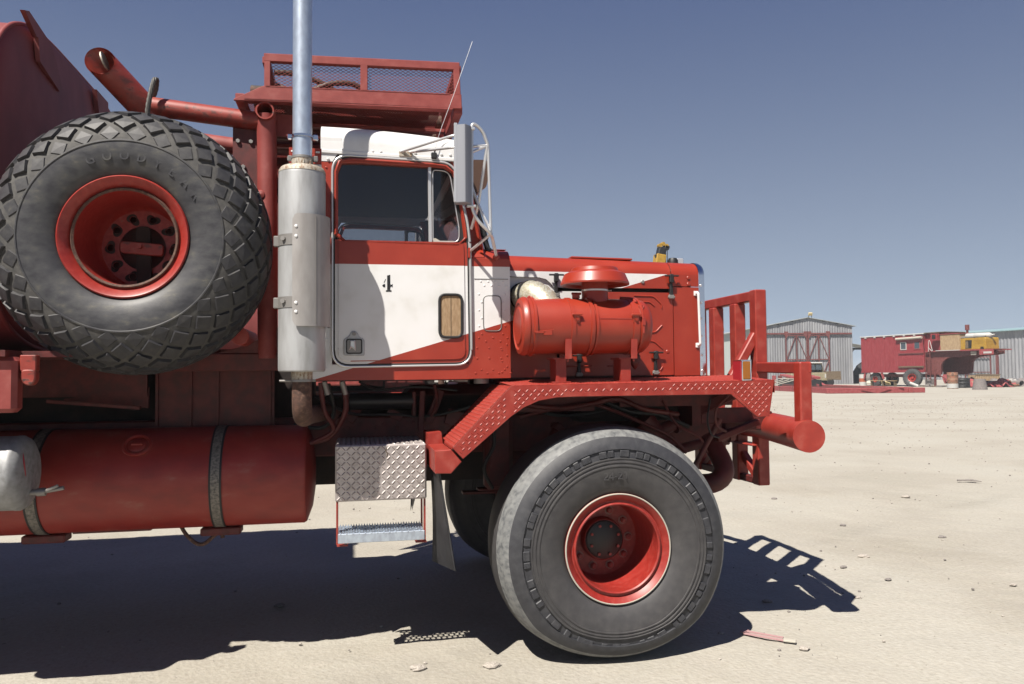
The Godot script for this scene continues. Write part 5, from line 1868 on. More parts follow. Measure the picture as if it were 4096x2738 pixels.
	uf.prism(_ccw(pv([-2.95, .76, -2.55, .76, -2.49, .805, -2.34, .81, -2.34, .83, -2.97, .83])), Vector3(0, 0, -.80), X, Y, .16)
	put(t, "tank_skid", uf, M.red_frame)
	var lp := Shape.new()
	lp.tube(path([Vector3(-2.413, .80, -.68), Vector3(-2.363, .71, -.67), Vector3(-2.284, .65, -.66), Vector3(-2.117, .80, -.70)], .05), .0115, 8)
	put(t, "dangling_pipe", lp, M.rust)
	var ss := Shape.new()
	ss.tube([Vector3(-2.179, .74, -.70), Vector3(-2.176, .69, -.70)], .012, 8)
	put(t, "drain_stub", ss, M.rust)
	# small aluminium tank in front of it
	var shift := Transform3D(Basis.IDENTITY, Vector3(-.055, -.018, -.165))
	var at := Shape.new()
	at.lathe([Vector2(0, -3.55), Vector2(.15, -3.53), Vector2(.179, -3.48), Vector2(.179, -2.985), Vector2(.181, -2.978), Vector2(.181, -2.962), Vector2(.176, -2.955), Vector2(.168, -2.940), Vector2(.14, -2.925), Vector2(.08, -2.913), Vector2(0, -2.91)], Vector3(0, 1.178, .045), X, 56)
	var alu := put(t, "air_tank", at.moved(shift), M.dull_aluminium)
	var sk := Shape.new()
	sk.tube(curve([Vector3(-2.934, 1.30, .13), Vector3(-2.918, 1.24, .145), Vector3(-2.917, 1.17, .13)], 10), .004, 5)
	put(alu, "red_scratch", sk.moved(shift), M.lamp_red)
	var vv := Shape.new()
	vv.cyl(Vector3(-2.935, 1.082, .06), Vector3(-2.86, 1.085, .06), .014, -1, 10)
	vv.cyl(Vector3(-2.89, 1.083, .06), Vector3(-2.85, 1.085, .06), .020, -1, 6)
	vv.cyl(Vector3(-2.86, 1.085, .06), Vector3(-2.77, 1.10, .06), .010, -1, 10)
	vv.beam(Vector3(-2.85, 1.09, .075), Vector3(-2.79, 1.115, .075), .012, .014, Y, .003)
	put(alu, "drain_cock", vv.moved(shift), M.grey_metal)
	# bed rail end with a hook, far back
	var rb := Shape.new()
	rb.box(Vector3(-5.18, 1.59, .06), Vector3(4.43, .26, .10), Basis.IDENTITY, .02)
	put(t, "bed_rail", rb, M.red_rack)
	var bh := Shape.new()
	bh.box(Vector3(-2.925, 1.69, .06), Vector3(.07, .075, .05), Basis.IDENTITY, .004)
	bh.prism(rounded(pv([-2.955, 1.66, -2.955, 1.612, -2.935, 1.585, -2.905, 1.585, -2.89, 1.612, -2.89, 1.66]), .02, 4), Vector3(0, 0, .04), X, Y, .05, .006)
	put(t, "rail_hook", bh, M.red_pipe)
	# step box and hanging step
	var zb := -.30
	var sbx := Shape.new()
	sbx.box(Vector3(-1.286, 1.083, zb - .26), Vector3(.498, .307, .52), Basis.IDENTITY, .008)
	var box_ := put(t, "step_box", sbx, M.step_plate)
	var lg := Shape.new()
	lg.lugs(rect(-1.530, .934, -1.042, 1.230), Vector3(0, 0, zb), X, Y, .0270, .032, .0085, .0042)
	stuff(put(box_, "front_lug_pattern", lg, M.step_plate))
	var lt := Shape.new()
	lt.lugs(rect(-1.530, .02, -1.042, .51), Vector3(0, 1.2365, zb), X, -Z, .0270, .032, .0085, .0040)
	stuff(put(box_, "top_lug_pattern", lt, M.step_plate))
	var crk := Shape.new()
	crk.tube([Vector3(-1.258, 1.220, zb + .002), Vector3(-1.262, 1.200, zb + .002), Vector3(-1.252, 1.185, zb + .002), Vector3(-1.258, 1.166, zb + .002)], .0022, 4)
	put(box_, "crack", crk, M.mud_brown)
	var yb := .716
	for x in [-1.526, -1.045]:
		var h := Shape.new()
		h.box(Vector3(x, .825, zb - .05), Vector3(.008, .26, .05))
		h.box(Vector3(x + (.03 if x < -1.3 else -.025), .695, zb - .04), Vector3(.06, .008, .10))
		h.box(Vector3(x, .825, zb - .24), Vector3(.008, .26, .04))
		put(t, "step_hanger", h, M.red_fender)
	var stp := Shape.new()
	stp.box(Vector3(-1.285, yb + .018, zb + .016), Vector3(.47, .052, .008), Basis.IDENTITY, .003)
	stp.box(Vector3(-1.285, yb + .018, zb - .204), Vector3(.47, .052, .006))
	for j in 4:
		stp.box(Vector3(-1.285, yb + .038, zb - .025 - j * .046), Vector3(.46, .010, .008))
	for j in 5:
		for i in 14:
			stp.box(Vector3(-1.505 + i * .033 + (.0165 if j % 2 else 0.0), yb + .038, zb - .002 - j * .046), Vector3(.008, .010, .044))
	var step := put(t, "hanging_step", stp, M.galvanised)
	var th := Shape.new()
	for i in 31:
		for j in 6:
			var p := Vector3(-1.509 + i * .0149, yb + .043, zb - .002 - j * .040)
			var hgt := .007 if j < 5 else .014
			th.away([p + Vector3(-.005, 0, 0), p + Vector3(.005, 0, 0), p + Vector3(0, hgt, 0)], p - Z)
			th.away([p + Vector3(-.005, 0, -.004), p + Vector3(.005, 0, -.004), p + Vector3(0, hgt, -.004)], p + Z)
			th.away([p + Vector3(-.005, 0, 0), p + Vector3(-.005, 0, -.004), p + Vector3(0, hgt, -.004), p + Vector3(0, hgt, 0)], p + X)
			th.away([p + Vector3(.005, 0, 0), p + Vector3(.005, 0, -.004), p + Vector3(0, hgt, -.004), p + Vector3(0, hgt, 0)], p - X)
	stuff(put(step, "grip_tooth_pattern", th, M.galvanised))


func chassis(t: Node3D) -> void:
	for z in [ZC + .42, ZC - .42]:
		var r := Shape.new()
		r.box(Vector3(-3.2, 1.24, z), Vector3(8.6, .24, .09), Basis.IDENTITY, .01)
		put(t, "frame_rail", r, M.red_frame)
		var ls := Shape.new()
		for k in 5:
			ls.box(Vector3(0, .86 + k * .018, z), Vector3(1.5 - k * .2, .014, .09))
		put(t, "leaf_spring", ls, M.red_frame)
	var ax := Shape.new()
	ax.cyl(Vector3(-.012, .655, -.55), Vector3(-.012, .655, 2.0 * ZC + .55), .075, -1, 20)
	ax.lathe([Vector2(0, -.18), Vector2(.12, -.16), Vector2(.2, -.06), Vector2(.2, .06), Vector2(.12, .16), Vector2(0, .18)], Vector3(-.012, .68, ZC), X, 24)
	put(t, "front_axle", ax, M.red_frame)
	var ax2 := Shape.new()
	for x in [-5.6, -7.15]:
		ax2.cyl(Vector3(x, .655, -.5), Vector3(x, .655, 2.0 * ZC + .5), .09, -1, 20)
	put(t, "rear_axle", ax2, M.red_frame)
	var eng := Shape.new()
	eng.box(Vector3(.1, 1.25, ZC), Vector3(1.2, .5, .6), Basis.IDENTITY, .05)
	eng.box(Vector3(.40, 1.22, -.78), Vector3(.24, .22, .2), Basis(Z, .6), .03)
	eng.cyl(Vector3(.35, 1.32, -.62), Vector3(.58, 1.05, -.62), .085, .06, 18)
	eng.box(Vector3(-.55, 1.15, -.75), Vector3(.18, .5, .12), Basis.IDENTITY, .03)
	put(t, "engine_sump", eng, M.red_frame)
	var cl := Shape.new()
	cl.tube(curve([Vector3(-.5, 1.45, -.5), Vector3(-.2, 1.41, -.45), Vector3(.15, 1.46, -.48), Vector3(.3, 1.40, -.46), Vector3(.55, 1.36, -.5)], 24), .016, 6)
	cl.tube(curve([Vector3(-.45, 1.36, -.55), Vector3(-.1, 1.43, -.5), Vector3(.1, 1.40, -.52), Vector3(.5, 1.22, -.5), Vector3(.6, 1.12, -.5)], 24), .012, 6)
	cl.tube(curve([Vector3(-1.62, 1.58, -.5), Vector3(-1.60, 1.42, -.52), Vector3(-1.55, 1.30, -.6), Vector3(-1.7, 1.22, -.6)], 16), .014, 6)
	cl.tube(curve([Vector3(-1.50, 1.58, -.55), Vector3(-1.48, 1.42, -.56), Vector3(-1.56, 1.27, -.62), Vector3(-1.8, 1.2, -.65)], 16), .016, 6)
	put(t, "hose_run", cl, M.red_frame)
	var ft := Shape.new()
	for x in [-1.60, -1.50]:
		ft.cyl(Vector3(x, 1.585, -.50), Vector3(x + .02, 1.51, -.51), .016, -1, 10)
	put(t, "hose_fitting", ft, M.grey_metal)
	var tr := Shape.new()
	tr.cyl(Vector3(-1.46, 1.456, -.86), Vector3(-1.07, 1.456, -.86), .052, -1, 24)
	put(t, "steering_cylinder", tr, M.black_paint)
	for x in [-1.475, -1.065]:
		var tf := Shape.new()
		tf.box(Vector3(x, 1.44, -.86), Vector3(.022, .15, .10), Basis.IDENTITY, .003)
		put(t, "cylinder_flange", tf, M.red_frame)
	var pd := Shape.new()
	pd.box(Vector3(-1.02, 1.39, -.80), Vector3(.034, .26, .03), Basis(Z, -.05), .004)
	put(t, "linkage_arm", pd, M.red_frame)
	var gb := Shape.new()
	gb.box(Vector3(-.75, 1.30, ZC), Vector3(.7, .5, .5), Basis.IDENTITY, .06)
	gb.cyl(Vector3(-3.0, 1.1, ZC), Vector3(-1.1, 1.2, ZC), .06, -1, 14)
	put(t, "gearbox", gb, M.red_frame)
	var mt := Shape.new()
	mt.cyl(Vector3(-.70, 1.565, -.45), Vector3(-.70, 1.594, -.45), .045, -1, 18)
	put(t, "cab_mount", mt, M.grey_metal)
	# bolts along the rail, brackets, pipes and cables below the cab and over the wheel
	var bolt := Shape.new()
	bolt.cyl(Vector3.ZERO, Vector3(0, 0, .014), .014, -1, 6, true, .002)
	var bolt_m := ArrayMesh.new()
	bolt.into(bolt_m, M.red_frame)
	for k in 9:
		put_mesh(t, "rail_bolt", bolt_m, M.red_frame, Transform3D(Basis.IDENTITY, Vector3(-1.62 + k * .075 + (.03 if k % 3 == 1 else 0.0), 1.29 + .025 * (k % 2), ZC + .465)))
	for q in [[-1.42, 1.40, .06, .16], [-1.18, 1.37, .10, .05], [-.93, 1.42, .05, .22], [-.80, 1.34, .12, .10], [-1.56, 1.36, .05, .12]]:
		var b := Shape.new()
		b.box(Vector3(q[0], q[1], -.88), Vector3(q[2], q[3], .03), Basis(Z, q[0] * .4), .004)
		put(t, "rail_bracket", b, M.red_frame)
	var runs := [
		[[-1.66, 1.50, -.70], [-1.45, 1.385, -.82], [-1.2, 1.375, -.86], [-.95, 1.36, -.86], [-.70, 1.42, -.80], .009],
		[[-1.58, 1.57, -.62], [-1.55, 1.40, -.66], [-1.62, 1.31, -.70], [-1.78, 1.33, -.72], .012],
		[[-1.40, 1.58, -.75], [-1.30, 1.53, -.80], [-1.05, 1.545, -.80], [-.80, 1.52, -.78], .008],
		[[-.95, 1.56, -.70], [-.93, 1.46, -.74], [-.96, 1.36, -.80], .011],
		[[-.40, 1.42, -.60], [-.20, 1.36, -.62], [.05, 1.38, -.60], [.30, 1.44, -.58], .010],
		[[.10, 1.44, -.56], [.25, 1.38, -.54], [.42, 1.36, -.52], [.62, 1.28, -.50], .013],
		[[.45, 1.45, -.50], [.52, 1.30, -.46], [.66, 1.22, -.44], [.72, 1.12, -.46], .008],
		[[.70, 1.46, -.36], [.67, 1.33, -.34], [.70, 1.24, -.35], [.76, 1.22, -.37], .006],
		[[-.62, 1.35, -.62], [-.60, 1.20, -.60], [-.66, 1.05, -.62], [-.60, .92, -.66], .012]]
	for q in runs:
		var pts := []
		for k in q.size() - 1:
			pts.append(Vector3(q[k][0], q[k][1], q[k][2]))
		var cb := Shape.new()
		cb.tube(curve(pts, 20), q[q.size() - 1], 7)
		put(t, "hose", cb, M.black_rubber if int(q[0][0] * 100.0) % 2 == 0 else M.red_frame)
	for q in [[Vector3(.30, 1.18, -.62), Vector3(.62, 1.30, -.66), .05], [Vector3(.55, 1.12, -.60), Vector3(.98, 1.22, -.60), .035], [Vector3(-.35, .98, -.70), Vector3(-.15, 1.30, -.72), .04]]:
		var rd := Shape.new()
		rd.cyl(q[0], q[1], q[2], q[2] * .8, 14, true, .006)
		rd.cyl(q[1] - (q[1] - q[0]) * .12, q[1] - (q[1] - q[0]) * .04, q[2] * 1.25, -1, 14)
		put(t, "shock_absorber", rd, M.red_frame)
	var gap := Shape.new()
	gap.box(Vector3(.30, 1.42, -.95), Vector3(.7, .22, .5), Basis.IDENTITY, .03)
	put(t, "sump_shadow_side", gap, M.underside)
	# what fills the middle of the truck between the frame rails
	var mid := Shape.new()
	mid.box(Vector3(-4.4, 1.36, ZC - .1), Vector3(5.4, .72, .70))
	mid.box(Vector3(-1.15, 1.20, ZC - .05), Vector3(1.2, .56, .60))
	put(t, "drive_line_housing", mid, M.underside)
	var ft2 := Shape.new()
	ft2.lathe([Vector2(0, -3.65), Vector2(.27, -3.6), Vector2(.279, -3.58), Vector2(.279, -1.72), Vector2(.26, -1.69), Vector2(0, -1.65)], Vector3(0, 1.058, 2.0 * ZC + .60), X, 40)
	ft2.box(Vector3(-1.286, 1.083, 2.0 * ZC + .55), Vector3(.498, .307, .52), Basis.IDENTITY, .008)
	put(t, "far_fuel_tank", ft2, M.red_tank)
	# bulkhead and under-body plates behind the spare
	var bk := Shape.new()
	bk.box(Vector3(-2.23, 1.50, -.80), Vector3(.66, .56, .012))
	var bulk := put(t, "bulkhead", bk, M.red_frame)
	for x in [-2.555, -2.37, -2.22, -1.925]:
		var rb := Shape.new()
		rb.box(Vector3(x, 1.53, -.785), Vector3(.014, .50, .025))
		put(bulk, "stiffener", rb, M.red_frame)
	var ub := Shape.new()
	ub.box(Vector3(-3.7, 1.62, -.75), Vector3(2.2, .22, .02))
	ub.prism(pv([-3.05, 1.50, -2.60, 1.56, -2.60, 1.44, -3.05, 1.47]), Vector3(0, 0, -.80), X, Y, .02)
	ub.beam(Vector3(-3.1, 1.49, -.68), Vector3(-2.62, 1.445, -.68), .04, .018, Y)
	put(t, "underbody_plate", ub, M.red_frame)
	var deck := Shape.new()
	deck.box(Vector3(-5.2, 1.735, ZC), Vector3(4.4, .03, 3.0))
	deck.box(Vector3(-2.6, 1.72, ZC), Vector3(1.3, .05, 1.1))
	deck.box(Vector3(-2.84, 1.735, -.39), Vector3(.32, .03, .70))
	put(t, "deck", deck, M.red_frame)
	# tank body: a wide rounded vessel whose front head faces the cab
	var cz := -1.52
	var prof := []
	for i in 96:
		var an := TAU * i / 96.0
		var ca := cos(an)
		var sa := sin(an)
		prof.append(Vector2(cz + 1.30 * signf(ca) * pow(absf(ca), .52), 2.72 + .94 * signf(sa) * pow(absf(sa), .62)))
	var vs := Shape.new()
	vs.patch(func(u, w):
		var q: Vector2 = prof[roundi(w * 96.0) % 96]
		return Vector3(lerpf(-8.2, -3.25, u), q.y, q.x), 2, 96, Y)
	var body := put(t, "tank_body", vs, M.red_body)
	var hd := Shape.new()
	var ctr := Vector3(-3.22, 2.72, cz)
	hd.patch(func(u, w):
		var q: Vector2 = prof[roundi(w * 96.0) % 96]
		var r: float = [1.0, .985, .965, .93, .8, .5, .25, .02][roundi(u * 7.0)]
		var dx: float = [0.0, .022, .034, .042, .055, .085, .10, .105][roundi(u * 7.0)]
		return Vector3(-3.25 + dx, ctr.y + (q.y - ctr.y) * r, cz + (q.x - cz) * r), 7, 96, X)
	put(body, "tank_head", hd, M.red_body)
	var rim := Shape.new()
	var rp := []
	for q in prof:
		rp.append(Vector3(-3.245, q.y, q.x))
	rim.tube(rp, .014, 6, false, true)
	put(body, "weld_rim", rim, M.red_body)
	put_vane(body)


func put_vane(body: Node3D) -> void:
	var v := Shape.new()
	v.prism(_ccw(pv([.475, 3.60, .536, 3.622, .85, 3.576, .95, 3.50, 1.057, 3.365, 1.006, 3.345, .70, 3.406, .668, 3.531, .642, 3.527])), Vector3(-3.195, 0, 0), -Z, Y, .025)
	put(body, "lifting_vane", v, M.red_body)
	var w := Shape.new()
	w.prism(_ccw(pv([1.69, 3.602, 1.955, 3.60, 1.97, 3.50, 1.75, 3.45])), Vector3(-3.195, 0, 0), -Z, Y, .03)
	put(body, "lifting_vane", w, M.red_body)

# ---------------------------------------------------------------- the yard behind
func basis_along(u: Vector3) -> Basis:          # local x runs along u on the ground, local z faces the yard
	u = u.normalized()
	return Basis(u, Y, u.cross(Y))

func corrugated(parent: Node3D, x0: float, x1: float, y0: float, top: Callable, z: float, pitch: float, deep: float, panel: float, called := "wall_sheet") -> void:
	var x := x0
	var k := 0
	while x < x1 - 0.01:
		var xe := minf(x + panel, x1)
		var s := Shape.new()
		var steps := maxi(2, roundi((xe - x) / pitch * 4.0))
		var proud := .012 * (k % 2)
		for i in steps:
			var a := lerpf(x, xe, i / float(steps))
			var b := lerpf(x, xe, (i + 1) / float(steps))
			var za := z + proud + deep * cos(TAU * a / pitch)
			var zb := z + proud + deep * cos(TAU * b / pitch)
			var na := Vector3(sin(TAU * a / pitch) * TAU * deep / pitch, 0, 1).normalized()
			var nb := Vector3(sin(TAU * b / pitch) * TAU * deep / pitch, 0, 1).normalized()
			s.quad_n(Vector3(a, y0, za), Vector3(b, y0, zb), Vector3(b, top.call(b), zb), Vector3(a, top.call(a), za), na, nb, nb, na)
		var kk: int = [0, 2, 1, 3, 1, 2, 0, 1, 3, 2][(k * 7 + 3) % 10]
		put(parent, called, s, M["sheet_%d" % kk])
		x = xe
		k += 1

func drum(called: String, label: String, at: Vector3, r: float, h: float, bands: Array, m: Material, grp := "") -> Node3D:
	var o := thing(called, label, "drum", Transform3D(Basis.IDENTITY, at), grp)
	var s := Shape.new()
	var p := [Vector2(0, 0), Vector2(r, 0)]
	for k in 3:
		var y := h * (k + 0.5) / 3.0
		p.append(Vector2(r, y - .03)); p.append(Vector2(r * 1.03, y)); p.append(Vector2(r, y + .03))
	p.append(Vector2(r, h)); p.append(Vector2(r * .95, h)); p.append(Vector2(r * .94, h - .02)); p.append(Vector2(0, h - .02))
	s.lathe(p, Vector3.ZERO, Y, 20)
	put(o, "shell", s, m)
	for b in bands:
		var q := Shape.new()
		q.lathe([Vector2(r * 1.035, b[0]), Vector2(r * 1.04, b[0]), Vector2(r * 1.04, b[1]), Vector2(r * 1.035, b[1])], Vector3.ZERO, Y, 20)
		put(o, "painted_band", q, M[b[2]])
	return o

func yard() -> void:
	shed()
	far_shed()
	trailer()
	loose_wheel()
	steel_frame()
	pickup()
	crane()
	clutter()
	second_truck()
	litter()


func shed() -> void:
	var o := thing("metal_shed", "grey corrugated metal shed with gable, braced red sliding doors and a floodlight", "shed", Transform3D(basis_along(Vector3(.98, 0, .199)), Vector3(57.4, 0, -80.7)))
	var w := 10.6
	var eave := 6.98
	var ridge := 8.0
	var top := func(x: float) -> float: return lerpf(eave, ridge, 1.0 - absf(x + w / 2) / (w / 2))
	corrugated(o, -w, -8.08, 0, top, 0, .30, .03, 1.1)
	corrugated(o, -8.08, -2.78, 6.0, top, 0, .30, .03, 1.1)
	corrugated(o, -2.78, 0, 0, top, 0, .30, .03, 1.1)
	corrugated(o, -8.08, -5.43, .05, func(_x): return 5.95, .07, .30, .03, 1.0, "door_sheet")
	corrugated(o, -5.43, -2.78, .05, func(_x): return 5.95, .09, .30, .03, 1.0, "door_sheet")
	# its long side runs away from the yard
	var sd := group_node(o, "long_wall", Transform3D(Basis(Vector3(0, 0, 1), Y, Vector3(-1, 0, 0)), Vector3(-w, 0, -26)))
	var sw := Shape.new()
	var n := 26 * 12
	for i in n:
		var a := i * 26.0 / n
		var b := (i + 1) * 26.0 / n
		var za := .03 * cos(TAU * a / .30)
		var zb := .03 * cos(TAU * b / .30)
		sw.quad(Vector3(a, 0, za), Vector3(b, 0, zb), Vector3(b, eave, zb), Vector3(a, eave, za))
	put(sd, "wall_sheet", sw, M.sheet_light)
	var lw := Shape.new()
	lw.box(Vector3(0.02, eave / 2, -13), Vector3(.04, eave, 26))
	lw.box(Vector3(-w / 2, 3, -26), Vector3(w, 6, .1))
	put(o, "back_wall", lw, M.sheet_1)
	var rf := Shape.new()
	rf.beam(Vector3(-w / 2, ridge + .06, -12.9), Vector3(-w / 2, ridge + .06, -12.8), 1, 1)
	rf.v.clear(); rf.n.clear()
	for s in [-1.0, 1.0]:
		var e := Vector3(-w / 2 + s * (w / 2 + .42), eave - .02, 0)
		var r := Vector3(-w / 2, ridge + .06, 0)
		var u := Vector3(0, .035, 0)
		rf.away([e + Z * .25, r + Z * .25, r - Z * 26.3, e - Z * 26.3], e - Y * 5)
		rf.away([e + Z * .25 - u, r + Z * .25 - u, r - Z * 26.3 - u, e - Z * 26.3 - u], e + Y * 5)
		rf.away([e + Z * .25, r + Z * .25, r + Z * .25 - u * 2, e + Z * .25 - u * 2], e - Z)
		rf.away([e + Z * .25, e - Z * 26.3, e - Z * 26.3 - u * 2, e + Z * .25 - u * 2], r)
	put(o, "roof", rf, M.roof_sheet)
	for x in [-9.0, -7.3, -3.4, -1.7]:
		var pu := Shape.new()
		pu.box(Vector3(x, top.call(x) - .03, .12), Vector3(.35, .16, .22))
		put(o, "purlin_end", pu, M.black_paint)
	var add := func(called: String, a: Vector3, b: Vector3, t: float) -> void:
		var s := Shape.new()
		s.beam(a, b, t, t)
		put(o, called, s, M.steel_red)
	add.call("door_track", Vector3(-w + .2, 6.10, .16), Vector3(-.1, 6.05, .16), .18)
	for x in [-8.0, -6.72, -5.50, -5.32, -4.08, -2.84]:
		add.call("door_stile", Vector3(x, .1, .20), Vector3(x, 5.9, .20), .11)
	for q in [[-7.95, 2.98, -6.80, 5.85], [-6.64, 5.85, -5.52, 2.98], [-5.30, 2.98, -4.14, 5.85], [-4.02, 5.85, -2.88, 2.98], [-7.95, 2.9, -6.75, .15], [-6.7, .15, -5.52, 2.9], [-5.3, 2.9, -4.1, .15], [-4.05, .15, -2.88, 2.9]]:
		add.call("door_brace", Vector3(q[0], q[1], .19), Vector3(q[2], q[3], .19), .075)
	for q in [[-8.0, -5.5], [-5.32, -2.84]]:
		for y in [2.98, 5.86, .12]:
			add.call("door_rail", Vector3(q[0], y, .195), Vector3(q[1], y, .195), .10)
	for x in [-7.95, -5.62, -5.20, -2.95]:
		var g := Shape.new()
		g.prism(_ccw(pv([-.24, .32, .24, .32, .24, -.1, 0, -.5, -.24, -.1])), Vector3(x, 6.02, .22), X, Y, .05)
		put(o, "door_hanger", g, M.steel_red)
	var fl := Shape.new()
	fl.box(Vector3(-5.05, 8.40, .35), Vector3(.46, .36, .20), Basis(X, .45), .03)
	var lp := put(o, "floodlight", fl, M.lamp_face)
	var fb := Shape.new()
	for x in [-5.25, -4.87]:
		fb.box(Vector3(x, 8.15, .25), Vector3(.05, .32, .05))
	put(lp, "lamp_bracket", fb, M.black_paint)
	var fy := Shape.new()
	fy.box(Vector3(-w - .2, 7.62, -17.8), Vector3(.35, .55, .8), Basis.IDENTITY, .05)
	put(o, "floodlight", fy, M.yellow)
	var tl := Shape.new()
	tl.box(Vector3(-w - .25, 6.93, -15.4), Vector3(.22, .22, 3.4), Basis.IDENTITY, .08)
	put(o, "tube_lamp", tl, M.drum_white)
	# lean-to between the shed and the trailer
	var l := thing("lean_to", "open steel lean-to on the far flank of the gabled grey shed", "lean-to", Transform3D(basis_along(Vector3(.98, 0, .199)), Vector3(57.5, 0, -81.2)))
	var b1 := Shape.new()
	b1.box(Vector3(2.0, 4.30, -2.5), Vector3(4.0, .25, .25))
	put(l, "beam", b1, M.black_paint)
	for x in [.45, 3.9]:
		var p := Shape.new()
		p.box(Vector3(x, 2.1, -2.5), Vector3(.13, 4.2, .13))
		put(l, "post", p, M.black_paint)
	var br := Shape.new()
	br.beam(Vector3(.5, 3.0, -2.5), Vector3(1.5, 4.2, -2.5), .1, .1)
	put(l, "brace", br, M.grey_metal)
	var rf2 := Shape.new()
	rf2.beam(Vector3(.1, 5.1, -4.0), Vector3(3.9, 4.45, -4.0), 4.0, .05, Y)
	put(l, "roof", rf2, M.roof_sheet)
	var hp := thing("scrap_heap", "dark scrap heap in the gap behind the striped drum", "scrap heap", Transform3D(Basis.IDENTITY, Vector3(60.9, 0, -84)))
	var hm := pebble_mesh(9, M.dark_heap)
	put_mesh(hp, "dark_bulk", hm, M.dark_heap, Transform3D(Basis.from_scale(Vector3(1.1, 2.2, 1.2)), Vector3(0, 0, 0)))
	put_mesh(hp, "grey_bulk", hm, M.concrete, Transform3D(Basis.from_scale(Vector3(.5, .9, .6)), Vector3(.3, .2, .9)))
	var wf := thing("waste_bags", "pale waste bags on the ground in front of the dark scrap heap", "bags", Transform3D(Basis.IDENTITY, Vector3(58.9, 0, -79.6)))
	put_mesh(wf, "bag", pebble_mesh(12, M.pale_cloth), M.pale_cloth, Transform3D(Basis.from_scale(Vector3(.55, .3, .4)), Vector3(0, .1, 0)))


func far_shed() -> void:
	# camera-space points (74.3, 115) and (70.4, 128) turned into the yard
	var a := Vector3(-1.45 + 70.0 * .98 + 129.4 * .199, 0, 4.15 + 70.0 * .199 - 129.4 * .98)
	var b := Vector3(-1.45 + 78.0 * .98 + 102.7 * .199, 0, 4.15 + 78.0 * .199 - 102.7 * .98)
	var o := thing("long_shed", "long pale corrugated shed with a light blue roof behind the gooseneck trailer", "shed", Transform3D(basis_along(b - a), a))
	var l := a.distance_to(b)
	corrugated(o, -6, l, 0, func(_x): return 7.4, 0, .6, .06, 1.4)
	var r := Shape.new()
	r.away([Vector3(-6.5, 7.35, .6), Vector3(l + .5, 7.35, .6), Vector3(l + .5, 8.2, -9), Vector3(-6.5, 8.2, -9)], Vector3(0, 0, 0))
	r.away([Vector3(-6.5, 7.28, .6), Vector3(l + .5, 7.28, .6), Vector3(l + .5, 8.13, -9), Vector3(-6.5, 8.13, -9)], Vector3(0, 20, 0))
	r.box(Vector3(l / 2 - 3, 7.33, .6), Vector3(l + 7, .12, .06))
	r.away([Vector3(-6.5, 8.2, -9), Vector3(l + .5, 8.2, -9), Vector3(l + .5, 7.35, -18.6), Vector3(-6.5, 7.35, -18.6)], Vector3(0, 0, -9))
	put(o, "roof", r, M.roof_blue)
	var wl := Shape.new()
	wl.box(Vector3(-6, 3.7, -9), Vector3(.1, 7.4, 17.8))
	wl.box(Vector3(l, 3.7, -9), Vector3(.1, 7.4, 17.8))
	wl.box(Vector3(l / 2 - 3, 3.7, -18), Vector3(l + 6, 7.4, .1))
	put(o, "back_wall", wl, M.sheet_1)
	var d := Shape.new()
	for x in [1.2, 5.0, 5.6, 9.6]:
		d.box(Vector3(x, 2.1, .2), Vector3(.16, 4.2, .12))
	for y in [1.2, 3.5, 4.2]:
		d.box(Vector3(5.4, y, .2), Vector3(8.6, .14, .12))
	put(o, "door_frame", d, M.steel_red)
	for x in [11.4, 21.0]:
		var p := Shape.new()
		p.box(Vector3(x, 2.4, .9), Vector3(.3 if x < 12 else .12, 4.8, .3))
		put(o, "red_post", p, M.steel_red)


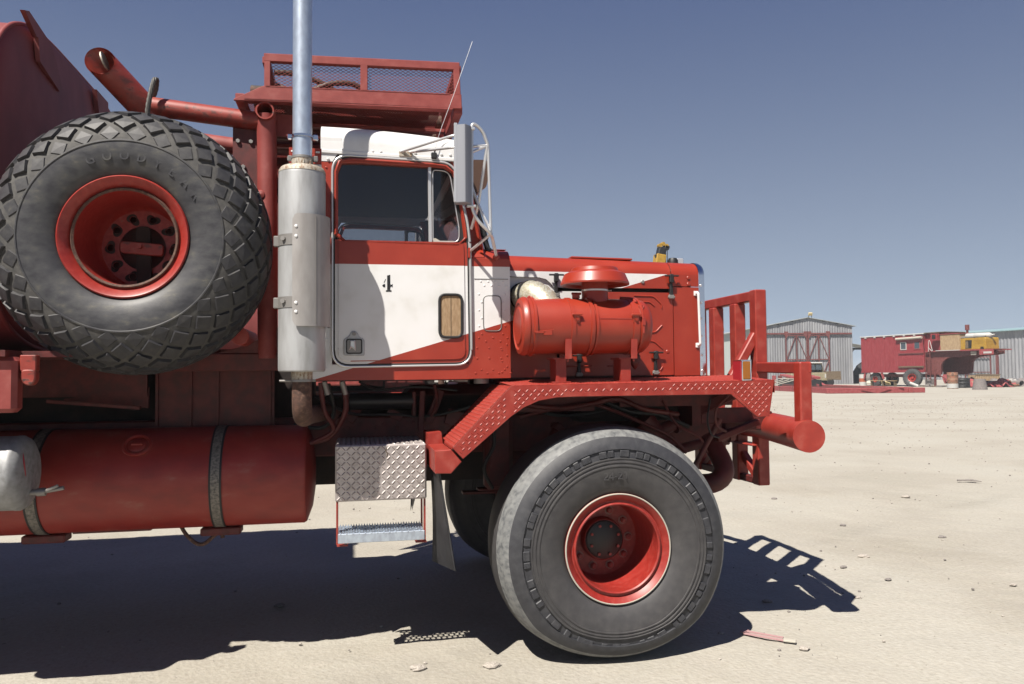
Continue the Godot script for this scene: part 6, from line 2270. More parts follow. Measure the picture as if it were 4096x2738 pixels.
func trailer() -> void:
	var o := thing("workshop_trailer", "dark red boxy workshop trailer with two small windows and a gooseneck deck", "trailer", Transform3D(basis_along(Vector3(.149, 0, .989)), Vector3(51.3, 0, -71)))
	var put_box := func(called: String, c: Vector3, s: Vector3, m: Material, ch := 0.0) -> MeshInstance3D:
		var q := Shape.new()
		q.box(c, s, Basis.IDENTITY, ch)
		return put(o, called, q, m)
	var wd := 3.0
	put_box.call("body", Vector3(4.45, 3.23, -wd / 2), Vector3(7.95, 3.66, wd), M.trailer_red, .03)
	for k in 9:
		put_box.call("body_seam", Vector3(.75 + k * .58, 3.2, .006), Vector3(.03, 3.5, .02), M.trailer_red)
	put_box.call("floor_sill", Vector3(4.45, 1.44, .02), Vector3(7.95, .14, .06), M.trailer_red)
	put_box.call("roof_edge", Vector3(4.45, 5.10, -wd / 2), Vector3(8.1, .11, wd + .16), M.drum_white, .03)
	for k in 6:
		put_box.call("roof_clip", Vector3(1.2 + k * 1.25, 5.00, .05), Vector3(.22, .12, .1), M.drum_white)
	put_box.call("gangway_wall", Vector3(9.5, 3.95, -wd / 2 - .15), Vector3(2.2, 2.35, wd - .4), M.trailer_red, .02)
	put_box.call("gangway_roof", Vector3(9.6, 5.15, -wd / 2), Vector3(2.3, .07, wd - .1), M.mud_brown)
	var bx := put_box.call("locker", Vector3(9.82, 4.68, .0), Vector3(.70, .66, .5), M.trailer_red, .02)
	var bxo := Shape.new()
	bxo.box(Vector3(9.85, 4.70, .255), Vector3(.38, .40, .01))
	put(bx, "locker_opening", bxo, M.black_paint)
	for x in [6.06, 7.70]:
		var f := Shape.new()
		f.ring(rect(x - .37, 3.60, x + .37, 4.38), rect(x - .30, 3.67, x + .30, 4.31), Vector3(0, 0, .0), X, Y, .05, .01)
		var fr := put(o, "window", f, M.drum_white if x < 7 else M.pink_red)
		var g := Shape.new()
		g.box(Vector3(x, 3.99, .012), Vector3(.6, .64, .01))
		put(fr, "pane", g, M.window_dark)
	var aw := Shape.new()
	aw.cyl(Vector3(5.3, 4.69, .16), Vector3(8.4, 4.74, .16), .125, -1, 14)
	put(o, "rolled_awning", aw, M.pale_cloth)
	put_box.call("side_rail", Vector3(6.95, 3.23, .05), Vector3(3.0, .07, .08), M.steel_red)
	put_box.call("side_rail", Vector3(6.95, 1.92, .07), Vector3(3.0, .13, .12), M.mud_brown)
	var un := Shape.new()
	un.box(Vector3(4.6, 1.05, -.75), Vector3(7.2, .3, .25))
	un.box(Vector3(4.6, 1.05, -2.25), Vector3(7.2, .3, .25))
	put(o, "under_frame", un, M.steel_red)
	for q in [[.95, .0], [3.15, .0]]:
		var st := Shape.new()
		st.beam(Vector3(q[0], 1.35, -.05), Vector3(q[0] + (.25 if q[0] > 2 else -.2), .72, -.05), .1, .22)
		put(o, "mud_guard_stay", st, M.pink_red)
	for z in [-.45, -2.55]:
		for x in [2.15, 4.6] if z < -1 else [2.15]:
			var wh := group_node(o, "wheel", Transform3D(Basis.IDENTITY, Vector3(x, .68, z + .32)))
			far_wheel(wh, .68)
	# goose neck and its deck
	var nk := Shape.new()
	nk.prism(_ccw(pv([8.45, 3.30, 15.8, 3.30, 15.8, 3.02, 15.2, 2.92, 11.9, 2.80, 10.9, 2.74, 10.35, 2.45, 10.1, 2.05, 10.0, 1.15, 8.45, 1.15])), Vector3(0, 0, -.55), X, Y, .22)
	nk.prism(_ccw(pv([8.45, 3.30, 14.8, 3.30, 14.8, 3.02, 14.2, 2.92, 12.5, 2.80, 11.9, 2.6, 11.65, 2.3, 11.55, 1.3, 10.9, 1.15, 8.45, 1.15])), Vector3(0, 0, -2.65), X, Y, .22)
	put(o, "gooseneck", nk, M.steel_red)
	put_box.call("deck", Vector3(12.1, 3.36, -1.2), Vector3(7.2, .10, 2.3), M.pink_red)
	put_box.call("deck_light", Vector3(11.1, 3.40, -.02), Vector3(2.6, .06, .06), M.drum_white)
	put_box.call("nose_panel", Vector3(15.1, 3.12, -.02), Vector3(1.4, .42, .05), M.pink_red)
	put_box.call("nose_plate", Vector3(15.15, 3.10, .012), Vector3(.95, .17, .012), M.drum_white)
	put_box.call("nose_plate_red", Vector3(14.75, 3.10, .020), Vector3(.14, .15, .008), M.lamp_red)
	put_box.call("junction_box", Vector3(13.6, 3.08, -.30), Vector3(.55, .32, .1), M.pale_cloth)
	put_box.call("deck_end_bar", Vector3(16.1, 3.12, -.3), Vector3(.6, .07, .07), M.steel_red)
	put_box.call("deck_end_bar", Vector3(15.9, 3.38, -.6), Vector3(.6, .05, 1.0), M.steel_red)
	var ld := Shape.new()
	for x in [8.72, 9.22]:
		ld.box(Vector3(x, 2.0, .08), Vector3(.06, 2.6, .06))
	for k in 7:
		ld.box(Vector3(8.97, .85 + k * .38, .08), Vector3(.5, .05, .05))
	put(o, "ladder", ld, M.steel_red)
	var hr := Shape.new()
	hr.tube(path([Vector3(9.05, 3.35, .05), Vector3(9.08, 4.40, .05), Vector3(9.22, 4.40, .05), Vector3(9.50, 3.40, .05)], .08), .03, 6)
	hr.tube([Vector3(9.02, 3.75, .06), Vector3(9.42, 3.38, .06)], .03, 6)
	put(o, "hand_rail", hr, M.drum_white)
	var cb := Shape.new()
	cb.tube(curve([Vector3(8.42, 5.05, .06), Vector3(8.55, 4.8, .08), Vector3(8.5, 4.1, .08), Vector3(8.6, 3.5, .06)], 10), .022, 5)
	put(o, "hanging_cable", cb, M.black_paint)
	for q in [[9.4, .14, 1.6], [11.06, .11, 1.25], [8.75, .10, .8]]:
		put_box.call("support_leg", Vector3(q[0], q[2] / 2, -.30), Vector3(q[1], q[2], q[1]), M.steel_red)
	var lb := Shape.new()
	lb.beam(Vector3(9.9, 1.1, -.3), Vector3(11.0, .5, -.3), .08, .08)
	put(o, "leg_brace", lb, M.steel_red)
	put_box.call("tool_box", Vector3(8.75, .45, -.45), Vector3(.8, .55, .6), M.concrete)
	var ch := Shape.new()
	ch.cyl(Vector3(11.42, 3.4, -2.2), Vector3(11.42, 5.35, -2.2), .10, -1, 12)
	ch.cyl(Vector3(11.42, 5.30, -2.2), Vector3(11.42, 5.80, -2.2), .19, -1, 14)
	put(o, "chimney", ch, M.steel_red)
	# loads on the deck
	var bt := Transform3D(o.transform.basis, o.transform.origin)
	var pw := thing("plywood_crate", "tall tan plywood crate on the trailer's gooseneck deck", "crate", bt * Transform3D(Basis.IDENTITY, Vector3(11.3, 3.41, -1.5)))
	for q in [[Vector3(0, .74, 1.36), Vector3(2.1, 1.48, .05)], [Vector3(1.05, .74, 0), Vector3(.05, 1.48, 2.7)], [Vector3(-1.05, .74, 0), Vector3(.05, 1.48, 2.7)], [Vector3(0, .74, -1.36), Vector3(2.1, 1.48, .05)]]:
		var s := Shape.new()
		s.box(q[0], q[1])
		put(pw, "panel", s, M.plywood)
	var s9 := Shape.new()
	s9.box(Vector3(0, 1.52, 0), Vector3(2.3, .06, 2.9))
	put(pw, "lid", s9, M.pink_red)
	var ge := thing("yellow_compressor", "yellow machine with an open side hatch on the end of the gooseneck deck", "compressor", bt * Transform3D(Basis.from_scale(Vector3(.72, 1, .8)), Vector3(13.72, 3.41, -.95)))
	var gs := Shape.new()
	var rq := rounded(pv([-1.85, 0, 1.75, 0, 1.70, .35, 1.72, .95, 1.60, 1.05, -1.85, 1.02]), .06, 3)
	gs.prism(rq, Vector3(0, 0, -1.0), X, Y, 2.0, .03)
	var gb := put(ge, "housing", gs, M.yellow)
	var gh := Shape.new()
	gh.prism(pv([-1.15, .10, -.30, .10, -.20, .85, -1.10, .85]), Vector3(0, 0, 1.002), X, Y, .02)
	put(gb, "open_hatch", gh, M.black_paint)
	var gi := Shape.new()
	gi.box(Vector3(-.9, .45, 1.03), Vector3(.4, .6, .02))
	put(gb, "hatch_inside", gi, M.mud_brown)
	for x in [.3, .62, .94, 1.26]:
		for y in [.55, .68, .81]:
			var lv := Shape.new()
			lv.box(Vector3(x, y, 1.0), Vector3(.24, .035, .05))
			put(gb, "louvre", lv, M.yellow)
	var gr := Shape.new()
	gr.prism(rounded(pv([.95, 0, 1.45, 0, 1.40, .22, 1.0, .22]), .03, 2), Vector3(0, 0, 1.002), X, Y, .02)
	put(gb, "wheel_cutout", gr, M.black_paint)
	for k in 2:
		var gp := thing("gas_cylinder", ["pale gas cylinder on the yellow machine's roof, the one nearer the plywood crate", "pale gas cylinder at the outer end of the yellow machine's roof"][k], "gas cylinder", bt * Transform3D(Basis(Y, .35).scaled(Vector3(1, 1.25, 1.25)), Vector3(13.45 + k * .95, 4.66, -.6 + .1 * k)), "gas cylinders on the yellow machine")
		var gq := Shape.new()
		gq.lathe([Vector2(0, -.68), Vector2(.12, -.66), Vector2(.18, -.58), Vector2(.18, .55), Vector2(.12, .66), Vector2(.06, .70), Vector2(.06, .85), Vector2(0, .86)], Vector3.ZERO, X, 16)
		put(gp, "bottle", gq, M.drum_white)
		var gv := Shape.new()
		gv.cyl(Vector3(.84, 0, 0), Vector3(.93, 0, 0), .09, -1, 10)
		put(gp, "valve_guard", gv, M.grey_metal)
	var lg := thing("pipe_bundle", "thin grey pipes lying across the top of the yellow machine", "pipes", bt * Transform3D(Basis.IDENTITY, Vector3(13.2, 4.47, -.25)))
	for k in 3:
		var q := Shape.new()
		q.cyl(Vector3(-.9, .03 + .05 * k, -.1 * k), Vector3(1.6, .06 + .05 * k, -.12 * k), .045, -1, 8)
		put(lg, "pipe", q, M.grey_metal)


func far_wheel(w: Node3D, r: float) -> void:
	var a := Shape.new()
	a.lathe([Vector2(r * .45, -.55), Vector2(r * .9, -.52), Vector2(r, -.42), Vector2(r, -.12), Vector2(r * .94, -.04), Vector2(r * .75, 0), Vector2(r * .5, -.03), Vector2(r * .45, -.07)], Vector3.ZERO, Z, 40)
	put(w, "tyre", a, M.rubber)
	var k := Shape.new()
	for i in 26:
		var an := TAU * i / 26
		var d := Vector3(cos(an), sin(an), 0)
		k.box(d * r * .985 + Z * -.12, Vector3(.06, .085, .16), Basis(d, Vector3(-sin(an), cos(an), 0), Z), .01)
	stuff(put(w, "tread_lug_pattern", k, M.rubber))
	var b := Shape.new()
	b.lathe([Vector2(r * .46, -.06), Vector2(r * .45, -.02), Vector2(r * .38, -.05), Vector2(r * .35, -.22), Vector2(r * .16, -.24), Vector2(r * .15, -.14), Vector2(0, -.12)], Vector3.ZERO, Z, 32)
	put(w, "rim", b, M.red_rim)


func loose_wheel() -> void:
	var w := thing("loose_wheel", "big wheel with a red rim standing upright against the workshop trailer's side", "wheel", Transform3D(Basis(Y, -1.08) * Basis(X, -.10), Vector3(51.75, .86, -63.4)))
	far_wheel(w, .88)


func steel_frame() -> void:
	var o := thing("steel_skid", "low red steel skid frame lying flat on the sand in front of the shed", "steel frame", Transform3D(basis_along(Vector3(31.4 - 32.75, 0, -46.2 + 55.7)), Vector3(32.75, 0, -55.7)))
	var l := 9.6
	var add := func(called: String, a: Vector3, b: Vector3, w: float, h: float, m: Material) -> void:
		var s := Shape.new()
		s.beam(a, b, w, h, Y, .02)
		put(o, called, s, m)
	add.call("side_beam", Vector3(-6, .20, -.15), Vector3(l, .18, -.15), .3, .40, M.pink_red)
	add.call("side_beam", Vector3(-6, .2, -5.8), Vector3(l + .6, .2, -5.8), .3, .40, M.pink_red)
	for k in 5:
		add.call("stiffener", Vector3(-4 + k * 2.6, .03, .01), Vector3(-4 + k * 2.6, .40, .01), .06, .06, M.steel_red)
	add.call("end_tube", Vector3(l + .25, .18, .2), Vector3(l + .25, .18, -6.9), .36, .36, M.pink_red)
	add.call("end_bar", Vector3(l - .9, .26, -.2), Vector3(l - .9, .26, -6.2), .3, .2, M.steel_red)
	for k in 5:
		add.call("cross_bar", Vector3(-5.6 + k * 1.25, .42, -.3), Vector3(-5.6 + k * 1.25 - .9, .84, -2.4), .07, .07, M.pale_cloth)
	add.call("cross_bar", Vector3(3.4, .42, -.3), Vector3(2.9, .66, -1.6), .06, .06, M.pale_cloth)
	add.call("inner_wall", Vector3(-6, .47, -2.8), Vector3(2.6, .47, -2.8), .12, .84, M.black_paint)
	add.call("upper_rail", Vector3(-6, .92, -2.9), Vector3(-.4, .90, -2.9), .3, .08, M.pale_cloth)
	add.call("ramp", Vector3(-6.4, 1.25, -3.4), Vector3(-3.4, .98, -3.4), .6, .16, M.pink_red)
	add.call("ramp", Vector3(-2.2, 1.30, -3.4), Vector3(.7, 1.02, -3.4), .5, .18, M.pink_red)
	add.call("ramp", Vector3(-.2, .92, -3.2), Vector3(2.4, .40, -3.0), .6, .18, M.pink_red)
	add.call("rail", Vector3(2.2, .40, -3.0), Vector3(l, .24, -5.6), .3, .16, M.steel_red)
	add.call("rail", Vector3(-1.0, .42, -1.2), Vector3(l, .30, -1.6), .25, .14, M.steel_red)
	add.call("plate", Vector3(l - .6, .34, -2.4), Vector3(l + .1, .34, -5.4), .9, .03, M.pink_red)
	add.call("tag_plate", Vector3(5.2, .24, .01), Vector3(5.8, .24, .01), .02, .12, M.roof_blue)
	add.call("upright", Vector3(-9.0, .4, -3.6), Vector3(-9.0, 1.2, -3.6), .3, .3, M.pink_red)
	add.call("upright", Vector3(-7.6, .4, -3.6), Vector3(-7.6, 1.2, -3.6), .3, .3, M.steel_red)
	var g := Shape.new()
	g.prism(_ccw(pv([0, 0, 1.2, -.26, 2.2, .05])), Vector3(l + .46, .24, -2.2), -Z, Y, .04)
	put(o, "gusset_plate", g, M.pink_red)


func pickup() -> void:
	var o := thing("old_pickup", "old beige pickup with a mud brown bed parked behind the red skid frame", "pickup", Transform3D(basis_along(Vector3(.98, 0, .199)), Vector3(50, 0, -72)))
	var c := Shape.new()
	c.prism(rounded(pv([-5.4, .55, -.95, .55, -.95, 1.35, -1.85, 1.42, -3.6, 1.42, -5.4, 1.34]), .10, 3), Vector3(0, 0, -1.7), X, Y, 1.7, .06)
	var b := put(o, "body", c, M.beige_paint)
	var cb := Shape.new()
	cb.prism(rounded(pv([-3.75, 1.40, -1.80, 1.40, -2.02, 2.42, -3.55, 2.42]), .10, 3), Vector3(0, 0, -1.62), X, Y, 1.54, .06)
	var k := put(o, "cab", cb, M.beige_paint)
	var rf := Shape.new()
	rf.box(Vector3(-2.78, 2.47, -.85), Vector3(1.66, .16, 1.62), Basis.IDENTITY, .06)
	put(k, "roof", rf, M.drum_white)
	for q in [[-3.50, -2.82], [-2.72, -2.12]]:
		var w := Shape.new()
		w.prism(rounded(pv([q[0], 1.72, q[1] + .05, 1.72, q[1], 2.26, q[0] + .05, 2.26]), .05, 3), Vector3(0, 0, -.085), X, Y, .02)
		put(k, "window", w, M.window_dark)
	var bd := Shape.new()
	bd.prism(pv([-1.60, .72, -.05, .62, -.10, 1.56, -1.62, 1.52]), Vector3(0, 0, -1.75), X, Y, 1.8)
	put(o, "load_bed", bd, M.mud_brown)
	var tl := Shape.new()
	tl.box(Vector3(-1.72, 1.05, .0), Vector3(.14, .42, .05), Basis.IDENTITY, .02)
	put(b, "tail_panel", tl, M.drum_white)
	for x in [-4.5, -1.15]:
		for z in [-.02, -1.45]:
			var w := Shape.new()
			w.cyl(Vector3(x, .38, z - .22), Vector3(x, .38, z), .38, -1, 24, true, .03)
			put(o, "tyre", w, M.black_rubber)
	var sp := Shape.new()
	sp.cyl(Vector3(-2.2, 2.55, -.9), Vector3(-2.2, 2.72, -.9), .14, -1, 10)
	put(k, "roof_lamp", sp, M.black_paint)


func crane() -> void:
	var o := thing("mobile_crane", "yellow telescopic crane whose boom head shows above the truck's hood", "crane", Transform3D(Basis.IDENTITY, Vector3(14.3, 0, -34)))
	var b := Shape.new()
	b.beam(Vector3(-1.1, 1.6, 0), Vector3(-.18, 7.62, 0), .55, .52, X, .04)
	put(o, "boom", b, M.yellow)
	var h := Shape.new()
	h.beam(Vector3(-.18, 7.55, 0), Vector3(-.06, 8.0, 0), .42, .42, X, .05)
	h.box(Vector3(.14, 7.98, .1), Vector3(.26, .22, .2), Basis(Z, -.3), .03)
	h.box(Vector3(-.42, 7.5, .1), Vector3(.14, .25, .2), Basis(Z, .3), .03)
	put(o, "boom_head", h, M.black_paint)
	for q in [Vector3(-.22, 8.08, .2), Vector3(.12, 8.06, .2), Vector3(-.06, 8.16, .2)]:
		var s := Shape.new()
		s.cyl(q + Vector3(0, 0, -.3), q, .10, -1, 14)
		put(o, "sheave", s, M.yellow)
	var r := Shape.new()
	for z in [-.1, .1]:
		r.cyl(Vector3(.17, 7.9, z), Vector3(.17, 1.4, z), .02, -1, 5)
	put(o, "hoist_rope", r, M.black_paint)
	var ch := Shape.new()
	ch.box(Vector3(-1.6, 1.0, 0), Vector3(4.4, .6, 2.2), Basis.IDENTITY, .06)
	ch.box(Vector3(-2.2, 1.75, 0), Vector3(1.8, 1.0, 1.8), Basis.IDENTITY, .08)
	put(o, "carrier", ch, M.yellow)
	for x in [-3.0, -.1]:
		for z in [-1.0, 1.3]:
			var w := Shape.new()
			w.cyl(Vector3(x, .55, z - .35), Vector3(x, .55, z), .55, -1, 24, true, .05)
			put(o, "tyre", w, M.rubber)


func clutter() -> void:
	drum("striped_drum", "steel drum painted in white and red bands at the trailer's rear corner", Vector3(51.54, 0, -70.6), .34, 1.22, [[.0, .40, "drum_white"], [.40, .78, "drum_red"], [.78, 1.2, "drum_white"]], M.drum_rust)
	drum("rusty_drum", "tall rusty and white stained oil drum under the gooseneck arch", Vector3(48.6, 0, -54.4), .42, 1.38, [[.05, .42, "drum_white"]], M.drum_rust)
	drum("black_tub", "wide black open drum between the rusty drum and the concrete block", Vector3(51.3, 0, -56.4), .60, .86, [], M.black_rubber)
	var gd := drum("grey_drum", "short grey drum behind the trailer ladder's foot", Vector3(53.4, 0, -59.6), .42, .9, [], M.concrete)
	gd.get_child(0).name = "shell"
	var cn := thing("concrete_block", "tapered grey concrete block standing alone in front of the scrap", "concrete block", Transform3D(Basis(Y, .3), Vector3(47.4, 0, -50.1)))
	var s := Shape.new()
	s.lathe([Vector2(0, 0), Vector2(.56, 0), Vector2(.42, .84), Vector2(0, .86)], Vector3.ZERO, Y, 8)
	put(cn, "block", s, M.concrete)
	# crate of pale slats in front of the long shed
	var cr := thing("slatted_crate", "wide tan slatted crate in front of the long pale shed", "crate", Transform3D(basis_along(Vector3(.98, 0, .199)), Vector3(69.6, 0, -75.3)))
	for k in 14:
		var q := Shape.new()
		q.box(Vector3(.1 + k * .2, .62, 0), Vector3(.13, .86, .06))
		put(cr, "slat", q, M.plywood)
	for y in [.25, .98]:
		var q := Shape.new()
		q.box(Vector3(1.4, y, .04), Vector3(2.9, .1, .06))
		put(cr, "rail", q, M.mud_brown)
	var q2 := Shape.new()
	q2.box(Vector3(1.4, .55, -.8), Vector3(2.8, .8, 1.5))
	put(cr, "box", q2, M.plywood)
	# reel, pipe ends and crumpled red sheet metal
	var rl := thing("cable_reel", "round pinkish reel lying beside the slatted crate", "reel", Transform3D(Basis(X, 1.2), Vector3(67.3, .5, -76.5)))
	var rs := Shape.new()
	rs.lathe([Vector2(.3, -.2), Vector2(.95, -.2), Vector2(.95, -.12), Vector2(.5, -.1), Vector2(.5, .1), Vector2(.95, .12), Vector2(.95, .2), Vector2(.3, .2)], Vector3.ZERO, Y, 28)
	put(rl, "drum", rs, M.pink_red)
	var r := RandomNumberGenerator.new()
	r.seed = 5
	var where := ["nearest the black open drum", "behind the concrete block", "just past the concrete block", "in the middle of the row", "beside the rusty pipe ends", "at the outer end of the row"]
	for k in 6:
		var sc := thing("crumpled_sheet", "crumpled faded red sheet metal on the sand, " + where[k], "scrap metal", Transform3D(Basis(Y, r.randf() * TAU), Vector3(52.5 + k * 1.15, 0, -57.2 - (k % 3) * 1.0)), "scrap metal by the trailer")
		var m := Shape.new()
		var hs := []
		for i in 7:
			var row := []
			for j in 5:
				row.append(Vector3(-1.0 + i * .33 + r.randf() * .12, maxf(.04, .55 + r.randf() * .45 - absf(i - 3) * .18 - absf(j - 2) * .22), -.8 + j * .4))
			hs.append(row)
		for i in 6:
			for j in 4:
				m.away([hs[i][j], hs[i][j + 1], hs[i + 1][j]], Vector3(hs[i][j].x, -9, hs[i][j].z))
				m.away([hs[i + 1][j], hs[i][j + 1], hs[i + 1][j + 1]], Vector3(hs[i][j].x, -9, hs[i][j].z))
		put(sc, "sheet", m, M.pink_red)
		var st := Shape.new()
		st.cyl(Vector3(-1.1, .12, .6), Vector3(1.0, .14, .9), .11, -1, 10)
		put(sc, "pipe", st, M.drum_rust)
	for k in 4:
		var pe := thing("pipe_end", "short rusty pipe with an open dark end, " + ["behind the concrete block", "between two red sheets", "second from the outer end", "outermost in the scrap row"][k], "pipe", Transform3D(Basis(Y, .5 - .2 * k), Vector3(54.0 + k * 1.7, .28, -56.9 - .4 * k)), "rusty pipe ends in the scrap")
		var m := Shape.new()
		m.lathe([Vector2(.28, -1.0), Vector2(.28, .0), Vector2(.24, .0), Vector2(.24, -.9), Vector2(0, -.9)], Vector3.ZERO, Z, 20)
		put(pe, "pipe", m, M.drum_rust if k % 2 == 0 else M.concrete)
	for k in 5:
		var bl := thing("scrap_block", "low grey brown scrap lump along the long shed's foot, " + ["nearest the crate", "second from the crate", "middle one", "second from the end", "farthest from the crate"][k], "scrap", Transform3D(Basis(Y, k * 1.3), Vector3(71.5 + k * 1.5, .1, -74.5 - k * .3)), "lumps at the long shed")
		put_mesh(bl, "lump", pebble_mesh(30 + k, M.concrete), [M.concrete, M.mud_brown, M.grey_metal, M.concrete, M.drum_rust][k], Transform3D(Basis.from_scale(Vector3(.9, .45, .6)), Vector3.ZERO))
	# boards and cans below the trailer
	var bt := Transform3D(basis_along(Vector3(.149, 0, .989)), Vector3(51.3, 0, -71))
	var bn := thing("low_bench", "long low bench of pale boards on the sand below the trailer", "bench", bt * Transform3D(Basis.IDENTITY, Vector3(4.0, 0, .6)))
	var bs := Shape.new()
	bs.box(Vector3(0, .55, 0), Vector3(3.2, .06, .4))
	put(bn, "seat", bs, M.plywood)
	for x in [-1.5, 0.0, 1.5]:
		var q := Shape.new()
		q.box(Vector3(x, .26, 0), Vector3(.06, .52, .35))
		put(bn, "leg", q, M.mud_brown)
	var ct := thing("pale_canister", "pale yellow canister tipped over under the low bench", "canister", bt * Transform3D(Basis(Z, -.2), Vector3(3.9, .30, .2)))
	var cs := Shape.new()
	cs.cyl(Vector3(-.5, 0, 0), Vector3(.5, 0, 0), .17, -1, 14, true, .03)
	put(ct, "shell", cs, M.lamp_face)
	var pb := thing("white_pipe", "short white pipe leaning on the sand beside the loose wheel", "pipe", bt * Transform3D(Basis(Z, -.3), Vector3(8.2, .2, 1.0)))
	var ps := Shape.new()
	ps.cyl(Vector3(-.5, 0, 0), Vector3(.5, 0, 0), .13, -1, 12)
	put(pb, "pipe", ps, M.drum_white)
	var mt := thing("flat_boards", "flat grey boards on the ground at the foot of the trailer ladder", "boards", bt * Transform3D(Basis.IDENTITY, Vector3(10.0, 0, .7)))
	for k in 4:
		var q := Shape.new()
		q.box(Vector3(-.8 + k * .6, .07, .1 * (k % 2)), Vector3(.5, .10, .8), Basis(Y, .1 * k))
		put(mt, "board", q, M.concrete if k % 2 else M.mud_brown)


func basket_load() -> void:
	var lbl := ["brown hose arched high at the rear of the roof basket", "dark hose sagging along the basket floor from back to front", "dark hose looped in an arch in the middle of the basket", "thick black hose bundle lying at the basket's rear post"]
	var lines := [
		[Vector3(-1.895, 3.419, -0.67), Vector3(-1.776, 3.426, -0.69), Vector3(-1.613, 3.385, -0.72), Vector3(-1.450, 3.310, -0.77), Vector3(-1.287, 3.270, -0.82)],
		[Vector3(-1.895, 3.379, -0.77), Vector3(-1.787, 3.337, -0.75), Vector3(-1.656, 3.284, -0.72), Vector3(-1.396, 3.270, -0.87), Vector3(-1.178, 3.270, -1.17)],
		[Vector3(-1.678, 3.310, -0.63), Vector3(-1.559, 3.359, -0.63), Vector3(-1.439, 3.371, -0.65), Vector3(-1.352, 3.331, -0.67), Vector3(-1.254, 3.276, -0.72), Vector3(-1.200, 3.262, -0.87)],
		[Vector3(-1.895, 3.297, -0.63), Vector3(-1.743, 3.290, -0.63), Vector3(-1.504, 3.276, -0.67), Vector3(-1.233, 3.276, -0.97), Vector3(-1.396, 3.284, -1.67), Vector3(-1.830, 3.284, -1.87)]]
	for k in 4:
		var s := Shape.new()
		var c := curve(lines[k], 60)
		var rr := []
		for i in c.size():
			rr.append((.016 if k != 3 else .022) * (1.0 if i % 3 else 1.22))
		s.tube(c, .02, 8, true, false, rr)
		tag(put(self, "rubber_hose", s, M.hose if k != 3 else M.black_rubber), lbl[k], "hose", "hoses in the roof basket")
	for k in 3:
		var sk := thing("basket_sack", ["pale crumpled sack on the basket floor above the cab roof", "small pale rag at the front of the basket floor", "pale sack deep inside the roof basket"][k], "sack", Transform3D(Basis.IDENTITY, Vector3([-1.18, -.98, -1.55][k], 3.27, [-.75, -1.2, -1.7][k])), "sacks in the roof basket")
		put_mesh(sk, "cloth", pebble_mesh(50 + k, M.pale_cloth), M.pale_cloth if k != 2 else M.mud_brown, Transform3D(Basis.from_scale(Vector3(.10, .035, .14)), Vector3.ZERO))
	for k in 18:
		var s := Shape.new()
		var r := .036 + .014 * (k % 3)
		var z0 := -.58 - .10 * k
		s.tube(curve([Vector3(-2.02, 3.222 + r, z0 + .05 * sin(k * 1.9)), Vector3(-1.5, 3.222 + r, z0 - .04 * cos(k * 2.7)), Vector3(-.87 - .05 * (k % 4), 3.222 + r, z0 + .04 * sin(k * 3.1))], 12), r, 9)
		tag(put(self, "stored_pipe", s, M.hose if k % 2 else M.rust), "dark brown pipe stored lengthways on the roof basket's floor", "pipe", "pipes stored on the basket floor")
	# wire rope loop over the slanting pipe
	var w := thing("wire_rope_loop", "grey wire rope loop slung over the slanting pipe above the spare wheel", "wire rope")
	var pl := curve([Vector3(-2.565, 3.02, -.535), Vector3(-2.555, 3.14, -.52), Vector3(-2.53, 3.275, -.53), Vector3(-2.522, 3.292, -.56), Vector3(-2.545, 3.24, -.62), Vector3(-2.60, 3.16, -.68)], 40)
	var s := Shape.new()
	for st in 5:
		var pp := []
		for i in pl.size():
			var an := TAU * st / 5 + i * .55
			pp.append(pl[i] + Vector3(cos(an) * .008, 0, sin(an) * .008))
		s.tube(pp, .0065, 6)
	put(w, "twisted_strand", s, M.rope)


func second_truck() -> void:
	var t: Node3D = get_node("oilfield_truck")
	copy_of(t, Transform3D(Basis.IDENTITY, Vector3(1.67, -.045, -8.5)), "second red and white truck parked alongside, glimpsed only through the near truck's cab windows")


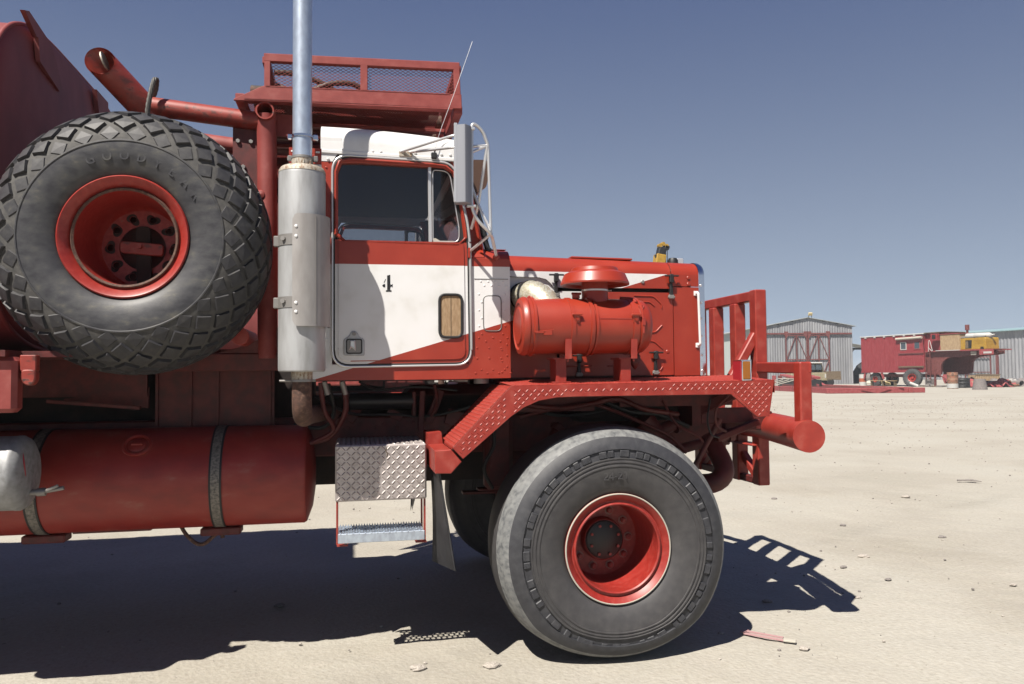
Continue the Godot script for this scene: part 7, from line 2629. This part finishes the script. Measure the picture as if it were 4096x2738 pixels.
func litter() -> void:
	var bl := {}
	# stones one can pick out on the sand
	var at := [[955, 1552], [0, 0]]
	var spots := [[-1.10, -.18, .055, 0], [-.71, -.12, .060, 0], [-1.93, -1.55, .05, 1], [.74, -.347, .030, 0], [2.80, -1.90, .065, 0], [2.42, -1.62, .038, 1], [4.0, -2.42, .05, 1], [1.345, -.889, .048, 1], [1.996, -.83, .034, 0], [2.515, -1.203, .035, 1], [3.677, -4.872, .05, 1], [3.464, -3.168, .045, 1], [5.3, -4.59, .07, 0], [3.29, -.86, .035, 0], [1.073, .004, .04, 0]]
	var say := ["pale flat stone at the bottom edge, nearer the front wheel's track", "second pale flat stone beside the first near the bottom edge", "tiny pale stone in front of the truck's shadow edge", "pale stone just outside the tyre's shadow", "pale stone at the tip of the bumper's shadow", "grey stone inside the bumper's shadow", "grey stone on the border of the guard's shadow", "dark stone in the shade beside the front tyre", "pale stone in sun between the two shadow arms", "grey stone in open sand beyond the bumper's shadow", "brown stone on open sand beyond the guard", "grey stone beyond the ladder shaped shadow", "pale stone far out on the open sand", "large pale stone in the open sand near the frame's corner", "small stone near the pink strap"]
	var me := [pebble_mesh(71, M.stone), pebble_mesh(72, M.stone_dark)]
	for i in spots.size():
		var q: Array = spots[i]
		var o := MeshInstance3D.new()
		o.mesh = me[q[3]]
		o.name = numbered("stone", self)
		add_child(o, true)
		o.transform = Transform3D(Basis(Y, i * 1.7).scaled(Vector3(q[2], q[2] * .34, q[2] * .8) * .8), Vector3(q[0], q[2] * .12, q[1]))
		tag(o, say[i], "stone", "stones on the sand")
	var rg := thing("dark_rag", "small dark grey scrap of cloth lying alone on open sand", "rag", Transform3D(Basis(Y, -.25), Vector3(7.05, .0, -5.57)))
	var r := Shape.new()
	r.prism(pv([-.14, -.01, -.02, .0, .03, -.035, .09, -.02, .10, .03, .02, .05, -.04, .02, -.13, .03]), Vector3(0, .012, 0), X, -Z, .02, .005)
	r.prism(pv([.02, -.03, .12, -.05, .16, -.07, .11, .0]), Vector3(0, .02, 0), X, Vector3(0, .2, -1).normalized(), .01, .002)
	put(rg, "cloth", r, M.stone_dark)
	var st := thing("pink_strap", "folded faded pink strap with a pale end on the sand near the front tyre", "strap", Transform3D(Basis(Y, -.80), Vector3(.96, .0, -.21)))
	var s := Shape.new()
	for q in [[-.13, .02, .11, .012, .011], [-.13, -.012, .09, -.020, .016], [-.14, .030, -.125, -.035, .019]]:
		s.beam(Vector3(q[0], q[4], q[1]), Vector3(q[2], q[4] - .003, q[3]), .024, .005, Y)
	put(st, "webbing", s, M.faded_pink)
	var e := Shape.new()
	e.box(Vector3(.135, .012, .01), Vector3(.07, .012, .04), Basis(Y, .2), .003)
	put(st, "strap_end", e, M.pale_cloth)
